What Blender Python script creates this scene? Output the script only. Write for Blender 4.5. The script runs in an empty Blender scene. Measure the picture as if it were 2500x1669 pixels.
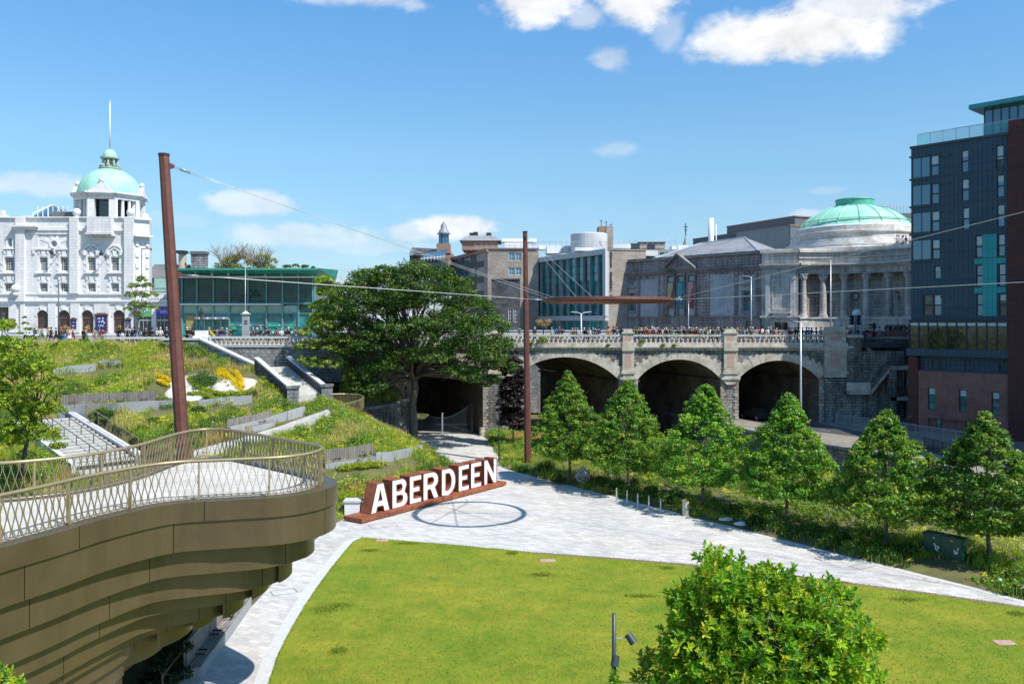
import bpy, bmesh, math, random
import numpy as np
from mathutils import Vector, Matrix
random.seed(7); rng = np.random.default_rng(7)
S = bpy.context.scene
PI = math.pi
# ---------------------------------------------------------------- camera, sky, sun, exposure
FPX = 2080.0; HOR = 782.0; CZ = 13.5
cam = bpy.data.objects.new("camera", bpy.data.cameras.new("camera")); S.collection.objects.link(cam)
cam.location = (0, 0, CZ); cam.rotation_euler = (math.radians(90), 0, 0)
cam.data.sensor_width = 36; cam.data.lens = FPX/2500*36; cam.data.shift_y = -(834.5-HOR)/2500
cam.data.clip_start = .5; cam.data.clip_end = 3000
S.camera = cam
S.render.resolution_x = 1024; S.render.resolution_y = 683
SUN = Vector((8.85, -6.9, 14.7)).normalized()
sel = math.asin(SUN.z); saz = math.atan2(SUN.x, SUN.y)
ld = bpy.data.lights.new("sun", 'SUN'); ld.energy = 4.6; ld.angle = math.radians(.53); ld.color = (1, .955, .88)
lo = bpy.data.objects.new("sun", ld); S.collection.objects.link(lo); lo.location = (40, -30, 90)
lo.rotation_euler = (-SUN).to_track_quat('-Z', 'Y').to_euler()
S.view_settings.view_transform = 'Standard'; S.view_settings.look = 'None'; S.view_settings.gamma = 1
S.view_settings.exposure = .45
S.render.engine = 'CYCLES'
W_ = bpy.data.worlds.new("World"); S.world = W_; W_.use_nodes = True
def world():
    nt = W_.node_tree; n = nt.nodes; l = nt.links; n.clear()
    out = n.new('ShaderNodeOutputWorld'); bg = n.new('ShaderNodeBackground'); bg.inputs[1].default_value = .118
    sky = n.new('ShaderNodeTexSky'); sky.sky_type = 'NISHITA'; sky.sun_disc = False
    sky.sun_elevation = sel; sky.sun_rotation = saz; sky.altitude = 50; sky.air_density = 1.0; sky.dust_density = .4; sky.ozone_density = 1.6
    tc = n.new('ShaderNodeTexCoord'); sp = n.new('ShaderNodeSeparateXYZ'); l.new(tc.outputs['Generated'], sp.inputs[0])
    def M(op, a, b=None, c=None):
        m = n.new('ShaderNodeMath'); m.operation = op
        for i, v in enumerate((a, b, c)):
            if v is None: continue
            if isinstance(v, (int, float)): m.inputs[i].default_value = v
            else: l.new(v, m.inputs[i])
        return m.outputs[0]
    az = M('ARCTAN2', sp.outputs[0], sp.outputs[1]); el = M('ARCSINE', sp.outputs[2])
    cv = n.new('ShaderNodeCombineXYZ'); l.new(az, cv.inputs[0]); l.new(M('MULTIPLY', el, 1.7), cv.inputs[1])
    def noise(scale, det, rough, dist=0):
        t = n.new('ShaderNodeTexNoise'); t.inputs['Scale'].default_value = scale; t.inputs['Detail'].default_value = det
        t.inputs['Roughness'].default_value = rough; t.inputs['Distortion'].default_value = dist; l.new(cv.outputs[0], t.inputs['Vector']); return t.outputs[0]
    nz = noise(14, 12, .62, .2); nf = noise(34, 6, .6)
    nzz = M('ADD', M('MULTIPLY', M('SUBTRACT', nz, .5), 1.9), M('MULTIPLY', M('SUBTRACT', nf, .5), .35))
    tot = None
    def pe(px, py):
        x = (px-1250)/FPX; z = (HOR-py)/FPX; return math.atan2(x, 1), math.asin(z/math.sqrt(1+x*x+z*z))
    # ellipses: centre px,py, half-width, half-height px, density
    for (px, py, a, b, k) in [(1960, 85, 255, 75, 1.0), (1790, 100, 120, 60, .9), (2080, 20, 190, 70, .9), (1300, 10, 150, 52, .95), (1560, 0, 130, 80, .95),
        (1430, 40, 70, 40, .5), (860, -8, 190, 30, .55), (1490, 140, 55, 40, .45), (1500, 362, 60, 22, .28), (90, 450, 150, 34, .5), (620, 500, 130, 36, .6), (1000, 570, 80, 34, .6), (1110, 556, 130, 36, .9), (740, 575, 240, 40, .5), (1630, 70, 50, 55, .35),
        (420, 540, 130, 30, .22), (900, 600, 240, 26, .35), (1980, 530, 60, 22, .4), (2030, 465, 60, 12, .2)]:
        ca, ce = pe(px, py); ra = a/FPX*.96; re = b/FPX*.96
        dx = M('DIVIDE', M('SUBTRACT', az, ca), ra); dy = M('DIVIDE', M('SUBTRACT', el, ce), re)
        d = M('SQRT', M('ADD', M('MULTIPLY', dx, dx), M('MULTIPLY', dy, dy)))
        v = M('SUBTRACT', 1.25, M('ADD', d, 0.0))
        v = M('ADD', v, nzz)
        mr = n.new('ShaderNodeMapRange'); mr.interpolation_type = 'SMOOTHSTEP'; mr.inputs[1].default_value = .14; mr.inputs[2].default_value = .82
        mr.inputs[3].default_value = 0; mr.inputs[4].default_value = k; l.new(v, mr.inputs[0]); v = mr.outputs[0]
        tot = v if tot is None else M('MAXIMUM', tot, v)
    hz = noise(7, 6, .6, .6)
    veil = n.new('ShaderNodeMapRange'); veil.inputs[1].default_value = .17; veil.inputs[2].default_value = .03; veil.inputs[3].default_value = 0; veil.inputs[4].default_value = .34; l.new(el, veil.inputs[0])
    tot = M('MAXIMUM', tot, M('MULTIPLY', veil.outputs[0], M('MULTIPLY', hz, 1.3)))
    shade = n.new('ShaderNodeMapRange'); shade.inputs[1].default_value = .35; shade.inputs[2].default_value = .62; shade.inputs[3].default_value = 5.0; shade.inputs[4].default_value = 6.5; l.new(nz, shade.inputs[0])
    cc = n.new('ShaderNodeCombineColor'); l.new(shade.outputs[0], cc.inputs[0]); l.new(M('MULTIPLY', shade.outputs[0], 1.01), cc.inputs[1]); l.new(M('MULTIPLY', shade.outputs[0], 1.04), cc.inputs[2])
    hs = n.new('ShaderNodeMix'); hs.data_type = 'RGBA'; hs.blend_type = 'MULTIPLY'; hs.inputs[0].default_value = 1
    l.new(sky.outputs[0], hs.inputs[6]); hs.inputs[7].default_value = (.72, .99, 1.12, 1)
    lowr = n.new('ShaderNodeValToRGB'); lowr.color_ramp.elements[0].position = .0; lowr.color_ramp.elements[0].color = (.50, .57, .70, 1); lowr.color_ramp.elements[1].position = .36; lowr.color_ramp.elements[1].color = (.86, 1.06, 1.13, 1); e_ = lowr.color_ramp.elements.new(.19); e_.color = (1.0, .97, .92, 1); l.new(el, lowr.inputs[0])
    hs2 = n.new('ShaderNodeMix'); hs2.data_type = 'RGBA'; hs2.blend_type = 'MULTIPLY'; hs2.inputs[0].default_value = 1; l.new(hs.outputs[2], hs2.inputs[6]); l.new(lowr.outputs[0], hs2.inputs[7])
    mx = n.new('ShaderNodeMix'); mx.data_type = 'RGBA'; l.new(tot, mx.inputs[0]); l.new(hs2.outputs[2], mx.inputs[6]); l.new(cc.outputs[0], mx.inputs[7])
    l.new(mx.outputs[2], bg.inputs[0]); l.new(bg.outputs[0], out.inputs[0])
world()

# ---------------------------------------------------------------- placement helpers
def W(px, py, Y): return Vector(((px-1250)/FPX*Y, Y, CZ-(py-HOR)/FPX*Y))
def G(px, py, z=0.0):
    Y = FPX*(CZ-z)/(py-HOR); return Vector(((px-1250)/FPX*Y, Y, z))
def sstep(t): t = min(1, max(0, t)); return t*t*(3-2*t)
# ---------------------------------------------------------------- object helpers
WL = {}
def tag(o, label=None, cat=None, group=None, kind=None):
    if label: o['label'] = label
    if cat: o['category'] = cat
    if group: o['group'] = group
    if kind: o['kind'] = kind
    return o
def thing(name, label, cat, loc=(0, 0, 0), group=None, rz=0):
    o = bpy.data.objects.new(name, None); S.collection.objects.link(o); o.location = loc; o.rotation_euler = (0, 0, rz)
    o.empty_display_size = .3; WL[o.name] = Vector(loc)
    return tag(o, label, cat, group)
class MB:
    def __init__(s): s.v = []; s.f = []; s.m = []; s.uv = None
    def face(s, pts, m=0):
        b = len(s.v); s.v.extend([tuple(p) for p in pts]); s.f.append(tuple(range(b, b+len(pts)))); s.m.append(m)
    def mesh(s, vs, fs, m=0):
        b = len(s.v); s.v.extend([tuple(p) for p in vs])
        for f in fs: s.f.append(tuple(b+i for i in f)); s.m.append(m)
    def hexa(s, c, m=0):     # c: 8 corners, bottom ring 0-3, top ring 4-7
        s.mesh(c, [(3, 2, 1, 0), (4, 5, 6, 7), (0, 1, 5, 4), (1, 2, 6, 5), (2, 3, 7, 6), (3, 0, 4, 7)], m)
    def box(s, x0, x1, y0, y1, z0, z1, m=0):
        s.hexa([(x0, y0, z0), (x1, y0, z0), (x1, y1, z0), (x0, y1, z0), (x0, y0, z1), (x1, y0, z1), (x1, y1, z1), (x0, y1, z1)], m)
    def fbox(s, F, u0, u1, z0, z1, n0, n1, m=0):
        p = F.pt; s.hexa([p(u0, z0, n1), p(u1, z0, n1), p(u1, z0, n0), p(u0, z0, n0), p(u0, z1, n1), p(u1, z1, n1), p(u1, z1, n0), p(u0, z1, n0)], m)
    def fquad(s, F, u0, u1, z0, z1, n, m=0):
        p = F.pt; s.face([p(u0, z0, n), p(u1, z0, n), p(u1, z1, n), p(u0, z1, n)], m)
    def fpoly(s, F, pts, n0, n1, m=0):     # extruded polygon (u,z) CCW seen from front
        k = len(pts); a = [F.pt(u, z, n1) for u, z in pts]; b = [F.pt(u, z, n0) for u, z in pts]
        s.face(a, m); s.face(b[::-1], m)
        for i in range(k): j = (i+1) % k; s.face([a[j], a[i], b[i], b[j]], m)
    def prism(s, poly, z0, z1, m=0, cap=True):
        k = len(poly)
        if cap: s.face([(x, y, z1) for x, y in poly], m); s.face([(x, y, z0) for x, y in poly][::-1], m)
        for i in range(k):
            a = poly[i]; b = poly[(i+1) % k]; s.face([(a[0], a[1], z0), (b[0], b[1], z0), (b[0], b[1], z1), (a[0], a[1], z1)], m)
    def tube(s, pts, r, n=8, m=0, closed=False, cap=True, ph=0):
        pts = [Vector(p) for p in pts]; k = len(pts); rr = r if isinstance(r, (list, tuple)) else [r]*k
        ref = None; rings = []
        for i, p in enumerate(pts):
            if closed: t = (pts[(i+1) % k]-pts[i-1])
            else: t = pts[min(i+1, k-1)]-pts[max(i-1, 0)]
            t = t.normalized() if t.length > 0 else Vector((0, 0, 1))
            if ref is None: ref = Vector((1, 0, 0)) if abs(t.x) < .8 else Vector((0, 1, 0))
            a = (ref-t*ref.dot(t)).normalized(); b = t.cross(a); ref = a
            rings.append([p+(a*math.cos(ph+2*PI*j/n)+b*math.sin(ph+2*PI*j/n))*rr[i] for j in range(n)])
        vs = [q for R in rings for q in R]; fs = []
        for i in range(k if closed else k-1):
            i2 = (i+1) % k
            for j in range(n): j2 = (j+1) % n; fs.append((i*n+j, i*n+j2, i2*n+j2, i2*n+j))
        if cap and not closed: fs.append(tuple(range(n))[::-1]); fs.append(tuple((k-1)*n+j for j in range(n)))
        s.mesh(vs, fs, m)
    def lathe(s, c, prof, n=32, m=0, a0=0, a1=2*PI):   # prof [(r,z)]
        full = abs(a1-a0-2*PI) < 1e-6; N = n if full else n+1; vs = []; fs = []
        for (r, z) in prof:
            for j in range(N): a = a0+(a1-a0)*j/n; vs.append((c[0]+r*math.cos(a), c[1]+r*math.sin(a), c[2]+z))
        for i in range(len(prof)-1):
            for j in range(n): j2 = (j+1) % N if full else j+1; fs.append((i*N+j, i*N+j2, (i+1)*N+j2, (i+1)*N+j))
        s.mesh(vs, fs, m)
    def sphere(s, c, r, n=12, m=0, sz=1):
        s.lathe(c, [(max(1e-4, r*math.sin(PI*i/n)), -r*sz*math.cos(PI*i/n)) for i in range(n+1)], n*2, m)
    def build(s, name, mats, parent=None, smooth=False, org=None, sharp=None):
        me = bpy.data.meshes.new(name); o = bpy.data.objects.new(name, me); S.collection.objects.link(o)
        if parent is not None: base = WL[parent.name]; o.parent = parent
        else: base = Vector(org) if org is not None else Vector((0, 0, 0)); o.location = base
        WL[o.name] = base
        v = np.array(s.v, dtype=float)-np.array(base)
        me.from_pydata(v.tolist(), [], s.f)
        mats = mats if isinstance(mats, (list, tuple)) else [mats]
        for m in mats: me.materials.append(m)
        if len(mats) > 1: me.polygons.foreach_set('material_index', s.m)
        # automatic metric UVs
        nl = len(me.loops); uvl = me.uv_layers.new(name='UVMap')
        li = np.empty(nl, int); me.loops.foreach_get('vertex_index', li)
        np_ = len(me.polygons); nr = np.empty(np_*3); me.polygons.foreach_get('normal', nr); nr = nr.reshape(-1, 3)
        tot = np.empty(np_, int); me.polygons.foreach_get('loop_total', tot); pi = np.repeat(np.arange(np_), tot)
        P = np.array(s.v, dtype=float)[li]; N = nr[pi]
        t = np.stack([-N[:, 1], N[:, 0]], 1); L = np.maximum(np.linalg.norm(t, axis=1), 1e-6)[:, None]; t = t/L
        u = P[:, 0]*t[:, 0]+P[:, 1]*t[:, 1]; vv = P[:, 2].copy(); flat = np.abs(N[:, 2]) > .75
        u[flat] = P[flat, 0]; vv[flat] = P[flat, 1]
        uvl.data.foreach_set('uv', np.stack([u, vv], 1).ravel())
        if smooth:
            me.polygons.foreach_set('use_smooth', [True]*np_)
            if sharp: me.set_sharp_from_angle(angle=math.radians(sharp))
        me.update(); return o
class FP:
    def __init__(s, a, b):
        s.a = Vector(a); s.u = (Vector(b)-s.a); s.L = s.u.length; s.u.normalize(); s.n = Vector((s.u.y, -s.u.x))
    def pt(s, u, z, n=0.0): q = s.a+s.u*u+s.n*n; return (q.x, q.y, z)
    def hit(s, px, py, n=0.0):
        d = Vector(((px-1250)/FPX, 1)); a = s.a+s.n*n
        t = a.dot(s.n)/d.dot(s.n); q = d*t; return (q-s.a).dot(s.u), CZ-(py-HOR)/FPX*t
    def rect(s, x0, y0, x1, y1, n=0.0):
        xc = (x0+x1)/2; return s.hit(x0, y0, n)[0], s.hit(x1, y0, n)[0], s.hit(xc, y1, n)[1], s.hit(xc, y0, n)[1]
def holes_wall(mb, F, u0, u1, z0, z1, holes, depth=.25, n=0, m=0):
    us = sorted(set([u0, u1]+[min(max(h[i], u0), u1) for h in holes for i in (0, 1)])); zs = sorted(set([z0, z1]+[min(max(h[i], z0), z1) for h in holes for i in (2, 3)]))
    inh = lambda u, z: any(h[0] < u < h[1] and h[2] < z < h[3] for h in holes)
    for i in range(len(us)-1):
        j = 0
        while j < len(zs)-1:
            if us[i+1]-us[i] < 1e-5 or inh((us[i]+us[i+1])/2, (zs[j]+zs[j+1])/2): j += 1; continue
            k = j
            while k < len(zs)-1 and not inh((us[i]+us[i+1])/2, (zs[k]+zs[k+1])/2): k += 1
            mb.fquad(F, us[i], us[i+1], zs[j], zs[k], n, m); j = k
    p = F.pt
    for h in holes:
        a, b, c, d = h; N = n-depth
        mb.face([p(a, c, n), p(b, c, n), p(b, c, N), p(a, c, N)], m); mb.face([p(a, d, N), p(b, d, N), p(b, d, n), p(a, d, n)], m)
        mb.face([p(a, c, n), p(a, c, N), p(a, d, N), p(a, d, n)], m); mb.face([p(b, c, N), p(b, c, n), p(b, d, n), p(b, d, N)], m)
def window(F, h, parent, fm, gm, cols=2, rows=2, inset=.16, fw=.07, mw=.04, n=0, name='window', blind=None):
    a, b, c, d = h; mb = MB(); N = n-inset
    mb.fbox(F, a, a+fw, c, d, N-.03, N+.04); mb.fbox(F, b-fw, b, c, d, N-.03, N+.04)
    mb.fbox(F, a+fw, b-fw, c, c+fw, N-.03, N+.04); mb.fbox(F, a+fw, b-fw, d-fw, d, N-.03, N+.04)
    for i in range(1, cols): u = a+(b-a)*i/cols; mb.fbox(F, u-mw/2, u+mw/2, c+fw, d-fw, N-.02, N+.03)
    for j in range(1, rows): z = c+(d-c)*j/rows; mb.fbox(F, a+fw, b-fw, z-mw/2, z+mw/2, N-.02, N+.026)
    w = mb.build(name, fm, parent); g = MB(); g.fquad(F, a+.01, b-.01, c+.01, d-.01, N); g.build('pane', gm, w)
    if blind:
        g = MB(); g.fbox(F, a+fw, b-fw, d-(d-c)*blind[0], d-fw, N+.004, N+.02); g.build('blind', blind[1], w)
    return w
# ---------------------------------------------------------------- materials
def base_mat(name):
    m = bpy.data.materials.new(name); m.use_nodes = True; nt = m.node_tree; b = nt.nodes['Principled BSDF']; return m, nt, b
def rgba(c): return (c[0], c[1], c[2], 1)
def ramp_noise(nt, co, scale, c1, c2, lo=.35, hi=.65, detail=6, rough=.6):
    t = nt.nodes.new('ShaderNodeTexNoise'); t.inputs['Scale'].default_value = scale; t.inputs['Detail'].default_value = detail; t.inputs['Roughness'].default_value = rough
    nt.links.new(co, t.inputs['Vector']); r = nt.nodes.new('ShaderNodeValToRGB'); r.color_ramp.elements[0].position = lo; r.color_ramp.elements[1].position = hi
    r.color_ramp.elements[0].color = rgba(c1); r.color_ramp.elements[1].color = rgba(c2); nt.links.new(t.outputs[0], r.inputs[0]); return r.outputs[0], t.outputs[0]
def mixc(nt, kind, fac, a, b):
    x = nt.nodes.new('ShaderNodeMix'); x.data_type = 'RGBA'; x.blend_type = kind
    for s, v in ((0, fac), (6, a), (7, b)):
        if isinstance(v, (int, float)): x.inputs[s].default_value = v
        elif isinstance(v, tuple): x.inputs[s].default_value = rgba(v)
        else: nt.links.new(v, x.inputs[s])
    return x.outputs[2]
def bumpn(nt, b, h, st, dist=.02):
    u = nt.nodes.new('ShaderNodeBump'); u.inputs['Strength'].default_value = st; u.inputs['Distance'].default_value = dist
    nt.links.new(h, u.inputs['Height']); nt.links.new(u.outputs[0], b.inputs['Normal'])
def noisy(name, c1, c2, scale=2, rough=.7, metal=0, bump=0, dist=.02, c3=None, s3=.3, spec=.5, lo=.35, hi=.65):
    m, nt, b = base_mat(name); tc = nt.nodes.new('ShaderNodeTexCoord')
    col, h = ramp_noise(nt, tc.outputs['Object'], scale, c1, c2, lo, hi)
    if c3:
        c, _ = ramp_noise(nt, tc.outputs['Object'], s3, (1, 1, 1), c3, .45, .7); col = mixc(nt, 'MULTIPLY', 1.0, col, c)
    nt.links.new(col, b.inputs['Base Color']); b.inputs['Roughness'].default_value = rough; b.inputs['Metallic'].default_value = metal; b.inputs['Specular IOR Level'].default_value = spec
    if bump: bumpn(nt, b, h, bump, dist)
    return m
def brick(name, c1, c2, mortar, bw, bh, ms=.012, rough=.8, bump=.4, stain=(.72, .7, .68), ss=.35, nz=.35, off=.5, dist=.03, rot=0, streak=None):
    m, nt, b = base_mat(name); tc = nt.nodes.new('ShaderNodeTexCoord'); mp = nt.nodes.new('ShaderNodeMapping'); mp.inputs['Rotation'].default_value = (0, 0, rot)
    nt.links.new(tc.outputs['UV'], mp.inputs[0]); co = mp.outputs[0]
    t = nt.nodes.new('ShaderNodeTexBrick'); t.offset = off; nt.links.new(co, t.inputs['Vector']); t.inputs['Scale'].default_value = 1
    t.inputs['Color1'].default_value = rgba(c1); t.inputs['Color2'].default_value = rgba(c2); t.inputs['Mortar'].default_value = rgba(mortar)
    t.inputs['Brick Width'].default_value = bw; t.inputs['Row Height'].default_value = bh; t.inputs['Mortar Size'].default_value = ms; t.inputs['Mortar Smooth'].default_value = .1
    c, h = ramp_noise(nt, tc.outputs['Object'], 3.5, (1-nz, 1-nz, 1-nz), (1+nz*.6,)*3, .3, .7, 8)
    col = mixc(nt, 'MULTIPLY', 1.0, t.outputs['Color'], c)
    c, _ = ramp_noise(nt, tc.outputs['Object'], ss, stain, (1, 1, 1), .38, .62, 5); col = mixc(nt, 'MULTIPLY', 1.0, col, c)
    if streak:
        mp2 = nt.nodes.new('ShaderNodeMapping'); mp2.inputs['Scale'].default_value = (1.6, 1.6, .12); nt.links.new(tc.outputs['Object'], mp2.inputs[0])
        c, _ = ramp_noise(nt, mp2.outputs[0], 1.0, streak, (1, 1, 1), .4, .55, 6); col = mixc(nt, 'MULTIPLY', .8, col, c)
    nt.links.new(col, b.inputs['Base Color']); b.inputs['Roughness'].default_value = rough; b.inputs['Specular IOR Level'].default_value = .3
    if bump:
        ma = nt.nodes.new('ShaderNodeMath'); ma.operation = 'MULTIPLY_ADD'; ma.inputs[1].default_value = -1.2; nt.links.new(t.outputs['Fac'], ma.inputs[0]); nt.links.new(h, ma.inputs[2]); bumpn(nt, b, ma.outputs[0], bump, dist)
    return m
def glass(name, col, rough=.04, spec=.8, metal=0.0, var=None):
    m, nt, b = base_mat(name); b.inputs['Base Color'].default_value = rgba(col); b.inputs['Roughness'].default_value = rough; b.inputs['Specular IOR Level'].default_value = spec; b.inputs['Metallic'].default_value = metal
    tc = nt.nodes.new('ShaderNodeTexCoord')
    if var:
        c, _ = ramp_noise(nt, tc.outputs['Object'], var[1], col, var[0], .42, .6, 4); nt.links.new(c, b.inputs['Base Color'])
    t = nt.nodes.new('ShaderNodeTexNoise'); t.inputs['Scale'].default_value = .6; nt.links.new(tc.outputs['Object'], t.inputs['Vector']); bumpn(nt, b, t.outputs[0], .04, .1)
    return m
def leafm(name, tr=.35, rough=.45, gain=1.0):
    m, nt, b = base_mat(name); at = nt.nodes.new('ShaderNodeAttribute'); at.attribute_name = 'Col'
    nt.links.new(at.outputs['Color'], b.inputs['Base Color']); b.inputs['Roughness'].default_value = rough; b.inputs['Specular IOR Level'].default_value = .35
    tl = nt.nodes.new('ShaderNodeBsdfTranslucent'); mx = nt.nodes.new('ShaderNodeMixShader'); mx.inputs[0].default_value = tr
    c = mixc(nt, 'MULTIPLY', 1.0, at.outputs['Color'], (1.25, 1.35, .5)); nt.links.new(c, tl.inputs[0])
    o = nt.nodes['Material Output']; nt.links.new(b.outputs[0], mx.inputs[1]); nt.links.new(tl.outputs[0], mx.inputs[2]); nt.links.new(mx.outputs[0], o.inputs[0]); return m
def objcol(name, rough=.8):
    m, nt, b = base_mat(name); oi = nt.nodes.new('ShaderNodeObjectInfo'); tc = nt.nodes.new('ShaderNodeTexCoord')
    c, h = ramp_noise(nt, tc.outputs['Object'], 9, (.75, .75, .75), (1.15, 1.15, 1.15)); c = mixc(nt, 'MULTIPLY', 1.0, oi.outputs['Color'], c)
    nt.links.new(c, b.inputs['Base Color']); b.inputs['Roughness'].default_value = rough; return m
M = {}
M['wgran'] = brick('white_granite', (.76, .75, .74), (.71, .705, .70), (.54, .535, .54), 1.1, .42, .018, .75, .25, (.9, .9, .91), .3, .1, streak=(.88, .88, .89))
M['wtrim'] = noisy('white_granite_trim', (.72, .715, .71), (.80, .79, .78), 2.5, .7, bump=.1, c3=(.8, .8, .82))
M['rough'] = brick('rough_granite', (.40, .39, .365), (.27, .27, .262), (.17, .165, .155), .75, .32, .022, .9, 1.0, (.5, .48, .46), .4, .55, dist=.09, streak=(.55, .53, .5))
M['roughl'] = brick('light_rough_granite', (.44, .44, .44), (.33, .33, .335), (.2, .2, .2), .8, .36, .02, .9, 1.0, (.6, .6, .6), .5, .5, dist=.09, streak=(.7, .7, .7))
M['ash'] = brick('ashlar_granite', (.46, .42, .36), (.40, .37, .33), (.24, .22, .2), 1.0, .4, .015, .85, .4, (.6, .56, .5), .5, .35, streak=(.66, .62, .56))
M['stone'] = noisy('dressed_granite', (.42, .375, .31), (.58, .53, .455), 1.8, .8, bump=.35, c3=(.62, .6, .56), s3=.7)
M['quoin'] = brick('quoin_granite', (.5, .44, .36), (.36, .33, .3), (.2, .19, .17), .9, .38, .02, .85, .8, (.7, .66, .6), .5, .4, dist=.05)
M['pink'] = noisy('pink_granite', (.42, .25, .2), (.5, .32, .27), 3, .7)
M['tunnel'] = brick('tunnel_brick', (.22, .155, .115), (.16, .125, .10), (.09, .08, .07), .5, .16, .015, .9, .5, (.5, .45, .4), .4, .4)
M['gal'] = brick('gallery_pink_granite', (.50, .41, .385), (.41, .35, .335), (.15, .13, .125), 1.2, .45, .02, .8, .4, (.62, .6, .6), .25, .3, streak=(.55, .52, .52))
M['galp'] = brick('gallery_pale_panel', (.52, .52, .52), (.46, .47, .475), (.24, .24, .25), 1.0, .35, .012, .8, .3, (.75, .75, .77), .3, .25)
M['galw'] = brick('memorial_granite', (.68, .655, .62), (.60, .58, .55), (.30, .29, .28), 1.4, .48, .018, .75, .4, (.68, .66, .64), .3, .25, streak=(.62, .6, .57))
M['galt'] = noisy('gallery_trim', (.30, .265, .25), (.20, .185, .18), 2, .8, bump=.3, c3=(.45, .42, .4))
M['galtw'] = noisy('memorial_trim', (.66, .63, .59), (.54, .52, .49), 2, .8, bump=.3, c3=(.6, .58, .55), s3=.5)
M['lead'] = noisy('lead_roof', (.22, .22, .23), (.34, .34, .35), 2, .55, c3=(.6, .6, .6))
M['copper'] = noisy('copper_dome', (.30, .60, .45), (.42, .70, .56), 1.2, .55, c3=(.72, .86, .86), s3=.4)
M['copperd'] = noisy('copper_dark', (.07, .36, .25), (.12, .44, .32), 1.5, .5)
M['greenroof'] = noisy('green_canopy', (.03, .26, .19), (.05, .34, .25), .8, .4, c3=(.8, .85, .85))
M['corten'] = noisy('corten_mast', (.15, .05, .032), (.105, .036, .026), 3, .6, bump=.15, c3=(.7, .65, .65), s3=.8)
M['rust'] = noisy('corten_orange', (.33, .105, .042), (.20, .06, .03), 4, .75, bump=.2, c3=(.6, .5, .5), s3=1.3)
M['white'] = noisy('white_letter', (.80, .80, .84), (.72, .72, .78), 3, .4, c3=(.9, .9, .92), s3=2)
M['bronze'] = noisy('bronze_panel', (.135, .10, .052), (.16, .12, .064), .35, .34, .5, c3=(.88, .88, .86), s3=1.2)
def bronze():
    m, nt, b = base_mat('bronze_panel'); tc = nt.nodes.new('ShaderNodeTexCoord'); mp = nt.nodes.new('ShaderNodeMapping'); mp.inputs['Scale'].default_value = (1.2, 1.2, .12); nt.links.new(tc.outputs['Object'], mp.inputs[0])
    c, h = ramp_noise(nt, tc.outputs['Object'], .5, (.135, .10, .052), (.17, .128, .07), .3, .7); c2, _ = ramp_noise(nt, mp.outputs[0], 1.3, (.86, .86, .87), (1.04, 1.04, 1.04), .35, .6, 8); c3, _ = ramp_noise(nt, mp.outputs[0], 7, (1, 1, 1), (1.5, 1.5, 1.5), .72, .8, 3)
    col = mixc(nt, 'MULTIPLY', 1.0, mixc(nt, 'MULTIPLY', 1.0, c, c2), c3); nt.links.new(col, b.inputs['Base Color']); b.inputs['Metallic'].default_value = .5
    r_ = nt.nodes.new('ShaderNodeMapRange'); r_.inputs[3].default_value = .26; r_.inputs[4].default_value = .46; nt.links.new(h, r_.inputs[0]); nt.links.new(r_.outputs[0], b.inputs['Roughness']); bumpn(nt, b, h, .06, .3); return m
M['bronze'] = bronze()
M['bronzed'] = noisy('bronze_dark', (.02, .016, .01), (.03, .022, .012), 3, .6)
M['rail'] = noisy('champagne_metal', (.33, .265, .15), (.38, .31, .18), 3, .42, .45)
M['deck'] = brick('deck_paving', (.60, .575, .53), (.54, .52, .48), (.42, .4, .37), 1.2, .3, .008, .85, .15, (.86, .85, .83), .4, .15)
def paving():
    m, nt, b = base_mat('pale_paving'); tc = nt.nodes.new('ShaderNodeTexCoord')
    def br(rot, w, h):
        mp = nt.nodes.new('ShaderNodeMapping'); mp.inputs['Rotation'].default_value = (0, 0, rot); nt.links.new(tc.outputs['UV'], mp.inputs[0])
        t = nt.nodes.new('ShaderNodeTexBrick'); nt.links.new(mp.outputs[0], t.inputs['Vector']); t.inputs['Scale'].default_value = 1
        t.inputs['Color1'].default_value = rgba((.61, .585, .55)); t.inputs['Color2'].default_value = rgba((.44, .43, .41)); t.inputs['Mortar'].default_value = rgba((.40, .39, .37))
        t.inputs['Brick Width'].default_value = w; t.inputs['Row Height'].default_value = h; t.inputs['Mortar Size'].default_value = .01; return t
    t = br(.5, .6, .3); c, h = ramp_noise(nt, tc.outputs['Object'], .25, (.86, .86, .87), (1.05, 1.04, 1.02), .35, .65, 8)
    col = mixc(nt, 'MULTIPLY', 1.0, t.outputs['Color'], c)
    c2, _ = ramp_noise(nt, tc.outputs['Object'], .11, (1, 1, 1), (1.02, .95, .86), .5, .72, 9, .7); col = mixc(nt, 'MULTIPLY', 1.0, col, c2)
    c3, _ = ramp_noise(nt, tc.outputs['Object'], 6, (.88, .88, .88), (1.06, 1.06, 1.06), .3, .7, 5); col = mixc(nt, 'MULTIPLY', 1.0, col, c3)
    nt.links.new(col, b.inputs['Base Color']); b.inputs['Roughness'].default_value = .85; bumpn(nt, b, t.outputs['Fac'], -.2, .02); return m
M['pave'] = paving()
M['kerb'] = noisy('pale_kerb', (.56, .56, .55), (.48, .48, .47), 3, .8)
M['conc'] = noisy('grey_concrete', (.28, .29, .30), (.35, .36, .365), 1.2, .8, c3=(.75, .75, .75))
M['asph'] = noisy('asphalt', (.045, .048, .055), (.062, .064, .07), 6, .85, bump=.2)
M['foot'] = noisy('footway', (.22, .19, .155), (.29, .255, .21), 2, .9, c3=(.7, .72, .6), s3=.8)
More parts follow.
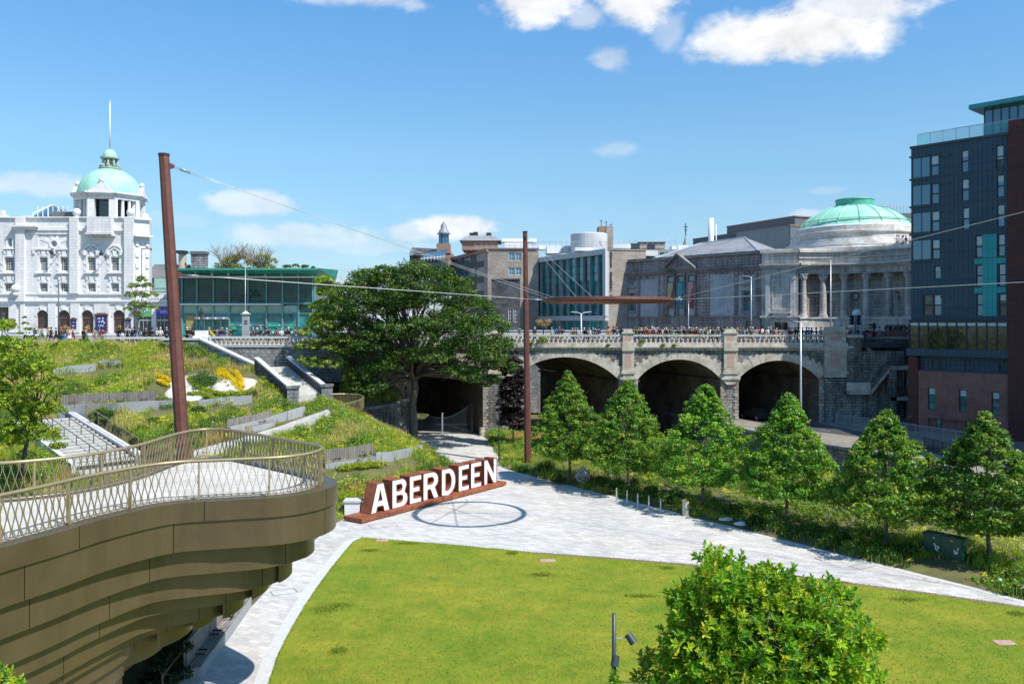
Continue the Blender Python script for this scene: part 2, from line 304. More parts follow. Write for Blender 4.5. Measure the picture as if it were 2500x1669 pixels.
def lawn():
    m, nt, b = base_mat('lawn_grass'); tc = nt.nodes.new('ShaderNodeTexCoord'); co = tc.outputs['Object']
    c, h = ramp_noise(nt, co, .16, (.145, .225, .018), (.275, .28, .028), .33, .67, 9, .7)
    c1, h1 = ramp_noise(nt, co, 9, (.6, .64, .6), (1.2, 1.18, 1.2), .25, .72, 8, .8); col = mixc(nt, 'MULTIPLY', 1.0, c, c1)
    c2, _ = ramp_noise(nt, co, .55, (1, 1, 1), (.35, .72, .5), .70, .76, 3, .5); col = mixc(nt, 'MULTIPLY', 1.0, col, c2)
    c4, _ = ramp_noise(nt, co, 1.7, (1.12, 1.0, 1.1), (.86, .96, .8), .4, .6, 6, .7); col = mixc(nt, 'MULTIPLY', 1.0, col, c4)
    c5, _ = ramp_noise(nt, co, .5, (.74, .84, .8), (1.1, 1.04, 1.1), .36, .58, 7, .75); col = mixc(nt, 'MULTIPLY', 1.0, col, c5)
    nt.links.new(col, b.inputs['Base Color']); b.inputs['Roughness'].default_value = .9; b.inputs['Specular IOR Level'].default_value = .15; bumpn(nt, b, h1, .7, .06); return m
M['lawn'] = lawn()
M['soil'] = noisy('planted_soil', (.10, .09, .045), (.15, .14, .04), .6, .95, bump=.6, dist=.1, c3=(.55, .7, .4), s3=.5)
M['soilb'] = noisy('brown_soil', (.17, .115, .075), (.25, .175, .12), 3, .95, bump=.6, dist=.08)
M['gravel'] = noisy('white_gravel', (.48, .44, .37), (.62, .58, .5), 9, .9, bump=.5)
M['bark'] = noisy('bark', (.075, .06, .048), (.15, .125, .1), 5, .9, bump=.8, dist=.05)
M['barkl'] = noisy('pale_bark', (.2, .17, .13), (.3, .26, .21), 5, .9, bump=.5)
M['zinc'] = brick('zinc_cladding', (.042, .080, .115), (.047, .087, .123), (.014, .022, .03), .46, 2.95, .018, .45, .5, (.85, .87, .9), .5, .1, 0.0)
M['zincp'] = noisy('zinc_trim', (.035, .052, .07), (.045, .065, .085), 1, .4)
M['teal'] = brick('teal_cladding', (.03, .34, .36), (.035, .36, .38), (.015, .17, .18), .46, 2.95, .018, .4, .4, (.9, .9, .9), .5, .08, 0.0)
M['tealp'] = noisy('teal_trim', (.02, .27, .28), (.03, .32, .33), 1, .4)
M['rbrick'] = brick('red_brick', (.34, .105, .08), (.23, .075, .06), (.32, .25, .23), .23, .085, .014, .85, .3, (.75, .7, .7), .4, .2)
M['redclad'] = brick('red_cladding', (.115, .04, .034), (.095, .034, .03), (.045, .018, .016), 2.6, .3, .02, .6, .4, (.85, .85, .85), .5, .1)
M['dark'] = noisy('dark_metal', (.018, .02, .023), (.03, .032, .036), 4, .5)
M['darkb'] = noisy('dark_blue_metal', (.03, .045, .055), (.045, .06, .07), 4, .4)
M['galv'] = noisy('galvanised', (.42, .44, .46), (.52, .53, .55), 5, .4, .4)
M['wmet'] = noisy('white_metal', (.7, .72, .74), (.78, .79, .8), 3, .45)
M['gsky'] = glass('sky_glass', (.10, .20, .27), .05, 1.0, .35)
M['gdark'] = glass('dark_glass', (.012, .022, .026), .05, .9)
M['gwin'] = glass('window_glass', (.018, .02, .025), .08, .6, 0, ((.10, .11, .12), 1.6))
M['ggreen'] = glass('green_glass', (.005, .03, .028), .04, .5, .0, ((.01, .065, .055), .5))
M['gteal'] = glass('teal_glass', (.02, .13, .14), .06, .7, 0, ((.03, .27, .27), .45))
M['gpale'] = glass('pale_green_glass', (.22, .38, .33), .15, .6, 0, ((.30, .46, .40), .6))
M['gband'] = glass('restaurant_glass', (.006, .009, .007), .05, .8, 0, ((.06, .065, .03), 2.2))  # olive mottling is a reflection of trees put into the glass colour
M['blind'] = noisy('window_blind', (.42, .53, .56), (.5, .6, .63), 3, .6)
M['grnm'] = noisy('green_mullion', (.10, .27, .24), (.14, .33, .3), 3, .4)
M['tan'] = brick('tan_precast', (.46, .40, .34), (.40, .35, .30), (.2, .175, .15), .6, .2, .012, .85, .3, (.75, .72, .7), .3, .25)
M['tanr'] = noisy('red_precast', (.27, .16, .115), (.33, .2, .15), 2, .85)
M['dgran'] = brick('dark_granite', (.085, .085, .095), (.14, .14, .15), (.06, .06, .065), .8, .36, .02, .85, .8, (.6, .6, .6), .5, .4)
M['slate'] = noisy('slate_roof', (.12, .115, .12), (.19, .18, .18), 6, .7, c3=(.6, .6, .6))
M['shed'] = brick('shed_cladding', (.155, .17, .19), (.145, .16, .18), (.09, .1, .115), .5, 30, .03, .55, .3, (.9, .9, .9), .3, .08, 0)
M['shedl'] = brick('shed_cladding_pale', (.34, .34, .34), (.31, .31, .31), (.2, .2, .2), .5, 30, .03, .55, .3, (.9, .9, .9), .3, .08, 0)
M['wood'] = brick('weathered_timber', (.34, .31, .28), (.26, .24, .22), (.08, .07, .06), .14, 4, .02, .85, .4, (.8, .78, .75), 1, .2, 0)
M['brown'] = noisy('brown_wood', (.10, .05, .04), (.15, .08, .065), 3, .5)
M['green_cab'] = noisy('green_cabinet', (.008, .06, .042), (.012, .085, .06), 2, .4, c3=(.7, .8, .75), s3=2)
M['beige'] = noisy('beige_bin', (.42, .38, .27), (.5, .46, .34), 4, .5)
M['rubble'] = M['rough']
M['skin'] = objcol('skin_tone', .6); M['cloth'] = objcol('cloth')
M['leaf'] = leafm('leaves', .3); M['leafg'] = leafm('glossy_leaves', .40, .5); M['cover'] = leafm('cover_leaves', .3, .6)
M['petal'] = noisy('flowers', (.7, .55, .5), (.6, .2, .15), 8, .6)
def colm(name, c, rough=.6, em=0):
    return noisy(name, tuple(x*.92 for x in c), tuple(min(1, x*1.06) for x in c), 4, rough)
# ---------------------------------------------------------------- foliage kit
def quads(name, V, col, mat, parent=None, org=(0, 0, 0), k=4):
    """V: (n,k,3) world or local verts, col: (n,3)"""
    n = V.shape[0]; me = bpy.data.meshes.new(name); me.vertices.add(n*k); me.vertices.foreach_set('co', V.reshape(-1).astype(np.float32))
    me.loops.add(n*k); me.loops.foreach_set('vertex_index', np.arange(n*k, dtype=np.int32)); me.polygons.add(n)
    me.polygons.foreach_set('loop_start', np.arange(0, n*k, k, dtype=np.int32)); me.polygons.foreach_set('loop_total', np.full(n, k, dtype=np.int32))
    me.update(calc_edges=True); a = me.color_attributes.new('Col', 'FLOAT_COLOR', 'POINT')
    C = np.ones((n*k, 4), np.float32); C[:, :3] = np.repeat(np.clip(col, 0, 1), k, 0); a.data.foreach_set('color', C.ravel())
    me.materials.append(mat); me.validate(); o = bpy.data.objects.new(name, me); S.collection.objects.link(o)
    if parent is not None: o.parent = parent; WL[o.name] = WL[parent.name]
    else: o.location = org; WL[o.name] = Vector(org)
    return o
def nrm(a): return a/np.maximum(np.linalg.norm(a, axis=-1, keepdims=True), 1e-9)
def leaves(C, N, size, ar=.5, fold=.2):
    n = len(C); r = rng.normal(size=(n, 3)); a = nrm(np.cross(N, r)); b = np.cross(N, a); s = np.asarray(size).reshape(-1, 1)
    return np.stack([C-a*s, C+b*s*ar+N*s*fold, C+a*s, C-b*s*ar+N*s*fold], 1)
def blob_leaves(cent, rad, per, flat=.55, updir=.5):
    """clumps of leaves around centres; rad per clump"""
    n = len(cent); d = nrm(rng.normal(size=(n, per, 3))); q = rng.random((n, per, 1))**.45
    off = d*q*rad[:, None, None]; off[..., 2] *= flat; P = cent[:, None, :]+off
    N = nrm(d*.7+rng.normal(size=(n, per, 3))*.55+np.array([0, 0, updir])); return P.reshape(-1, 3), N.reshape(-1, 3)
def pick_cols(n, pal, w, var=.18):
    pal = np.array(pal); i = rng.choice(len(pal), n, p=np.array(w)/sum(w)); return pal[i]*(1+rng.normal(size=(n, 1))*var).clip(.5, 1.6)
def limb(mb, a, b, r0, r1, n=6, bend=.3, seg=4):
    a = Vector(a); b = Vector(b); L = (b-a).length; pts = []; off = Vector((random.uniform(-1, 1), random.uniform(-1, 1), random.uniform(-.2, .8)))*L*bend*.3
    for i in range(seg+1): t = i/seg; pts.append(a.lerp(b, t)+off*math.sin(PI*t))
    mb.tube(pts, [r0+(r1-r0)*i/seg for i in range(seg+1)], n); return pts
# ================================================================ GROUND, BANK, PAVING
def sheet(name, pts, mat, kind='structure', label=None):
    mb = MB(); mb.face(pts); o = mb.build(name, mat); o['kind'] = kind
    if label: o['label'] = label
    return o
sheet('ground', [(-1500, -200, -1.3), (1500, -200, -1.3), (1500, 2500, -1.3), (-1500, 2500, -1.3)], M['soil'])
XB = [(20, -12.6), (35, -12.3), (50, -12.2), (56, -11.9), (58.5, -11.3), (62, -9.6), (69.5, -4.6), (75, -4.4), (79, -6.2), (86, -7.8), (91, -10.4), (96, -11.9), (99, -12.0)]
def xb(Y): return float(np.interp(Y, [a for a, b in XB], [b for a, b in XB]))
HY = [(34, 0), (56, 0), (58.5, .12), (62, 1.0), (67, 2.45), (74, 3.96), (82, 5.9), (90, 8.4), (96, 10.6), (98, 10.8)]
ST_T0 = W(175, 1004, 78.5); ST_T1 = W(330, 1102, 70.0); ST_A = Vector(ST_T0[:2]); ST_D = Vector(ST_T1[:2])-ST_A; ST_L = ST_D.length; ST_D.normalize(); ST_E = Vector((-ST_D.y, ST_D.x))
ST_Z0, ST_Z1 = ST_T0.z-.75, ST_T1.z-.85
GS_A = Vector((W(668, 900, 90).x, 90.0)); GS_D = Vector((W(752, 972, 83).x, 83.0))-GS_A; GS_L = GS_D.length; GS_D.normalize(); GS_E = Vector((-GS_D.y, GS_D.x))
def yw(X): t = min(1, max(0, (-12.3-X)/5.5)); return 98.5-10*t**.6
def tz(X, Y):
    d = xb(Y)-X
    if d <= 0: return 0.0
    h = float(np.interp(Y, [a for a, b in HY], [b for a, b in HY]))
    cap = float(np.interp(X, [-37, -29], [10.7, 8.2])); h = min(h, cap)
    z = min(h, .5*d+.05)
    if -18.5 < X < -12.2 and Y > yw(X): z = max(z, min(4.25+(Y-yw(X))*.55, 8.0))
    z += .12*math.sin(X*1.3+Y*.7)*min(1, d/3)*min(1, h)
    # cutting for the wide left stair
    q = (Vector((X, Y))-ST_A); a = q.dot(ST_D)/ST_L; b = q.dot(ST_E)
    if -.15 < a < 1.5 and -5.6 < b < 1.2: z = min(z, ST_Z0+(ST_Z1-ST_Z0)*a-.5)
    q = (Vector((X, Y))-GS_A); a = q.dot(GS_D)/GS_L; b = q.dot(GS_E)
    if -.1 < a < 1.25 and -2.2 < b < 2.2: z = min(z, 8.45-2.5*a-.35)
    return z
def hill(px, py, dz=0.0):
    Y = 50.0
    while Y < 99:
        p = W(px, py, Y)
        if p.z <= tz(p.x, Y)+dz: return p
        Y += .1
    return p
def bank():
    v = []; f = []; ys = np.arange(30, 98.01, .5); n = 170
    for Y in ys:
        x1 = xb(Y)
        for j in range(n): X = x1-(76+x1)*(j/(n-1))**1.35; v.append((X, Y, tz(X, Y)+.03 if j else -.05))
    for i in range(len(ys)-1):
        for j in range(n-1): a = i*n+j; f.append((a+1, a, a+n, a+n+1))
    mb = MB(); mb.mesh(v, f); o = mb.build('bank', M['soil'], smooth=True); o['kind'] = 'structure'
bank()
RE = [(-3.0, 99.2), (-2.6, 93), (-1.7, 86)]+[tuple(G(*p)[:2]) for p in [(1215, 1140), (1255, 1152), (1300, 1165), (1400, 1189), (1500, 1214), (1600, 1240), (1700, 1266), (1850, 1303), (2000, 1341), (2150, 1378), (2300, 1414), (2500, 1466), (2800, 1560)]]
# plaza and path
poly = [(xb(Y)-1.2, Y) for Y in (8, 20, 35, 50, 56, 58.5, 62, 69.5, 75, 79, 86, 91, 96, 99)]+[(-11.6, 124), (-3.4, 124), (-3.4, 99.2)]+[(x+1.0, y+.3) for x, y in RE[1:]]+[(45, 20), (45, 8)]
sheet('paving', [(x, y, 0) for x, y in poly], M['pave'])
LT = [(885, 1313), (950, 1318), (1100, 1330), (1300, 1349), (1500, 1363), (1750, 1384), (2000, 1414), (2250, 1446), (2500, 1482), (2900, 1545)]
LL = [(640, 1720), (655, 1669), (678, 1600), (705, 1545), (740, 1485), (775, 1432), (810, 1385), (840, 1348), (862, 1323)]
lp = [tuple(G(*p)[:2]) for p in LL]+[tuple(G(*p)[:2]) for p in LT]+[(40, 10), (-8.6, 10)]
def ccw(p):
    s = sum(p[i][0]*p[(i+1) % len(p)][1]-p[(i+1) % len(p)][0]*p[i][1] for i in range(len(p))); return p if s > 0 else p[::-1]
lp = ccw(lp)
sheet('lawn', [(x, y, .05) for x, y in lp], M['lawn'])
# pale kerb strip along lawn edge (left) and thin joint line
def strip(name, pts, w, z, mat, side=1, h=.0):
    mb = MB(); P = [Vector(p[:2]) for p in pts]; k = len(P); q = []
    for i, p in enumerate(P):
        t = (P[min(i+1, k-1)]-P[max(i-1, 0)]).normalized(); nn = Vector((-t.y, t.x))*side; q.append((p, p+nn*w))
    for i in range(k-1):
        a, b = q[i]; c, d = q[i+1]; f = [(a.x, a.y, z), (c.x, c.y, z), (d.x, d.y, z), (b.x, b.y, z)]
        if side < 0: f = f[::-1]
        f = f[::-1] if (Vector(f[1])-Vector(f[0])).cross(Vector(f[2])-Vector(f[0])).z < 0 else f
        mb.face(f)
        if h:
            for s_, e_ in ((a, c), (b, d)): mb.face([(s_.x, s_.y, z-h), (e_.x, e_.y, z-h), (e_.x, e_.y, z), (s_.x, s_.y, z)])
    o = mb.build(name, mat); o['kind'] = 'structure'; return o
strip('kerb_edging', [G(*p) for p in LL+LT[:1]], .55, .012, M['kerb'], 1)
strip('kerb_edging', [(x, y) for x, y in RE[3:]], .4, .012, M['kerb'], -1)
q_ = [G(*p) for p in LT[3:]]; strip('soil_edging', [(p.x, p.y) for p in q_], .28, .056, M['soilb'], -1)
# lawn fringe blades so the edge is not a clean line + blades over the visible lawn
def lawn_blades():
    P = []
    e = [G(*p) for p in LL+LT[:-1]]
    for i in range(len(e)-1):
        a, b = e[i], e[i+1]; n = int((b-a).length*60); t = rng.random((n, 1)); q = np.array(a)[None]*(1-t)+np.array(b)[None]*t; q[:, :2] += rng.normal(size=(n, 2))*.06; P.append(q)
    # tufts in darker patches
    for (px, py) in [(905, 1345), (990, 1328), (830, 1480), (825, 1590), (1250, 1352), (1630, 1388), (2050, 1420), (2480, 1500), (790, 1490), (1320, 1405), (1565, 1457), (2210, 1465)]:
        c = G(px, py); n = 700; q = np.tile(np.array(c), (n, 1)); q[:, 0] += rng.normal(size=n)*random.uniform(.15, .45); q[:, 1] += rng.normal(size=n)*random.uniform(.12, .3); P.append(q)
    n = 40000; q = np.zeros((n, 3)); q[:, 1] = 31+rng.random(n)**1.3*27; q[:, 0] = -9+rng.random(n)*38; P.append(q)
    P = np.concatenate(P)
    import mathutils
    poly2 = np.array(lp); x, y = P[:, 0], P[:, 1]; ins = np.zeros(len(P), bool); j = len(poly2)-1
    for i in range(len(poly2)):
        xi, yi = poly2[i]; xj, yj = poly2[j]; c = ((yi > y) != (yj > y)) & (x < (xj-xi)*(y-yi)/(yj-yi+1e-12)+xi); ins ^= c; j = i
    m = ins | (np.arange(len(P)) < len(P)-90000); P = P[m]; n = len(P)
    h = .03+rng.random(n)*.03; a = rng.random(n)*6.28; w = .012+rng.random(n)*.012
    dx = np.stack([np.cos(a)*w, np.sin(a)*w, np.zeros(n)], 1); top = P+np.stack([rng.normal(size=n)*.03, rng.normal(size=n)*.03, h], 1); P[:, 2] = .045; top[:, 2] += .045
    V = np.stack([P-dx, P+dx, top+dx*.4, top-dx*.4], 1)
    col = pick_cols(n, [(.19, .25, .018), (.24, .28, .024), (.12, .20, .016)], [3, 4, 1.2])
    o = quads('grass', V, col, M['cover']); o['kind'] = 'stuff'; o['label'] = 'short mown grass of the lawn'
lawn_blades()
for px, py, w, l in [(933, 1321, .75, .4), (1337, 1370, .85, .5), (2452, 1571, .8, .5)]:
    c = G(px, py); mb = MB(); mb.box(c.x-w/2, c.x+w/2, c.y-l/2, c.y+l/2, .0, .075); o = mb.build('access_cover', M['pink'], org=c)
    tag(o, {933: 'small pink slab set in the lawn corner nearest the big red letters', 1337: 'pink slab set in the lawn by its far edge', 2452: 'pinkish slab set in the lawn at the far right of the photo'}[px], 'access cover')
def cover_lines(c, w, l, ang=.5):
    mb = MB(); d = Vector((math.cos(ang), math.sin(ang))); e = Vector((-d.y, d.x)); c = Vector(c[:2])
    for a0, a1, b0, b1 in [(-w, w, -l, -l+.03), (-w, w, l-.03, l), (-w, -w+.03, -l+.03, l-.03), (w-.03, w, -l+.03, l-.03)]:
        p = [c+d*x+e*y for x, y in ((a0, b0), (a1, b0), (a1, b1), (a0, b1))]; mb.face([(q.x, q.y, .006) for q in p])
    return mb
for i, (px, py, w, l) in enumerate([(693, 1444, .6, .4), (935, 1282, .9, .5), (2110, 1380, .8, .35), (2290, 1412, .8, .35)]):
    o = cover_lines(G(px, py), w, l).build('manhole_frame', M['dark'], org=G(px, py))
    tag(o, ['rectangular cover outline in the path beside the left lawn edge', 'rectangular cover outline in the paving in front of the letters', 'rectangular cover outline in the paving nearer the green cabinet slab', 'rectangular cover outline in the path below the green cabinet'][i], 'manhole cover')
# right planting bed
WLN = [(-1, 100.6), (4, 101), (11, 102), (17, 106), (21, 105), (24.6, 95.6), (29.5, 82.2), (31.7, 79), (34.7, 72), (35.4, 70), (37, 60), (38, 48), (38.5, 38), (39, 25)]
def resample(P, n):
    P = [Vector(p) for p in P]; L = [0]
    for i in range(len(P)-1): L.append(L[-1]+(P[i+1]-P[i]).length)
    out = []
    for k in range(n):
        s = L[-1]*k/(n-1); i = max(0, min(len(P)-2, int(np.searchsorted(L, s))-1)); out.append(P[i].lerp(P[i+1], (s-L[i])/max(1e-9, L[i+1]-L[i])))
    return out
RA = resample(RE, 90); RB = resample(WLN, 90)
def bedz(s): return .05+.35*math.sin(min(1, s*2.5)*PI/2)-1.35*sstep((s-.45)/.55)
def right_bed():
    v = []; f = []; n = 26
    for i in range(90):
        for j in range(n): s = j/(n-1); p = RA[i].lerp(RB[i], s); v.append((p.x, p.y, bedz(s)+.05*math.sin(i*.9+j) if j else -.03))
    for i in range(89):
        for j in range(n-1): a = i*n+j; f.append((a, a+n, a+n+1, a+1))
    mb = MB(); mb.mesh(v, f); o = mb.build('planting_bed', M['soil'], smooth=True); o['kind'] = 'structure'
right_bed()
# road, footways
def rp(*p): return tuple(G(p[0], p[1], 1.5)[:2])
near = [(24.5, 124), (27.4, 103), rp(1990, 1056), rp(2098, 1069), (37.6, 78.5), (38.5, 66), (39.5, 45), (40, 25)]
far = [(33, 124), (35.6, 99.0), rp(2127, 1060), rp(2250, 1085), (43.0, 75), (45.5, 62), (47.5, 45), (49, 25)]
def ribbon(name, A, B, z, mat, n=40, skirt=0):
    A = resample(A, n); B = resample(B, n); mb = MB(); mb.mesh([(p.x, p.y, z) for p in A]+[(p.x, p.y, z) for p in B], [(i, n+i, n+i+1, i+1) for i in range(n-1)])
    if skirt:
        for Q in (A, B):
            for i in range(n-1): mb.face([(Q[i].x, Q[i].y, z-skirt), (Q[i+1].x, Q[i+1].y, z-skirt), (Q[i+1].x, Q[i+1].y, z), (Q[i].x, Q[i].y, z)])
    o = mb.build(name, mat); o['kind'] = 'structure'; return o
ribbon('road', near, far, 1.5, M['asph'])
WL2 = [(18.5, 124), (21.3, 106.2), (24.9, 95.7), (29.8, 82.3), (32, 79.1), (35, 72.1), (35.7, 70), (37.3, 60), (38.3, 48), (39.3, 25)]
ribbon('footway', WL2, near, 1.62, M['foot'], skirt=.5)
ribbon('footway', far, [(60, 124), (60, 99), (60, 90), (60, 85), (60, 75), (60, 60), (60, 45), (60, 25)], 1.62, M['foot'], skirt=.5)
def lines():
    A = resample(near, 60); B = resample(far, 60); mb = MB()
    for (f0, w, dash) in [(.9, .012, 0), (.46, .012, 1)]:
        for i in range(59):
            if dash and i % 3: continue
            q = [A[i].lerp(B[i], f0), A[i].lerp(B[i], f0+w), A[i+1].lerp(B[i+1], f0+w), A[i+1].lerp(B[i+1], f0)]; mb.face([(p.x, p.y, 1.506) for p in q])
    o = mb.build('road_marking', M['wmet']); o['kind'] = 'structure'
lines()
# rubble retaining wall with coping
def rwall(name, pts, z0, z1, th, mat, cop, label, cat='wall', cz=.3, co=.12):
    P = resample(pts, max(12, len(pts)*5)); k = len(P); t = thing(name, label, cat, (P[k//2].x, P[k//2].y, z0 if not callable(z0) else z0(P[k//2])))
    w = MB(); c = MB()
    def ring(i, e, za, zb):
        d = (P[min(i+1, k-1)]-P[max(i-1, 0)]).normalized(); nn = Vector((-d.y, d.x)); a = P[i]-nn*(th/2+e); b = P[i]+nn*(th/2+e)
        return [(a.x, a.y, za), (b.x, b.y, za), (b.x, b.y, zb), (a.x, a.y, zb)]
    f0 = z0 if callable(z0) else (lambda p: z0); f1 = z1 if callable(z1) else (lambda p: z1)
    for m, e, lo_, hi_ in ((w, 0, f0, lambda p: f1(p)-cz), (c, co, lambda p: f1(p)-cz, f1)):
        R = [ring(i, e, lo_(P[i]), hi_(P[i])) for i in range(k)]; vs = [q for r in R for q in r]; fs = []
        for i in range(k-1):
            for j in range(4): j2 = (j+1) % 4; fs.append((i*4+j, (i+1)*4+j, (i+1)*4+j2, i*4+j2))
        fs += [(0, 1, 2, 3), tuple((k-1)*4+j for j in (3, 2, 1, 0))]; m.mesh(vs, fs)
    w.build('wall_face', mat, t); c.build('coping', cop, t); return t
rwall('retaining_wall', [(x-.25, y) for x, y in WL2[0:]], -1.35, 1.7, .5, M['rough'], M['roughl'], 'rough dark stone retaining wall below the road behind the row of trees')
# ================================================================ VIADUCT
VY = 100.0
VF = FP((-16, VY), (46, VY))
def vx(px): return (px-1250)/20.8+16     # u on viaduct front from pixel
def vz(py): return CZ-(py-HOR)/20.8
VT = thing('road_viaduct', 'granite road viaduct of round arches with a stone balustrade on top', 'viaduct', (14, 100, 0))
ARC = [(vx(1004), vx(1179), 6.6, 9.03), (vx(1247), vx(1511), 6.5, 9.2), (vx(1557), vx(1759), 6.6, 8.93), (vx(1803), vx(1999), 6.65, 8.8)]
def arcpts(a, n=28, off=0.0):
    u0, u1, zs, zc = a; w = (u1-u0)/2; h = zc-zs; R = (w*w+h*h)/(2*h); c = (u0+u1)/2; cz = zc-R; th = math.asin(w/R)
    return [(c+(R+off)*math.sin(-th+2*th*i/n), cz+(R+off)*math.cos(-th+2*th*i/n)) for i in range(n+1)]
VTOP = 9.95; SK = -8.5; TD = 22.0
spand = MB(); vous = MB(); barrel = MB(); piers = MB(); quo = MB()
ends = [0]+[x for a in ARC for x in a[:2]]+[62]
for a in ARC:
    P = arcpts(a)
    for i in range(len(P)-1):
        (ua, za), (ub, zb) = P[i], P[i+1]
        spand.face([VF.pt(ua, za), VF.pt(ub, zb), VF.pt(ub, VTOP), VF.pt(ua, VTOP)])
        q = lambda u, z, t: (VF.a.x+u+SK*t, VY+.3+TD*t, z)
        barrel.face([q(ub, zb, 0), q(ua, za, 0), q(ua, za, 1), q(ub, zb, 1)], 0)
        barrel.face([VF.pt(ua, za), (VF.a.x+ua, VY+.3, za), (VF.a.x+ub, VY+.3, zb), VF.pt(ub, zb)], 1)
    for s, (u, z) in enumerate((P[0], P[-1])):
        w = [(VF.a.x+u, VY, -1.3), (VF.a.x+u+SK, VY+TD, -1.3), (VF.a.x+u+SK, VY+TD, z), (VF.a.x+u, VY, z)]
        piers.face(w if s == 0 else w[::-1])
    # springing ledge inside
    for s, u in ((1, P[0][0]), (-1, P[-1][0])):
        c = [(VF.a.x+u, VY+.35), (VF.a.x+u+s*.28, VY+.35), (VF.a.x+u+s*.28+SK, VY+TD), (VF.a.x+u+SK, VY+TD)]
        piers.hexa([(x, y, a[2]-.35) for x, y in c]+[(x, y, a[2]-.02) for x, y in c])
    # voussoirs
    vous = MB(); n = 33; A = arcpts(a, n, .004); random.seed(3)
    for i in range(n):
        f = abs((i+.5)/n-.5)*2; dep = .78+.5*f+(.28 if i % 2 else 0)*(.3+f); B = arcpts(a, n, dep); g = .012
        (x0, z0), (x1, z1), (x3, z3), (x2, z2) = A[i], A[i+1], B[i], B[i+1]
        x0 += (x1-x0)*g*2; x3 += (x2-x3)*g*2; zt = VTOP-.02; z2 = min(z2, zt); z3 = min(z3, zt); e = .06+random.random()*.03
        vous.fpoly(VF, [(x0, z0), (x1, z1), (x2, z2), (x3, z3)], -.02, e)
    vous.build('arch_ring', M['stone'], VT)
for i in range(0, len(ends), 2):
    u0, u1 = ends[i], ends[i+1]; spand.fquad(VF, u0, u1, -1.3, VTOP, 0)
    if 0 < i < 8:
        quo = MB()
        for k, z in enumerate(np.arange(.3, 6.4, .40)):
            w = .62 if k % 2 else .45
            quo.fbox(VF, u0+.0, u0+w, z, z+.375, 0, .07); quo.fbox(VF, u1-w, u1, z, z+.375, 0, .07)
        quo.build('quoins', M['quoin'], VT)
quo = MB()
for k, z in enumerate(np.arange(1.4, 6.4, .40)):
    w = .62 if k % 2 else .45; u = ARC[3][1]; quo.fbox(VF, u, u+w, z, z+.375, 0, .07)
    if k < 15: u = ARC[0][0]; quo.fbox(VF, u-w, u, z, z+.375, 0, .07)
spand.build('spandrel_wall', M['rough'], VT); barrel.build('vault', [M['tunnel'], M['stone']], VT); piers.build('pier_side', M['tunnel'], VT); quo.build('quoins', M['quoin'], VT)
# dentils, cornice, plinth course, rail
c = MB(); c.fbox(VF, 0, 56, 10.32, 10.52, -.4, .42); c.fbox(VF, 0, 56, 10.2, 10.32, -.4, .30); c.fbox(VF, 0, 56, 9.95, 10.2, -.4, .06); c.fbox(VF, 0, 56, 10.52, 10.9, -.4, .16); c.build('cornice', M['stone'], VT)
c = MB(); u = .2
while u < 55.9: c.fbox(VF, u, u+.26, 9.98, 10.195, .0, .25); u += .5
c.build('dentils', M['stone'], VT)
PIL = [(vx(846), vx(890)), (vx(1196), vx(1226)), (vx(1520), vx(1546)), (vx(1767), vx(1798)), (vx(2012), vx(2064))]
rl = MB(); prev = 0.0
for (a, b) in PIL+[(56, 56)]:
    if a-prev > .5: rl.fbox(VF, prev, a, 11.6, 11.84, -.33, .1)
    prev = b
rl.build('handrail', M['stone'], VT)
for k, (a, b) in enumerate(PIL):
    p = MB(); cap = 12.55 if k == 4 else 12.15
    p.fbox(VF, a, b, 10.9, 11.95, -.45, .2); p.fbox(VF, a-.12, b+.12, 11.95, 12.15, -.55, .32)
    if k < 4: p.fbox(VF, a+.1, b-.1, 12.15, 12.5, -.35, .12)
    else: p.fbox(VF, a-.25, b+.25, 12.15, 12.38, -.7, .42); p.fbox(VF, a+.1, b-.1, 12.38, 12.75, -.5, .2)
    p.fbox(VF, a-.05, b+.05, 7.6, 9.95, 0, .32); p.fbox(VF, a-.2, b+.2, 7.25, 7.6, 0, .5); p.fbox(VF, a-.02, b+.02, 6.85, 7.25, 0, .38)
    p.fbox(VF, a-.1, b+.1, 9.95, 10.9, .16, .5)
    if k in (2, 3): p.fbox(VF, a-.35, b+.35, 6.6, 6.85, 0, .45); p.fpoly(VF, [(a-.3, 6.6), (a+.3, 6.0), (b-.3, 6.0), (b+.3, 6.6)], 0, .3); p.fbox(VF, a-.2, b+.2, -1.3, .6, 0, .55)
    pc = p.build('pilaster', M['stone'], VT)
    q = MB(); m = (b-a)*.24; q.fbox(VF, a+m, b-m, 8.05, 9.7, .3, .335); q.fbox(VF, a+m, b-m, 11.15, 11.65, .18, .215); q.build('panel', M['pink'], pc)
prof = [(.15, 0), (.15, .07), (.08, .11), (.10, .17), (.165, .27), (.15, .36), (.08, .48), (.07, .56), (.13, .62), (.15, .66), (.15, .7)]
bal0 = None
def copyobj(o, parent=None, loc=None):
    c = o.copy(); S.collection.objects.link(c)
    if parent is not None: c.parent = parent
    if loc is not None: c.location = loc
    WL[c.name] = WL.get(o.name, Vector((0, 0, 0))); return c
def balusters(parent, xs, z, y, sc=1.0):
    global bal0
    base = WL[parent.name]
    for (x, yy) in xs:
        if bal0 is None:
            mb = MB(); mb.lathe((0, 0, 0), prof, 10); bal0 = mb.build('baluster', M['stone'], smooth=True, org=(0, 0, 0)); o = bal0; o.parent = parent
        else: o = copyobj(bal0, parent)
        o.location = Vector((x, yy, z))-base; o.scale = (1, 1, sc)
def span(a, b, st=.51):
    n = int((b-a-.3)/st); g = (b-a-st*(n-1))/2; return [a+g+i*st for i in range(n)]
xs = []; prev = vx(1236)
for (a, b) in ((vx(890), vx(1196)), (vx(1226), vx(1520)), (vx(1546), vx(1767)), (vx(1798), vx(2012))): xs += span(a, b, .54)
balusters(VT, [(x-16, VY+.12) for x in xs[:99]], 10.9, VY)
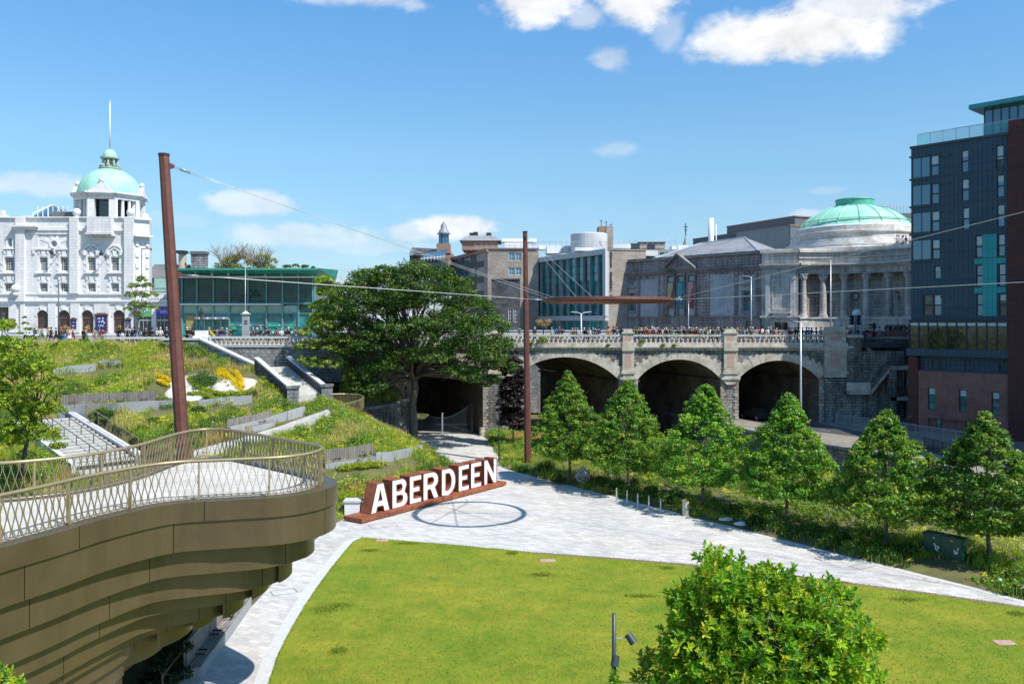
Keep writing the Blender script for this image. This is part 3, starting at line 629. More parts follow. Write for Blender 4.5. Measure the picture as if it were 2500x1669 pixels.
# deck and back parapet
d = MB(); d.box(-16, 47, VY+.35, 122.5, 10.3, 10.9); d.build('road_deck', M['asph'], VT)
d = MB(); d.box(-12.3, 60, 118.5, 119, 10.9, 12.0); d.box(-12.3, 60, 118.4, 119.1, 12.0, 12.15); d.build('back_parapet', M['kerb'], VT)
# upper streets
sheet('street', [(-120, 97.2, 10.88), (-12.3, 97.2, 10.88), (-12.3, 119, 11.3), (-120, 119, 11.3)], M['foot'])
mb = MB(); mb.box(-200, -12.3, 119, 300, 8, 11.3); mb.box(-12.3, 18, 134, 300, -1, 11.0); mb.box(18, 200, 122.6, 300, -1, 11.0); o = mb.build('street', M['roughl']); o['kind'] = 'structure'
# dressed abutment at left (pale block seen under the tree)
t = thing('abutment_block', 'pale ashlar abutment block of the viaduct half hidden left of the sycamore', 'abutment', (-17, 98.5, 0))
mb = MB(); f2 = FP((-19.6, 99.2), (-12.4, 99.2)); mb.fbox(f2, 0, 7.0, 3, 9.9, -1, .0); mb.build('wall_face', M['ash'], t); mb = MB(); mb.fbox(f2, -.2, 7.1, 9.9, 10.2, -1, .3)
mb.build('cornice', M['stone'], t)
# ================================================================ RIGHT ABUTMENT WALL AND OPEN STAIR
t = thing('abutment_wall', 'tall dark granite abutment wall beside the open staircase', 'wall', (37, 102, 1.5))
mb = MB(); mb.fbox(VF, vx(2066), vx(2102), 1.3, 11.5, -2.5, .28); mb.fbox(VF, vx(1999)+.65, vx(2066), 1.3, 6.6, -.05, .22)
bf = FP((38.6, 103.2), (49, 103.2)); mb.fbox(bf, 0, 10.4, 1.3, 11.25, -1, 0); mb.build('wall_face', M['rough'], t)
mb = MB(); mb.fbox(bf, -.1, 10.4, 11.25, 11.5, -1.05, .12); mb.fbox(VF, vx(2066)-.02, vx(2102)+.1, 11.5, 11.8, -2.55, .4); mb.build('coping', M['stone'], t)
t = thing('open_staircase', 'granite open staircase zigzagging down between abutment and red tower block', 'staircase', (42, 101, 1.5))
def stair(mb, a, b, za, zb, y0, y1, n, under=.35):
    for i in range(n):
        x0 = a+(b-a)*i/n; x1 = a+(b-a)*(i+1)/n; z = za+(zb-za)*(i+1)/n; mb.box(min(x0, x1), max(x0, x1), y0, y1, z-under, z)
def bars(mb, p, q, h=1.05, st=.14, r=.012, rr=.022):
    p = Vector(p); q = Vector(q); L = (q-p).length; n = max(2, int(L/st)); mb.tube([p+Vector((0, 0, h)), q+Vector((0, 0, h))], rr, 6); mb.tube([p+Vector((0, 0, .12)), q+Vector((0, 0, .12))], rr*.8, 5)
    for i in range(n+1):
        a = p.lerp(q, i/n); r_ = rr if i % 12 == 0 else r; mb.box(a.x-r_, a.x+r_, a.y-r_, a.y+r_, a.z, a.z+h)
for nm, a, b, za, zb, y0, y1, n in [('upper_flight', 41.6, 44.3, 11.0, 8.2, 100.6, 102.2, 14), ('middle_flight', 44.0, 41.6, 8.2, 5.3, 99.0, 100.5, 14), ('lower_flight', 44.0, 41.5, 4.6, 1.6, 100.6, 102.2, 15)]:
    mb = MB(); stair(mb, a, b, za, zb, y0, y1, n, .45); fl = mb.build(nm, M['stone'], t)
    mb = MB(); bars(mb, (a, y0, za), (b, y0, zb)); mb.build('railing', M['darkb'], fl)
mb = MB(); mb.box(44.2, 47, 99, 103.1, 7.75, 8.2); mb.box(39.2, 41.7, 99, 103.1, 4.9, 5.3); mb.box(44, 47, 99, 103.1, 4.2, 4.6); mb.box(38.9, 41.7, 98.9, 99.15, 5.3, 6.3); mb.build('landing', M['stone'], t)
mb = MB(); mb.box(43.85, 44.7, 99, 99.9, 1.5, 7.74); mb.box(46.2, 47, 99, 99.9, 1.5, 7.74); mb.build('stone_column', M['rough'], t)
mb = MB(); bars(mb, (44.4, 99.05, 8.2), (47, 99.05, 8.2)); bars(mb, (44.7, 99.05, 4.6), (47, 99.05, 4.6)); bars(mb, (39, 101, 11.6), (41.4, 101, 11.2)); mb.build('railing', M['darkb'], t)
# brick planter with topiary balls, and street railings below
t = thing('brick_planter', 'long brown brick planter wall at the head of the open staircase', 'planter', (46, 105, 11))
mb = MB(); mb.box(43.3, 50, 104.6, 105.6, 10.9, 12.2); mb.build('planter_box', M['rbrick'], t)
for i, px in enumerate((2168, 2180, 2194, 2205, 2222)):
    c = W(px, 801, 105.1); n = 700; d = nrm(rng.normal(size=(n, 3))); P = d*(.38+.06*rng.random((n, 1)))+np.array([0, 0, .0]); q = leaves(P, nrm(d+rng.normal(size=(n, 3))*.4), .05)
    o = quads('topiary_ball', q, pick_cols(n, [(.012, .02, .01), (.02, .03, .015)], [1, 1]), M['leaf'], org=(c.x, c.y, 12.55))
    tag(o, ['leftmost', 'second from left', 'middle', 'second from right', 'rightmost'][i]+' of the five dark clipped balls on the brown brick planter', 'topiary', 'clipped balls on the brick planter')
def railing_run(pts, label, h=1.1, mat='galv', z=1.62, name='guard_railing'):
    t = thing(name, label, 'railing', (pts[0][0], pts[0][1], z))
    for i in range(len(pts)-1):
        mb = MB(); bars(mb, (*pts[i], z), (*pts[i+1], z), h, .12, .011, .028); mb.build('railing_panel', M[mat], t)
    return t
railing_run([(37.5, 98.6), (39.3, 94), (41.3, 89.5), (42.4, 86), (44.2, 81), (45.6, 77.5)], 'grey pedestrian railing along the far pavement below the open staircase')
railing_run([(38.2, 79), (38.6, 74), (39.2, 68), (39.8, 62), (40.2, 56), (40.4, 50)], 'dark upright railing along the near kerb behind the two right trees', 1.05, 'dark')
# ================================================================ CURVED LOOKOUT PLATFORM
def smoothc(P, n):      # closed Catmull-Rom
    P = [Vector(p) for p in P]; k = len(P); out = []
    for i in range(k):
        a, b, c, d = P[i-1], P[i], P[(i+1) % k], P[(i+2) % k]
        for j in range(n):
            t = j/n; out.append(.5*((2*b)+(c-a)*t+(2*a-5*b+4*c-d)*t*t+(3*b-a-3*c+d)*t**3))
    return out
DZ = 7.75; RH = 1.25
FR = [(-26, 12.0), (-21, 14.0), (-16.8, 16.2), (-14.3, 19.0), (-13.2, 21.9), (-12.7, 23.2), (-12.1, 25.04), (-10.9, 26.9), (-9.0, 27.6), (-7.6, 28.05), (-6.85, 28.9), (-6.7, 30.0), (-7.2, 30.9), (-8.85, 32.5), (-10.66, 34.2), (-12.0, 35.25), (-12.9, 35.1), (-13.35, 33.6), (-13.5, 30.9), (-14.25, 28.6), (-15.6, 27.2), (-17.5, 26.5), (-21, 25.2), (-26, 24.0)]
OUT = smoothc(FR, 10)
def offset(P, d):
    k = len(P); o = []
    for i in range(k):
        t = (P[(i+1) % k]-P[i-1]); t = t.normalized() if t.length > 1e-9 else Vector((1, 0)); o.append(P[i]+Vector((t.y, -t.x))*d)
    return o
PT = thing('lookout_platform', 'curved bronze clad lookout walkway with stepped tiers and wavy railing', 'platform', (-14, 26, 0))
mb = MB(); mb.face([(p.x, p.y, DZ) for p in OUT]); mb.build('deck', M['deck'], PT)
E0 = offset(OUT, .55)
def tier_outline(k):
    A0 = offset(OUT, 1.0); P = []; r = []; D_ = -.15*k-.008*k*k
    for p, q in zip(OUT, A0): nn = q-p; P.append(p+nn*.49-Vector((-.75, .66))*D_*(1-sstep((nn.y-.2)/.6)*sstep((-9.5-p.x)/2.5)))
    for p in P:
        s = sstep((p.x+13.2)/5.6); r.append(Vector((p.x-.62*k*s-.014*k*k*s, p.y+(.05*k if p.y < 29 else -.12*k)*s)))
    return r
def resamp_closed(P, n):
    Q = resample([tuple(p) for p in P]+[tuple(P[0])], n+1); return Q[:-1]
# top cover ring
mb = MB(); k = len(OUT); I = offset(OUT, -.06)
for i in range(k):
    j = (i+1) % k; mb.face([(I[i].x, I[i].y, DZ+.03), (E0[i].x, E0[i].y, DZ+.05), (E0[j].x, E0[j].y, DZ+.05), (I[j].x, I[j].y, DZ+.03)]); mb.face([(I[j].x, I[j].y, DZ-.02), (I[j].x, I[j].y, DZ+.03), (I[i].x, I[i].y, DZ+.03), (I[i].x, I[i].y, DZ-.02)][::-1])
mb.build('edge_cover', M['bronze'], PT, smooth=False)
zt = DZ+.05
for tnum in range(12):
    h = [.62, .92, .84, .8, .52, .62, .36, .52, .6, .6, .5, .5][tnum]; P = E0 if tnum == 0 else (offset(OUT, .49) if tnum == 1 else tier_outline(tnum-1))
    n = 420; P = resamp_closed(P, n); zb = zt-h; mb = MB(); bk = MB(); In = offset(P, -.05)
    pan = 24 + (tnum*5) % 9; ph = tnum*6
    for i in range(n):
        j = (i+1) % n; a, b = P[i], P[j]
        if (i+ph) % pan == 0 or False:
            g = .022; L = (b-a).length; a = a.lerp(b, min(.45, g/max(L, 1e-6)))
        mb.face([(a.x, a.y, zb), (b.x, b.y, zb), (b.x, b.y, zt), (a.x, a.y, zt)])
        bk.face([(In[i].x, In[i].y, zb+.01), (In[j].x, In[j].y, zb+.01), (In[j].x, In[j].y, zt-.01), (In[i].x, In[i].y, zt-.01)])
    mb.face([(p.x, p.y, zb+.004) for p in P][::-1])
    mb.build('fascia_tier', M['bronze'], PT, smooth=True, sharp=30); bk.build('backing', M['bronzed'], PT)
    zt = zb
# railing: handrail, posts, wavy bars
HRp = resamp_closed(OUT, 260); mb = MB(); k = 260
def rz(p): return DZ
ring = [(p.x, p.y, DZ+RH) for p in HRp]
mb.tube(ring, .055, 8, closed=True); o = mb.build('handrail', M['rail'], PT, smooth=True)
mb = MB(); mb.tube([(p.x, p.y, DZ+.09) for p in HRp], .025, 6, closed=True); mb.build('bottom_rail', M['rail'], PT, smooth=True)
tot = sum((HRp[(i+1) % k]-HRp[i]).length for i in range(k)); nb = int(tot/.115); nb -= nb % 2; BP = resamp_closed(OUT, nb); mb = MB()
for i in range(nb):
    t = (BP[(i+1) % nb]-BP[i-1]).normalized(); nn = Vector((t.y, -t.x)); sgn = 1 if i % 2 else -1; pts = []
    for s in range(11):
        z = DZ+.09+(RH-.1)*s/10; o_ = sgn*.043*math.sin(2*PI*1.5*s/10+.0)*1.0; q = BP[i]+t*o_+nn*(.03*(1-s/10)); pts.append((q.x, q.y, z))
    # flat bar: thin across, deeper outward
    vs = []; fs = []
    for s, p in enumerate(pts):
        p = Vector(p); a = Vector((t.x, t.y, 0))*.0075; b = Vector((nn.x, nn.y, 0))*.02; vs += [p-a-b, p+a-b, p+a+b, p-a+b]
    for s in range(10):
        for j in range(4): j2 = (j+1) % 4; fs.append((s*4+j, s*4+j2, (s+1)*4+j2, (s+1)*4+j))
    mb.mesh(vs, fs)
mb.build('wavy_bars', M['rail'], PT)
npst = int(tot/2.15); PP = resamp_closed(OUT[40:]+OUT[:40], npst)
PPn = resamp_closed(OUT[40:]+OUT[:40], npst*10)
for i in range(npst):
    p = PP[i]; t = (PPn[(i*10+1) % (npst*10)]-PPn[i*10-1]).normalized(); nn = Vector((t.y, -t.x)); mb = MB()
    a = Vector((t.x, t.y, 0))*.028; b = Vector((nn.x, nn.y, 0)); c0 = Vector((p.x, p.y, DZ)); c1 = Vector((p.x, p.y, DZ+RH-.04))
    mb.hexa([c0-a-b*.05, c0+a-b*.05, c0+a+b*.09, c0-a+b*.09, c1-a-b*.03, c1+a-b*.03, c1+a+b*.035, c1-a+b*.035]); mb.build('post', M['rail'], PT)
# ================================================================ MASTS, RING AND CABLES
HC = Vector(((1483-1250)/39.5, 52.7, 14.75)); HR = 3.83
def mast(x, y, z0, top, r0, r1, label, joint, lug):
    t = thing('steel_mast', label, 'mast', (x, y, z0), 'rusty masts holding up the suspended ring'); a = Vector((x, y, z0)); b = Vector(top); mb = MB()
    f = joint; m = a.lerp(b, f); rm = r0+(r1-r0)*f
    for p, q, s, e in ((a, m, r0, rm), (m+(b-a).normalized()*.02, b, rm*.985, r1)):
        mb.tube([p, q], [s, e], 8, ph=PI/8)
    mb.tube([m-(b-a).normalized()*.03, m+(b-a).normalized()*.05], [rm*.96, rm*.95], 8, ph=PI/8); mb.build('pole', M['corten'], t)
    mb = MB(); mb.tube([b-Vector((0, 0, .05)), b+Vector((0, 0, .06))], [r1*1.12, r1*1.12], 8, ph=PI/8); mb.build('cap', M['dark'], t)
    mb = MB(); mb.tube([a-Vector((0, 0, .1)), a+Vector((0, 0, .12))], [r0*1.7, r0*1.7], 16); mb.build('footing', M['conc'], t)
    pts = []
    for fr in lug:
        p = a.lerp(b, fr); d = (HC-p); d.z = 0; d.normalize(); rr = r0+(r1-r0)*fr; l = MB(); e = Vector((-d.y, d.x, 0))*.02
        l.hexa([p+d*rr*.8-e-Vector((0, 0, .18)), p+d*rr*.8+e-Vector((0, 0, .18)), p+d*(rr+.22)+e-Vector((0, 0, .08)), p+d*(rr+.22)-e-Vector((0, 0, .08)), p+d*rr*.8-e+Vector((0, 0, .18)), p+d*rr*.8+e+Vector((0, 0, .18)), p+d*(rr+.22)+e+Vector((0, 0, .06)), p+d*(rr+.22)-e+Vector((0, 0, .06))]); l.build('lug', M['corten'], t); pts.append(p+d*(rr+.2))
    return pts
LB = Vector((-15.6, 41.6, 0)); LTp = W(400, 378, 42.4)
lz = (CZ-(668-HOR)/FPX*42-0)/LTp.z
L1 = mast(LB.x, LB.y, -.1, LTp, .385, .245, 'huge rusty steel mast leaning left behind the lookout platform', .335, [.975, lz])
MBs = G(1289, 1134); MTp = W(1282, 566, 80.3)
L2 = mast(MBs.x, MBs.y, 0, MTp, .37, .225, 'slim rusty steel mast standing in the planting left of the tree row', .38, [.975, .72])
L3 = mast(40, 30, 0, (41.2, 29.2, 24.2), .385, .245, 'rusty steel mast standing beyond the right edge of the photo', .35, [.95, .66])
t = thing('suspended_ring', 'large rusty steel ring hanging level in mid air from cables', 'ring', HC)
mb = MB(); N = 72
tilt = 0.0
vs = []; fs = []; prof2 = [(-.16, -.13), (.02, -.17), (.17, -.02), (.14, .12), (-.04, .15), (-.18, .03)]
for i in range(N):
    a = 2*PI*i/N
    for (r, z) in prof2: vs.append((HC.x+(HR+r)*math.cos(a), HC.y+(HR+r)*math.sin(a), HC.z+z))
K = 6
for i in range(N):
    for j in range(K): fs.append((i*K+j, ((i+1) % N)*K+j, ((i+1) % N)*K+(j+1) % K, i*K+(j+1) % K))
mb.mesh(vs, fs); mb.build('ring_tube', M['corten'], t, smooth=True, sharp=25)
def ringpt(a): return HC+Vector((HR*math.cos(a), HR*math.sin(a), 0))
def cable(name, p, q, r, label, sag=.0, n=10, grp='thin steel cables of the suspended ring'):
    p = Vector(p); q = Vector(q); mb = MB(); mb.tube([p.lerp(q, i/n)-Vector((0, 0, sag*4*(i/n)*(1-i/n))) for i in range(n+1)], r, 5)
    d = (q-p).normalized()
    for e, s in ((p, d), (q, -d)): mb.tube([e+s*.25, e+s*.8], .035, 6)
    o = mb.build(name, M['galv'], smooth=True, org=p); tag(o, label, 'cable', grp)
aL = PI*.93; aM = PI*.62; aR = 0.0
cable('steel_cable', L1[0], ringpt(PI*.80), .012, 'upper of the twin cables from the top of the leaning mast to the ring')
cable('steel_cable', L1[0]+Vector((0, .1, -.08)), ringpt(PI*.72), .012, 'lower of the twin cables from the top of the leaning mast to the ring')
cable('steel_cable', L1[1], ringpt(PI), .016, 'single cable from the middle of the leaning mast to the left of the ring')
cable('steel_cable', L2[0], ringpt(PI*.62), .017, 'left cable falling from the top of the slim mast to the ring')
cable('steel_cable', L2[0]+Vector((.08, 0, 0)), ringpt(PI*.52), .017, 'right cable falling from the top of the slim mast to the ring')
cable('steel_cable', L2[1], ringpt(PI*.70), .020, 'short cable from the side of the slim mast to the ring')
cable('steel_cable', L3[0], ringpt(PI*.01), .018, 'cable rising from the ring to the upper right edge of the photo')
cable('steel_cable', L3[1], ringpt(-PI*.03), .018, 'nearly level cable running right from the ring past the tower block')
for i, (a, b) in enumerate([(.80, -.12), (.72, -.30), (.93, -.04), (.62, -.55), (1.0, .02), (.52, -.72)]):
    cable('steel_cable', ringpt(PI*a), ringpt(PI*b), .034, 'thin cable crossing inside the hanging ring '+['nearest its right end', 'from the far left to the near right', 'most level, just behind the centre', 'from the far middle to the near side', 'straight from left end to right end', 'steepest, toward the viewer'][i], grp='thin cables across the ring')
# ================================================================ BIG LETTER SIGN
SF = FP(G(905, 1256, .34)[:2], G(1212, 1177, .34)[:2])
def bez(c, p0, p1, p2, n=8): return [(c[0]*0+((1-t)**2*p0[0]+2*t*(1-t)*p1[0]+t*t*p2[0]), ((1-t)**2*p0[1]+2*t*(1-t)*p1[1]+t*t*p2[1])) for t in [i/n for i in range(n+1)]]
def rnd(cx, cy, rx, ry, a0, a1, n=12): return [(cx+rx*math.cos(math.radians(a0+(a1-a0)*i/n)), cy+ry*math.sin(math.radians(a0+(a1-a0)*i/n))) for i in range(n+1)]
s = .30
GL = {
 'A': ([[(0, 0), (s*1.0, 0), (.36, .2), (.64, .2), (1-s*1.0, 0), (1, 0), (.67, 1), (.33, 1)]], [[(.42, .42), (.5, .74), (.58, .42)]]),
 'B': ([[(0, 0), (.6, 0)]+rnd(.62, .28, .38, .28, -90, 60)+rnd(.60, .76, .32, .24, -35, 90)+[(0, 1)]], [[(s, .2), (s, .42), (.55, .42)]+rnd(.57, .31, .1, .11, 90, -90, 6)[1:-1]+[(.55, .2)], [(s, .6), (s, .8), (.52, .8)]+rnd(.54, .7, .09, .1, 90, -90, 6)[1:-1]+[(.52, .6)]]),
 'E': ([[(0, 0), (1, 0), (1, .2), (.36, .2), (.36, .4), (.86, .4), (.86, .6), (.36, .6), (.36, .8), (1, .8), (1, 1), (0, 1)]], []),
 'R': ([[(0, 0), (s, 0), (s, .36), (.46, .36), (.68, 0), (1.02, 0), (.77, .42)]+rnd(.60, .69, .38, .31, -38, 90)+[(0, 1)]], [[(s, .57), (s, .8), (.52, .8)]+rnd(.54, .685, .13, .115, 90, -90, 6)[1:-1]+[(.52, .57)]]),
 'D': ([[(0, 0), (.5, 0)]+rnd(.5, .5, .5, .5, -90, 90, 18)+[(0, 1)]], [[(s, .2), (s, .8), (.47, .8)]+rnd(.47, .5, .21, .3, 90, -90, 10)[1:-1]+[(.47, .2)]]),
 'N': ([[(0, 0), (s*.9, 0), (s*.9, .58), (1-s*.9, 0), (1, 0), (1, 1), (1-s*.9, 1), (1-s*.9, .42), (s*.9, 1), (0, 1)]], []),
}
def inset2(poly, d):
    k = len(poly); P = [Vector(p) for p in poly]; o = []
    ar = sum(P[i].x*P[(i+1) % k].y-P[(i+1) % k].x*P[i].y for i in range(k)); sg = 1 if ar > 0 else -1
    for i in range(k):
        a = (P[i]-P[i-1]); b = (P[(i+1) % k]-P[i])
        if a.length < 1e-6 or b.length < 1e-6: o.append(tuple(P[i])); continue
        a.normalize(); b.normalize(); na = Vector((-a.y, a.x))*sg; nb = Vector((-b.y, b.x))*sg; m = na+nb
        if m.length < 1e-6: m = na
        m = m.normalized(); sc = d/max(.45, m.dot(na)); o.append(tuple(P[i]+m*sc))
    return o
def fill_shape(outer, holes, F, n0, n1, mb, sides=True):
    """triangulated extruded 2D shape through tessellate"""
    from mathutils.geometry import tessellate_polygon
    loops = outer+holes; flat = [p for L in loops for p in L]
    tr = tessellate_polygon([[Vector((p[0], p[1], 0)) for p in L] for L in loops])
    for a, b, c in tr:
        A, B, C = flat[a], flat[b], flat[c]
        if (B[0]-A[0])*(C[1]-A[1])-(C[0]-A[0])*(B[1]-A[1]) < 0: B, C = C, B
        mb.face([F.pt(A[0], A[1], n1), F.pt(B[0], B[1], n1), F.pt(C[0], C[1], n1)])
        if sides: mb.face([F.pt(C[0], C[1], n0), F.pt(B[0], B[1], n0), F.pt(A[0], A[1], n0)])
    if sides:
        for L in loops:
            for i in range(len(L)): p, q = L[i], L[(i+1) % len(L)]; mb.face([F.pt(*p, n0), F.pt(*q, n0), F.pt(*q, n1), F.pt(*p, n1)])
ST = thing('letter_sign', 'huge rusty steel and white letters reading ABERDEEN on a long plinth', 'letter sign', G(1050, 1218))
LX = [('A', 537, 703, 985), ('B', 720, 856, 958), ('E', 868, 972, 918), ('R', 985, 1118, 898), ('D', 1141, 1262, 868), ('E', 1285, 1377, 822), ('E', 1390, 1482, 798), ('N', 1503, 1612, 763)]
zb = .34
for ch, x0, x1, ty in LX:
    bx = lambda x: 750+x/3.485
    yb = 1256+(bx(x0)-905)*(1177-1256)/(1212-905)
    u0 = SF.hit(bx(x0), yb)[0]; u1 = SF.hit(bx(x1), yb+(x1-x0)/3.485*(-.257))[0]; Hh = 2.02; w = u1-u0
    out, ho = GL[ch]; sc = lambda L: [(u0+p[0]*w, zb+p[1]*Hh) for p in L]
    O = [sc(L) for L in out]; Hs = [sc(L) for L in ho]
    mb = MB(); fill_shape(O, Hs, SF, -.95, -.0, mb)
    sh = mb.build('letter', M['rust'], ST); sh['label'] = 'letter '+ch
    # rim: leave as shell, white face inset shape slightly proud behind a thin rim
    O2 = [inset2(L, .055) for L in O]; H2 = [inset2(L, -.055) for L in Hs]
    mb = MB(); fill_shape(O2, H2, SF, .0, .012, mb, True); mb.build('white_face', M['white'], sh)
    mb = MB()
    for L, L2 in list(zip(O, [inset2(L, .022) for L in O]))+list(zip(Hs, [inset2(L, -.022) for L in Hs])):
        kk = len(L)
        for i in range(kk):
            j = (i+1) % kk; mb.face([SF.pt(*L[i], .05), SF.pt(*L[j], .05), SF.pt(*L2[j], .05), SF.pt(*L2[i], .05)])
            mb.face([SF.pt(*L2[i], 0), SF.pt(*L2[j], 0), SF.pt(*L2[j], .05), SF.pt(*L2[i], .05)]); mb.face([SF.pt(*L[i], 0), SF.pt(*L[j], 0), SF.pt(*L[j], .05), SF.pt(*L[i], .05)])
    mb.build('rim', M['rust'], sh)
ua = SF.hit(872, 1262)[0]; ub = SF.hit(1226, 1174)[0]
mb = MB(); mb.fbox(SF, ua, ub, .08, zb, -1.25, .42); mb.build('plinth', M['rust'], ST)
mb = MB()
for i in range(9):
    u = ua+.4+(ub-ua-.8)*i/8; mb.fbox(SF, u-.05, u+.05, 0, .08, .2, .3); mb.fbox(SF, u-.05, u+.05, 0, .08, -1.1, -1.0)
mb.build('foot', M['dark'], ST)
# ================================================================ BUILDINGS
def body(mb, F, u0, u1, z0, z1, D, n=-.3, m=0): mb.fbox(F, u0, u1, z0, z1, n-D, n, m)
# ---------------------------------------------------------------- theatre
TH = thing('theatre', 'white granite theatre with green domed corner tower and flagpole', 'theatre', (-62, 120, 11.3))
TF = FP((-100, 120), (-50.9, 120)); TU = lambda px: (px-1250)/FPX*120+100; TZ = lambda py: CZ-(py-HOR)/FPX*120
h_ = lambda x0, y0, x1, y1: (TU(x0/4.48), TU(x1/4.48), TZ(500+y1/4.48), TZ(500+y0/4.48))
rowA = [h_(50, 575, 160, 720), h_(435, 575, 525, 720), h_(660, 575, 750, 720), h_(960, 575, 1050, 720), h_(1215, 575, 1305, 720)]
rowB = [h_(50, 860, 160, 950), h_(435, 860, 525, 950), h_(660, 860, 750, 950), h_(960, 860, 1050, 950), h_(1215, 860, 1305, 950)]
xtra = [tuple(v-7.2 if i < 2 else v for i, v in enumerate(rowA[0])), tuple(v-7.2 if i < 2 else v for i, v in enumerate(rowB[0]))]
small = [h_(85, 365, 135, 460)]
arch = [h_(400, 1150, 530, 1352), h_(635, 1150, 765, 1430), h_(890, 1150, 1020, 1430), h_(1235, 1150, 1365, 1430), h_(-60, 1115, 100, 1350)]
rnd_w = h_(563, 390, 632, 462)
UR = TU(329)     # right end of flat front
w = MB(); holes_wall(w, TF, TU(-200), UR, 10.9, TZ(533), rowA+rowB+small+arch+xtra+[rnd_w], .45)
# rounded heads for arches: fill top corners
for a in arch[:4]:
    u0, u1, z0, z1 = a; r = (u1-u0)/2; c = (u0+u1)/2; zc = z1-r
    for sgn in (-1, 1):
        pts = [(c+sgn*r*math.cos(t), zc+r*math.sin(t)) for t in [PI/2*i/8 for i in range(9)]]
        for i in range(8):
            (xa, za), (xb_, zb_) = pts[i], pts[i+1]; q = [(xa, za), (xa, z1), (xb_, z1), (xb_, zb_)]
            if i == 8: continue
            q = q if sgn > 0 else q[::-1]
            w.face([TF.pt(x, z, 0) for x, z in (q[::-1] if sgn > 0 else q[::-1])]); w.face([TF.pt(xa, za, 0), TF.pt(xb_, zb_, 0), TF.pt(xb_, zb_, -.45), TF.pt(xa, za, -.45)])
u0, u1, z0, z1 = rnd_w; r = (u1-u0)/2; c = (u0+u1)/2; zc = (z0+z1)/2
for i in range(16):
    a, b = 2*PI*i/16, 2*PI*(i+1)/16; f = lambda t: (c+r*max(-1, min(1, 1.45*math.cos(t))), zc+r*max(-1, min(1, 1.45*math.sin(t))))
    p = lambda t: (c+r*math.cos(t), zc+r*math.sin(t)); w.face([TF.pt(*p(a), 0), TF.pt(*f(a), .0), TF.pt(*f(b), .0), TF.pt(*p(b), 0)]); w.face([TF.pt(*p(a), 0), TF.pt(*p(b), 0), TF.pt(*p(b), -.45), TF.pt(*p(a), -.45)])
w.build('front_wall', M['wgran'], TH)
# chamfered corner + body
w = MB(); e = [(TF.a.x+UR, 120), (-51.6, 121.2), (-52.6, 124.5), (-61, 140), (-66, 150), (-110, 150), (-110, 120.45), (TF.a.x+UR, 120.45)]
w.prism(e, 10.9, TZ(533)); w.build('side_wall', M['wgran'], TH)
# mouldings
m = MB()
def band(z0, z1, n1, ua=TU(-200), ub=UR): m.fbox(TF, ua, ub, z0, z1, 0, n1)
band(TZ(719), TZ(716), .22); band(TZ(736), TZ(732), .32); band(TZ(742), TZ(736), .14); band(TZ(532), TZ(529.5), .3); band(TZ(819), TZ(813), .2)
band(TZ(563), TZ(556), .28, TU(94), TU(173)); band(TZ(572), TZ(569), .18, TU(42), TU(173)); band(TZ(555), TZ(551), .95, TU(32), TU(96)); band(TZ(561), TZ(555), .6, TU(38), TU(91)); band(TZ(564), TZ(557), .28, TU(195), TU(221)); band(TZ(564), TZ(557), .28, TU(280), TU(307))
m.build('string_course', M['wtrim'], TH)
m = MB()
for a, b, za, zb_, nn in [(42, 64, 736, 533, .5), (64, 94, 736, 571, .12), (174, 194, 716, 533, .55), (307, 329, 716, 533, .55), (52, 62, 812, 742, .3), (120, 137, 812, 742, .3), (174, 196, 812, 742, .3), (230, 268, 812, 742, .18), (307, 329, 812, 742, .3), (24, 42, 812, 742, .3)]:
    m.fbox(TF, TU(a), TU(b), TZ(za), TZ(zb_), 0, nn)
m.build('pilaster', M['wgran'], TH)
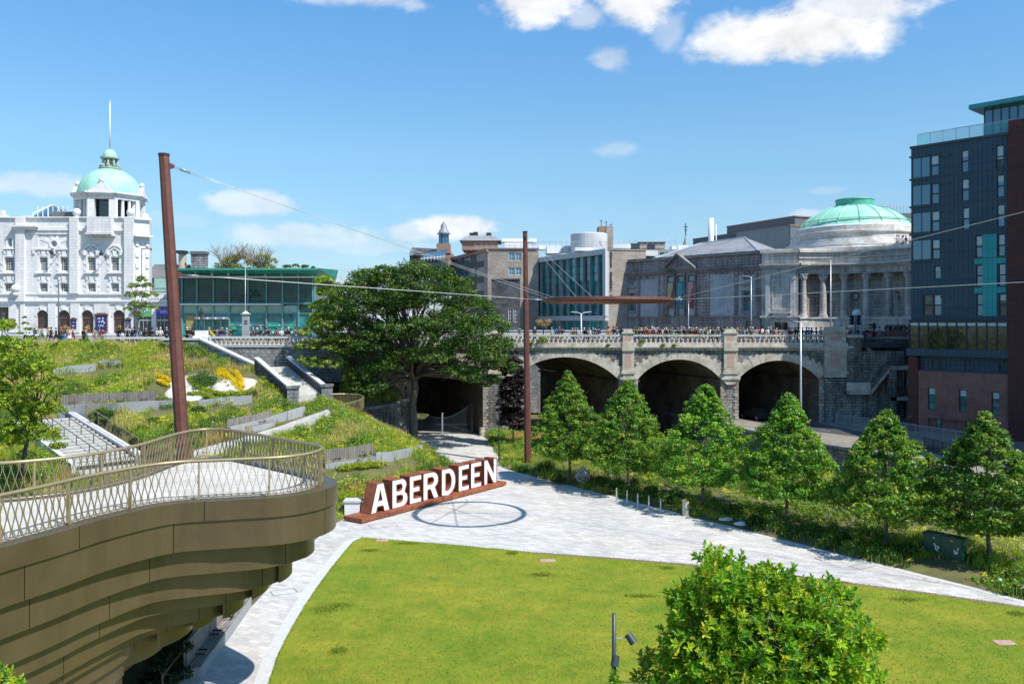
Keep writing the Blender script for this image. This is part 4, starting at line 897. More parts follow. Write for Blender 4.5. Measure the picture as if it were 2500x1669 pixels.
# window surrounds with blocky quoins and sills, hoods
for k, a in enumerate(rowA+rowB+small+xtra):
    m = MB(); u0, u1, z0, z1 = a; hh = z1-z0
    if a in small: m.fbox(TF, u0-.5, u1+.5, z0-.35, z0-.15, 0, .3); m.fbox(TF, u0-.25, u0, z0-.15, z1+.3, 0, .08); m.fbox(TF, u1, u1+.25, z0-.15, z1+.3, 0, .08)
    else:
        m.fbox(TF, u0-.5, u1+.5, z0-.42, z0-.22, 0, .38) if k < 5 else m.fbox(TF, u0-.3, u1+.3, z0-.2, z0-.05, 0, .12)
        m.fbox(TF, u0-.22, u0, z0-.2, z1+.1, 0, .1); m.fbox(TF, u1, u1+.22, z0-.2, z1+.1, 0, .1); m.fbox(TF, u0-.22, u1+.22, z1+.1, z1+.5, 0, .1)
        nb_ = int(hh/.55)
        for i in range(0, nb_+1, 2): zz = z0+i*hh/(nb_+1); m.fbox(TF, u0-.52, u0-.22, zz, zz+.42, 0, .08); m.fbox(TF, u1+.22, u1+.52, zz, zz+.42, 0, .08)
        cx = (u0+u1)/2; m.fpoly(TF, [(cx-.18, z1+.1), (cx+.18, z1+.1), (cx+.35, z1+1.0), (cx-.35, z1+1.0)], .1, .2); m.fbox(TF, cx-.75, cx-.5, z1+.5, z1+.95, 0, .2); m.fbox(TF, cx+.5, cx+.75, z1+.5, z1+.95, 0, .2)
        if k in (1, 2): m.fbox(TF, u0-.95, u1+.95, z1+1.05, z1+1.25, 0, .3); m.fbox(TF, u0-.9, u0-.6, z1+.5, z1+1.05, 0, .3); m.fbox(TF, u1+.6, u1+.9, z1+.5, z1+1.05, 0, .3)
        if k in (3, 4):
            R = (u1-u0)/2+.5
            for i in range(12):
                t0, t1 = PI*i/12, PI*(i+1)/12; m.fpoly(TF, [(cx+R*math.cos(t0), z1+.5+R*math.sin(t0)), (cx+(R+.2)*math.cos(t0), z1+.5+(R+.2)*math.sin(t0)), (cx+(R+.2)*math.cos(t1), z1+.5+(R+.2)*math.sin(t1)), (cx+R*math.cos(t1), z1+.5+R*math.sin(t1))], 0, .28)
            for sg in (-1, 1):
                q = [(cx, z1+1.45), (cx+sg*(R-.05), z1+.7), (cx+sg*(R-.05), z1+.52), (cx, z1+1.25)]; m.fpoly(TF, q if sg < 0 else q[::-1], 0, .3)
                m.fbox(TF, cx+sg*(R-.2)-.15, cx+sg*(R-.2)+.15, z1+.3, z1+1.0, 0, .35)
    m.build('window_surround', M['wtrim'], TH)
    window(TF, a, TH, M['wtrim'], M['gwin'], 4 if a not in small else 3, 5 if k < 5 else (3 if a in rowB else 4), .28, .07, .035)
window(TF, rnd_w, TH, M['wtrim'], M['gwin'], 4, 4, .35, .1, .06, name='round_window')
m = MB()
for i in range(8):
    t = 2*PI*(i+.5)/8; d = (math.cos(t), math.sin(t)); e_ = (-d[1], d[0]); r0, r1, ww = 1.0 if 0 else .95*r/1.0, 1.9, .22
    m.fpoly(TF, [(c+d[0]*(r+.1)-e_[0]*.15, zc+d[1]*(r+.1)-e_[1]*.15), (c+d[0]*2.1-e_[0]*.28, zc+d[1]*2.1-e_[1]*.28), (c+d[0]*2.1+e_[0]*.28, zc+d[1]*2.1+e_[1]*.28), (c+d[0]*(r+.1)+e_[0]*.15, zc+d[1]*(r+.1)+e_[1]*.15)], 0, .05)
for i in range(24):
    t0, t1 = 2*PI*i/24, 2*PI*(i+1)/24; m.fpoly(TF, [(c+r*math.cos(t0), zc+r*math.sin(t0)), (c+(r+.28)*math.cos(t0), zc+(r+.28)*math.sin(t0)), (c+(r+.28)*math.cos(t1), zc+(r+.28)*math.sin(t1)), (c+r*math.cos(t1), zc+r*math.sin(t1))], 0, .2)
m.build('round_surround', M['wtrim'], TH)
# ground floor arched doors
for k, a in enumerate(arch):
    u0, u1, z0, z1 = a; r = (u1-u0)/2; cx = (u0+u1)/2; zc2 = z1-r; nn = -.34
    if k in (1, 2, 3):
        m = MB(); m.fbox(TF, u0, u1, z0, z1, nn-.06, nn); lf = m.build('door', M['brown'], TH)
        m = MB(); zt_ = z0+(z1-z0)*.66
        for s_ in (0, 1):
            ua_ = u0+.18+s_*(r-.08); ub_ = ua_+r-.26
            for i in range(3):
                for j in range(4): uu = ua_+(ub_-ua_)*i/3; zz = z0+1.35+(zt_-z0-1.6)*j/4; m.fbox(TF, uu+.03, uu+(ub_-ua_)/3-.03, zz+.03, zz+(zt_-z0-1.6)/4-.03, nn, nn+.02)
        for i in range(10):
            t0, t1 = PI*(i+.12)/10, PI*(i+.88)/10; R0, R1 = .15, r-.2
            m.fpoly(TF, [(cx+R0*math.cos(t0), zc2+.1+R0*math.sin(t0)), (cx+R1*math.cos(t0), zc2+.1+R1*math.sin(t0)), (cx+R1*math.cos(t1), zc2+.1+R1*math.sin(t1)), (cx+R0*math.cos(t1), zc2+.1+R0*math.sin(t1))], nn, nn+.02)
        m.build('glazing', M['gdark'], lf)
        m = MB(); m.fbox(TF, u0+.05, u1-.05, zt_+.02, zt_+.22, nn, nn+.12); m.fbox(TF, cx-.03, cx+.03, z0, zt_, nn, nn+.07); m.build('door_frame', M['brown'], lf)
        m = MB(); m.fbox(TF, cx-.16, cx-.08, z0+.9, z0+1.5, nn+.05, nn+.12); m.fbox(TF, cx+.08, cx+.16, z0+.9, z0+1.5, nn+.05, nn+.12); m.build('handle', colm('brass', (.5, .35, .1), .4), lf)
    else: window(TF, a, TH, M['brown'], M['gdark'], 5, 5, .35, .1, .07, name='arched_window')
    m = MB()
    if k < 4:
        for i in range(10):
            t0, t1 = PI*i/10, PI*(i+1)/10; m.fpoly(TF, [(cx+r*math.cos(t0), zc2+r*math.sin(t0)), (cx+(r+.22)*math.cos(t0), zc2+(r+.22)*math.sin(t0)), (cx+(r+.22)*math.cos(t1), zc2+(r+.22)*math.sin(t1)), (cx+r*math.cos(t1), zc2+r*math.sin(t1))], 0, .08)
        m.fpoly(TF, [(cx-.2, z1), (cx+.2, z1), (cx+.35, z1+.6), (cx-.35, z1+.6)], 0, .2); m.build('arch_surround', M['wtrim'], TH)
# posters
posc = colm('poster_blue', (.02, .03, .16), .4); posw = colm('poster_pale', (.6, .62, .8), .4); posp = colm('poster_pink', (.6, .2, .35), .4)
def textmesh(body_, size, F, u, z, n, mat, parent, name='lettering', align='CENTER', th=.01, sp=1.0, bold=0.0):
    cu = bpy.data.curves.new('t', 'FONT'); cu.body = body_; cu.size = size; cu.align_x = align; cu.extrude = th; cu.space_line = sp; cu.offset = bold
    ob = bpy.data.objects.new('t', cu); S.collection.objects.link(ob); dg = bpy.context.evaluated_depsgraph_get(); me = bpy.data.meshes.new_from_object(ob.evaluated_get(dg)); bpy.data.objects.remove(ob)
    mb = MB(); mb.mesh([F.pt(u+v.co.x, z+v.co.y, n+v.co.z) for v in me.vertices], [tuple(p.vertices) for p in me.polygons]); return mb.build(name, mat, parent)
for (x0, y0, x1, y1), lab in [((115, 1265, 180, 1350), 'small theatre poster case on the white wall left of the arched windows'), ((783, 1255, 848, 1358), 'small framed theatre poster between the first two brown doors'), ((1055, 1205, 1185, 1385), 'largest framed theatre poster reading GIRL between two brown doors'), ((1383, 1255, 1443, 1350), 'small framed theatre poster right of the last brown door')]:
    a = h_(x0, y0, x1, y1); t = thing('poster_case', lab, 'poster', TF.pt(a[0], a[2], .2)); m = MB(); fw = .14
    m.fbox(TF, a[0], a[1], a[2], a[3], .185, .34); m.fbox(TF, a[0]-.1, a[1]+.1, a[3], a[3]+.18, .185, .5); m.fbox(TF, a[0]+.2, a[1]-.2, a[3]+.18, a[3]+.3, .185, .4); m.build('case', M['brown'], t)
    m = MB(); m.fbox(TF, a[0]+fw, a[1]-fw, a[2]+fw, a[3]-fw, .34, .355); p = m.build('poster_sheet', posc, t)
    W2 = a[1]-a[0]-2*fw; H2_ = a[3]-a[2]-2*fw; cx = (a[0]+a[1])/2
    m = MB()
    for i in range(7): uu = a[0]+fw+W2*(.2+.6*random.random()); zz = a[2]+fw+H2_*(.5+.4*random.random()); s_ = W2*.09; m.fpoly(TF, [(uu-s_, zz-s_), (uu+s_, zz-s_*.6), (uu+s_*.7, zz+s_), (uu-s_*.6, zz+s_*.8)], .355, .362)
    m.build('picture', posw, p)
    if W2 > 1.2: textmesh('GIRL', W2*.30, TF, cx, a[2]+fw+H2_*.28, .37, posw, p); textmesh('FROM THE NORTH', W2*.085, TF, cx, a[2]+fw+H2_*.16, .265, posp, p) if False else None
    else: m = MB(); m.fbox(TF, cx-W2*.3, cx+W2*.3, a[2]+fw+H2_*.25, a[2]+fw+H2_*.36, .355, .362); m.build('title_band', posw, p)
# central balcony box with dentils, scroll parapet, balls
m = MB(); m.fbox(TF, TU(221), TU(280), TZ(569), TZ(531), 0, 1.1); m.fbox(TF, TU(219), TU(282), TZ(574), TZ(569), 0, 1.35)
for i in range(5): u = TU(225)+i*.75; m.fbox(TF, u, u+.35, TZ(577), TZ(574), 0, 1.1)
m.build('balcony', M['wgran'], TH)
m = MB()
sc_pts = [(8, 500+75/4.48), (12, 524), (20, 528), (30, 531), (40, 532), (50, 529.5), (58, 527), (68, 526), (78, 527.5), (86, 531), (94, 532)]
for i in range(len(sc_pts)-1):
    (xa, ya), (xc, yc) = sc_pts[i], sc_pts[i+1]; m.fpoly(TF, [(TU(xa), TZ(533.5)), (TU(xc), TZ(533.5)), (TU(xc), TZ(yc)), (TU(xa), TZ(ya))], -.4, .25)
m.fbox(TF, TU(-200), TU(8), TZ(533), TZ(513), -.6, .25); m.build('scroll_parapet', M['wtrim'], TH)
for (px, py, yy) in [(187.5, 518, 120.3), (319, 519, 120.3), (37.5, 704, 119.4), (354, 530, 122.5)]:
    c_ = W(px, py, yy); m = MB(); m.sphere(c_, .55, 10); m.tube([c_-Vector((0, 0, .95)), c_-Vector((0, 0, .5))], [.45, .25], 12); m.build('ball_finial', M['wtrim'], TH, smooth=True)
# octagonal belfry
BC = Vector(((268.5-1250)/FPX*125, 125, 0)); BR = 4.75; zb0, zb1 = TZ(532)-.4, CZ-(478-HOR)/FPX*125
s5 = 125/120.
m = MB(); m.lathe(BC, [(3.2, zb0), (3.2, zb1-.1)], 8); m.build('tower_core', M['gdark'], TH)
m = MB(); octp = [Vector((BC.x+BR*math.cos(PI/8+PI/4*i+PI*.06), BC.y+BR*math.sin(PI/8+PI/4*i+PI*.06))) for i in range(8)]
zl = zb1-1.0
for i in range(8):
    a, b = octp[i], octp[(i+1) % 8]; mid = (a+b)/2; Fq = FP(b, a) if (FP(a, b).n.dot(mid-Vector(BC[:2])) < 0) else FP(a, b); L = Fq.L
    m.fbox(Fq, -.1, .85 if i % 2 else .4, zb0, zl, -.9, 0); m.fbox(Fq, L-(.85 if i % 2 else .4), L+.1, zb0, zl, -.9, 0); m.fbox(Fq, -.1, L+.1, zl, zl+.5, -.9, .02); m.fbox(Fq, -.2, L+.2, zl+.5, zl+.75, -.9, .3); m.fbox(Fq, -.28, L+.28, zl+.75, zl+1.0, -.9, .5)
    m.fbox(Fq, 0, L, zb0, zb0+.35, -.6, .03)
    if i % 2 == 0:
        for k in (.36, .64): m.tube([Fq.pt(L*k, zb0, -.3), Fq.pt(L*k, zl, -.3)], [.26, .22], 10)
    else:
        m.fpoly(Fq, [(.1, zl+1.0), (L-.1, zl+1.0), (L/2, zl+2.35)], -.6, .35)
        q = Fq.pt(L/2, zl+2.6, 0); m.sphere(q, .38, 8)
m.build('belfry', M['wgran'], TH)
m = MB(); dz = zb1-.2; R = 4.42; m.lathe(BC, [(R, dz-.3)]+[(R*math.cos(t)**.95, dz+4.15*math.sin(t)) for t in [PI/2*i/14*.93 for i in range(15)]]+[(.9, dz+4.1), (0.01, dz+4.12)], 48); dm = m.build('dome', M['copper'], TH, smooth=True)
m = MB(); Z0 = dz+3.95; m.lathe(BC, [(1.35, Z0), (1.5, Z0+.15), (1.5, Z0+.35), (1.05, Z0+.4), (.95, Z0+.4)], 24); m.lathe(BC, [(.95, Z0+1.55), (1.3, Z0+1.65), (1.3, Z0+1.85), (.8, Z0+1.9)], 24); m.lathe(BC, [(.62, Z0+.4), (.62, Z0+1.6)], 16)
for i in range(8):
    a = PI/4*i+.2; m.tube([(BC.x+1.02*math.cos(a), BC.y+1.02*math.sin(a), Z0+.35), (BC.x+.95*math.cos(a), BC.y+.95*math.sin(a), Z0+1.6)], [.2, .14], 6); m.sphere((BC.x+1.25*math.cos(a), BC.y+1.25*math.sin(a), Z0+.6), .2, 5)
ln = m.build('lantern', noisy('verdigris_stone', (.2, .34, .26), (.45, .45, .38), 4, .7), TH)
m = MB(); m.lathe(BC, [(.95, Z0+1.9)]+[(.95*math.cos(t), Z0+2.0+1.05*math.sin(t)) for t in [PI/2*i/8 for i in range(9)]], 24); m.build('lantern_dome', M['copper'], TH, smooth=True)
fz = CZ-(249-HOR)/FPX*125; m = MB(); m.tube([(BC.x, BC.y, Z0+3.0), (BC.x, BC.y, fz)], [.13, .06], 8); m.sphere((BC.x, BC.y, fz+.05), .12, 5); m.build('flagpole', M['wmet'], TH, smooth=True)
# corner details on chamfer
m = MB(); F3 = FP((-53.1, 120), (-51.55, 121.2)); L = F3.L
for i in range(9): z = 11.6+i*1.55; m.fbox(F3, .1, .5, z, z+.7, 0, .15); m.fbox(F3, L-.5, L-.1, z, z+.7, 0, .15)
m.fbox(F3, -.2, L+.2, TZ(578), TZ(574), 0, .9); m.fbox(F3, -.1, L+.1, TZ(719), TZ(716), 0, .25); m.fbox(F3, -.1, L+.1, TZ(736), TZ(732), 0, .35); m.fbox(F3, -.15, L+.15, TZ(536), TZ(530), 0, .35); m.build('corner_quoins', M['wtrim'], TH)
t = MB(); q = W(355, 607, 119); t.tube([W(340, 607, 121), W(369, 607, 119)], .07, 6); t.tube([W(369, 607, 119), W(369, 612, 119)], .09, 6); o = t.build('bracket_lamp', M['dark'], org=q); tag(o, 'dark iron lamp bracket sticking out high on the theatre corner', 'lamp')
for i, (px, py) in enumerate([(126, 616), (247, 619)]):
    t = thing('wall_lamp', ['ornate iron wall lamp between the two left upper theatre windows', 'ornate iron wall lamp between the two hooded arched theatre windows'][i], 'wall lamp', W(px, py, 119.9)); c_ = W(px, py, 118.6); m = MB()
    m.tube([c_+Vector((0, 1.4, -.5)), c_+Vector((0, .6, -.2)), c_+Vector((0, 0, -.25))], .05, 6); m.build('bracket', M['dark'], t); m = MB(); m.sphere(c_, .28, 6); m.tube([c_, c_+Vector((0, 0, .7))], [.15, .02], 6); m.build('lantern', M['dark'], t)
# roof lights and roof boxes behind parapet
t = MB(); a = W(80, 529, 128); b = W(178, 529, 128); c_ = W(129, 500, 131)
for x in np.linspace(0, 1, 9): p = a.lerp(b, x); t.tube([p, p+Vector((0, 0, 1.6*min(1, min(x, 1-x)*6+.35)))], .06, 4)
t.tube([a+Vector((0, 0, .5)), c_], .08, 4); t.tube([c_, b+Vector((0, 0, .3))], .08, 4); t.tube([W(118, 507, 128), W(118, 529, 128)], .05, 4); t.tube([W(142, 505, 128), W(150, 529, 128)], .05, 4); t.build('rooflight_frame', M['wtrim'], TH)
t = MB(); t.mesh([a, b, b+Vector((0, 6, 0)), a+Vector((0, 6, 0)), c_, c_+Vector((0, 1, 0))], [(0, 1, 4), (1, 2, 5, 4), (3, 0, 4, 5)]); t.build('rooflight_glass', M['gsky'], TH)
t = MB(); t.box(-68, -64.3, 126, 130, TZ(533), CZ+(HOR-519)/FPX*127); t.build('roof_box', M['slate'], TH)
# low entrance wing with marquee
WG = FP((-52.9, 119.0), (-47.0, 119.0)); U2 = lambda px: (px-1250)/FPX*119+52.9; Z2 = lambda py: CZ-(py-HOR)/FPX*119
WT = thing('entrance_wing', 'low glass and white entrance wing between theatre and glass library', 'entrance', (-49, 119, 11.3))
m = MB(); holes_wall(m, WG, U2(336), U2(430), 11.0, Z2(737), [(U2(338), U2(370), 11.3, Z2(774)), (U2(381), U2(412), 11.3, Z2(774)), (U2(338), U2(370), Z2(774), Z2(748)), (U2(381), U2(412), Z2(774), Z2(748))], .3)
m.fbox(WG, U2(330), U2(432), Z2(737), Z2(731), -6, .3); m.fbox(WG, U2(358), U2(420), Z2(731), Z2(718), -6, -.2)
for i in range(9): u = U2(360)+i*.42; m.fpoly(WG, [(u, Z2(729)), (u+.2, Z2(725)), (u+.4, Z2(729)), (u+.2, Z2(733)+.4)], -.2, -.05)
body(m, WG, U2(352), U2(432), 11, Z2(731), 8); m.build('front_wall', M['wgran'], WT)
for (x0, x1, cl, nm) in [(338, 370, (.12, .35, .12), 'green_banner'), (381, 412, (.05, .06, .38), 'blue_banner')]:
    m = MB(); m.fbox(WG, U2(x0)+.03, U2(x1)-.03, Z2(773), Z2(749), -.1, -.04); bn = m.build(nm, colm(nm, cl, .4), WT)
    m = MB()
    for i in range(6): u = U2(x0)+.2+.25*i*random.uniform(.8, 1.2); z = Z2(765)+random.random()*.5; m.fpoly(WG, [(u, z), (u+.18, z+.05), (u+.12, z+.25), (u-.03, z+.2)], -.04, -.03)
    m.build('picture', posp if x0 > 350 else posw, bn)
    if x0 > 350: textmesh('GIRL', .55, WG, U2(400), Z2(764), -.03, posw, bn)
    m = MB(); m.fquad(WG, U2(x0)+.02, U2(x1)-.02, 11.3, Z2(774), -.2); dr = m.build('glass_door', M['gdark'], WT); m = MB()
    for k in (.02, .33, .62, .96): u = U2(x0)+(U2(x1)-U2(x0))*k; m.fbox(WG, u, u+.06, 11.3, Z2(774), -.2, -.12)
    m.fbox(WG, U2(x0), U2(x1), Z2(783), Z2(780), -.2, -.12); m.build('door_frame', M['galv'], dr)
m = MB(); m.fbox(WG, U2(358), U2(430), Z2(718), Z2(677), -3.5, -2.5); m.build('upper_glass', M['gpale'], WT); m = MB()
for k in range(3): z = Z2(717-k*8); m.fbox(WG, U2(358), U2(430), z, z+.07, -2.5, -2.4)
m.build('glass_rail', M['galv'], WT)
# slate roofed house + chimneys
HT = thing('slate_roof_house', 'old house with slate roof and chimneys behind the entrance wing', 'house', (-50, 135, 11.3)); SF2 = FP((-58, 136), (-40, 136))
zz = lambda py: CZ-(py-HOR)/FPX*136; m = MB(); x0 = (352-1250)/FPX*136+58; x1 = (440-1250)/FPX*136+58
m.fbox(SF2, x0, x1, 11, zz(678), -6, 0); m.build('wall', M['ash'], HT); m = MB(); m.mesh([SF2.pt(x0, zz(678), .4), SF2.pt(x1, zz(678), .4), SF2.pt(x1, zz(641), -4), SF2.pt(x0, zz(641), -4), SF2.pt(x0, zz(678), -8), SF2.pt(x1, zz(678), -8)], [(0, 1, 2, 3), (3, 2, 5, 4)]); rf = m.build('roof', M['slate'], HT)
for (px0, px1, py0, py1, mt) in [(431, 448, 618, 700, 'beige'), (466, 500, 620, 700, 'roughl')]:
    a = W(px0, py1, 137); b = W(px1, py0, 137); m = MB(); m.box(a.x, b.x, 137, 138.5, 11, b.z) if mt == 'roughl' else m.tube([((a.x+b.x)/2, 138, 11), ((a.x+b.x)/2, 138, b.z)], (b.x-a.x)/2*1.1, 12)
    ch = m.build('chimney', M[mt], rf); m = MB(); m.box(a.x-.15, b.x+.15, 136.8, 138.7, b.z, b.z+.45); m.build('chimney_cap', M['slate' if mt == 'roughl' else 'dark'], ch)
# ---------------------------------------------------------------- glass library
LF = FP((-47.5, 117), (-26.5, 117)); LU = lambda px: (px-1250)/FPX*117+47.5; LZ = lambda py: CZ-(py-HOR)/FPX*117
LB_ = thing('glass_library', 'glass fronted building with sloping green canopy roof beside the theatre', 'building', (-37, 117, 11.3))
c3 = lambda x: 400+x/5.22; y3 = lambda y: 550+y/5.22
MU = [235, 425, 635, 840, 1075, 1310, 1515, 1720, 1900]
m = MB(); m.fbox(LF, LU(432), LU(768), 11.1, LZ(669), -14, -.8); m.build('interior_volume', M['gdark'], LB_)
edges = [160]+MU
for i in range(len(edges)-1):
    a, b = LU(c3(edges[i])), LU(c3(edges[i+1]))
    for (ya, yb, mt, nm) in [(620, 995, 'ggreen', 'upper_pane'), (1022, 1118, 'gpale', 'spandrel_pane'), (1128, 1400, 'gteal', 'lower_pane')]:
        if nm == 'spandrel_pane' and i == 8: mt = 'ggreen'
        m = MB(); m.fquad(LF, a+.03, b-.03, LZ(y3(yb)), LZ(y3(ya)), -.1); m.build(nm, M[mt], LB_)
m = MB()
for x in MU+[1925]: u = LU(c3(x)); m.fbox(LF, u-.09, u+.09, 11.2, LZ(y3(612)), -.12, .16)
for y in (1120, 1000, 985): m.fbox(LF, LU(c3(160)), LU(c3(1925)), LZ(y3(y+6)), LZ(y3(y-3)), -.1, .12)
m.build('mullion', M['grnm'], LB_)
m = MB(); m.fbox(LF, LU(c3(150)), LU(c3(1510)), LZ(y3(1016)), LZ(y3(1000)), 0, 1.0); m.tube([LF.pt(LU(c3(150)), LZ(y3(662)), .9), LF.pt(LU(c3(1960)), LZ(y3(662)), .9)], .12, 8)
for x in MU: u = LU(c3(x)); m.fbox(LF, u-.1, u+.1, LZ(y3(660)), LZ(y3(612)), .2, .75)
m.tube([LF.pt(LU(c3(1960)), LZ(y3(662)), .9), LF.pt(LU(c3(1965)), LZ(y3(700)), .3)], .12, 8); m.build('canopy_rail', M['wmet'], LB_)
m = MB(); uL, uR = LU(c3(120)), LU(c3(2035)); zt1 = LZ(y3(535))-.55; rp_ = lambda u, z, n: LF.pt(u, z, n)
m.mesh([rp_(uL, LZ(y3(618)), .2), rp_(uR-1, LZ(y3(650)), .2), rp_(uR, zt1, 3.2), rp_(uL, zt1, 3.2), rp_(uL, zt1+.25, 3.2), rp_(uR, zt1+.25, 3.2), rp_(uR+.8, LZ(y3(535)), -6), rp_(uL, LZ(y3(535)), -6), rp_(uR+.5, LZ(y3(660)), -6)], [(0, 3, 2, 1), (3, 4, 5, 2), (4, 7, 6, 5), (2, 5, 6, 8, 1)]); m.build('canopy_roof', M['greenroof'], LB_)
m = MB()
for k in range(17):
    u = uL+(uR-uL)*(k+.5)/17; m.face([rp_(u-.03, LZ(y3(620))-.02, .22), rp_(u+.03, LZ(y3(620))-.02, .22), rp_(u+.03, zt1-.02, 3.15), rp_(u-.03, zt1-.02, 3.15)])
m.build('soffit_joint', M['dark'], LB_)
# entrance and signs
m = MB(); m.fbox(LF, LU(480), LU(560), LZ(779), LZ(774), 0, .9); en = m.build('entrance_canopy', M['galv'], LB_); m = MB(); cs = [(.5, .1, .1), (.1, .3, .6), (.7, .7, .7), (.1, .45, .4)]
for k, cl in enumerate(cs):
    m = MB()
    for i in range(4): u = LU(481)+(LU(559)-LU(481))*(i*4+k)/16; m.fbox(LF, u, u+.24, LZ(778.5), LZ(774.5), .9, .92)
    m.build('sign_stripe', colm('stripe', cl), en)
m = MB(); m.fbox(LF, LU(454), LU(473), LZ(805), LZ(770), -.05, .02); m.build('orange_panel', noisy('orange_art', (.45, .16, .04), (.25, .3, .12), 1.2, .5), LB_)
m = MB()
for x in (481, 500, 520, 540, 559): m.fbox(LF, LU(x)-.05, LU(x)+.05, 11.2, LZ(779), .0, .1)
m.build('door_frame', M['galv'], LB_)
m = MB(); m2 = MB(); m3 = MB(); random.seed(5)
for k in range(22):
    u0_ = LU(562)+(LU(735)-LU(562))*k/22; (m if k % 3 else m3).fbox(LF, u0_, u0_+.45*random.uniform(.5, 1), LZ(794.5), LZ(793), 0, .03)
m2.fbox(LF, LU(561), LU(572), LZ(796), LZ(789), 0, .04); m2.fbox(LF, LU(565), LU(577), LZ(804), LZ(797), 0, .04); m2.fbox(LF, LU(660), LU(677), LZ(797), LZ(792), 0, .04); m2.fbox(LF, LU(701), LU(716), LZ(801), LZ(792), 0, .04)
m.build('red_sign_strip', colm('sign_red', (.45, .05, .05)), LB_); m2.build('green_sign', colm('sign_green', (.03, .35, .22)), LB_); m3.build('white_sign_strip', M['wmet'], LB_)
m = MB(); m.fbox(LF, LU(610), LU(728), LZ(813), LZ(808), .6, .8); o = m.build('low_rail', M['kerb'], LB_)
# ---------------------------------------------------------------- pale crescent building behind the sycamore
PF = FP((-32, 150), (-13, 150)); PZ = lambda py: CZ-(py-HOR)/FPX*150; PU = lambda px: (px-1250)/FPX*150+32
pb = thing('granite_terrace', 'pale granite terraced building mostly hidden behind the big sycamore', 'building', (-22, 150, 11)); hs = []
for i in range(9):
    for (ya, yb) in ((715, 700), (745, 728), (775, 758)): u = PU(812+i*24); hs.append((u, u+.85, PZ(ya), PZ(yb)))
m = MB(); holes_wall(m, PF, PU(790), PU(1030), 11, PZ(690), hs, .25); m.fbox(PF, PU(788), PU(1032), PZ(694), PZ(690), -.3, .4); m.fbox(PF, PU(818), PU(1032), PZ(690), PZ(682), -.5, 0); body(m, PF, PU(790), PU(1030), 11, PZ(690), 12); m.build('front_wall', M['wgran'], pb)
for a in hs: window(PF, a, pb, M['wtrim'], M['gwin'], 2, 2)
m = MB(); m.fbox(PF, PU(795), PU(818), PZ(690), PZ(683), -4, -2); m.build('roof_box', M['slate'], pb)
# ---------------------------------------------------------------- brown office block with lantern cupola
BO = thing('brown_office_block', 'brown and tan stepped office block with a small lantern cupola', 'building', (-9, 158, 11)); s4 = lambda x, y: (780+x/4.238, 530+y/4.238)
BF = FP((-13.5, 185), (-4.6, 160)); BF2 = FP((-4.6, 160), (5, 160))
def r4(F, x0, y0, x1, y1): a = s4(x0, y0); b = s4(x1, y1); return F.rect(a[0], a[1], b[0], b[1])
hs = [r4(BF, *q) for q in [(1385, 400, 1465, 470), (1478, 380, 1562, 470), (1620, 370, 1722, 455), (1440, 540, 1505, 610), (1515, 530, 1610, 620), (1620, 520, 1722, 615), (1620, 680, 1722, 760)]]
zr = CZ+(HOR-608)/FPX*160; uA = BF.hit(1103, 650)[0]
m = MB(); holes_wall(m, BF, uA, BF.L, 11, zr, hs, .3); m.build('shaded_wall', noisy('shaded_side_dark', (.06, .055, .055), (.09, .08, .08), 2, .7), BO)  # shade of this face put into a near-black wall colour
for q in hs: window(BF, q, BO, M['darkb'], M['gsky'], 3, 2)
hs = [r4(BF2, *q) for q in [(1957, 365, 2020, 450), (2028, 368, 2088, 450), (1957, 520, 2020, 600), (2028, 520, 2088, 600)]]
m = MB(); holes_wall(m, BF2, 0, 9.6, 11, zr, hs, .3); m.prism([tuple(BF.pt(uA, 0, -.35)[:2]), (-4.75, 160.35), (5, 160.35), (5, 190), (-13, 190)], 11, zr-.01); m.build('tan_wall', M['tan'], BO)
for q in hs: window(BF2, q, BO, M['wmet'], M['gsky'], 2, 2)
m = MB(); m.fbox(BF, uA, BF.L+.2, zr-.5, zr+.15, -.3, .3); m.fbox(BF2, -.3, 9.6, zr, zr+.2, -.3, .25); m.build('parapet', M['tanr'], BO)
def wbox(px0, py0, px1, py1, Y, D, mat, name, parent): a = W(px0, py1, Y); b = W(px1, py0, Y); m = MB(); m.box(a.x, b.x, Y, Y+D, a.z, b.z); return m.build(name, M[mat], parent)
wbox(1128, 585, 1213, 610, 166, 8, 'tanr', 'penthouse', BO)
a = W(1121, 587, 165.5); b = W(1224, 587, 165.5); t0 = W(1142, 575, 168); t1 = W(1202, 575, 168); m = MB(); m.mesh([a, b, b+Vector((0, 9, 0)), a+Vector((0, 9, 0)), t0, t1, t1+Vector((0, 3, 0)), t0+Vector((0, 3, 0))], [(0, 1, 5, 4), (1, 2, 6, 5), (2, 3, 7, 6), (3, 0, 4, 7), (4, 5, 6, 7)]); m.build('hipped_roof', M['lead'], BO)
for q in [(1146, 568, 1154, 578), (1155, 566, 1166, 578), (1187, 568, 1199, 578)]: wbox(*q, 168, 2, 'dark', 'roof_vent', BO)
wbox(1000, 623, 1012, 720, 186, 6, 'darkb', 'gable_glazing', BO); wbox(1012, 618, 1104, 720, 187, 10, 'tanr', 'rear_wing', BO)
a = W(998, 622, 185); b = W(1012, 622, 185); c_ = W(1005, 604, 185); D = Vector((8, 8, 0)); m = MB(); m.face([a, b, c_]); m.mesh([a, b, c_, a+D*1.0, b+D, c_+D], [(2, 1, 4, 5), (0, 2, 5, 3)]); q = W(1066, 607, 184); m.face([b, W(1066, 620, 185), q, c_]); m.build('gable_roof', M['lead'], BO)
a = W(1028, 632, 180); b = W(1085, 626, 180); m = MB(); m.mesh([a, b, W(1095, 608, 184), W(1040, 616, 184)], [(0, 1, 2, 3)]); sg = m.build('sloping_glass', M['gsky'], BO)
wbox(1026, 632, 1090, 700, 180.5, 4, 'darkb', 'window_wall', BO)
m = MB()
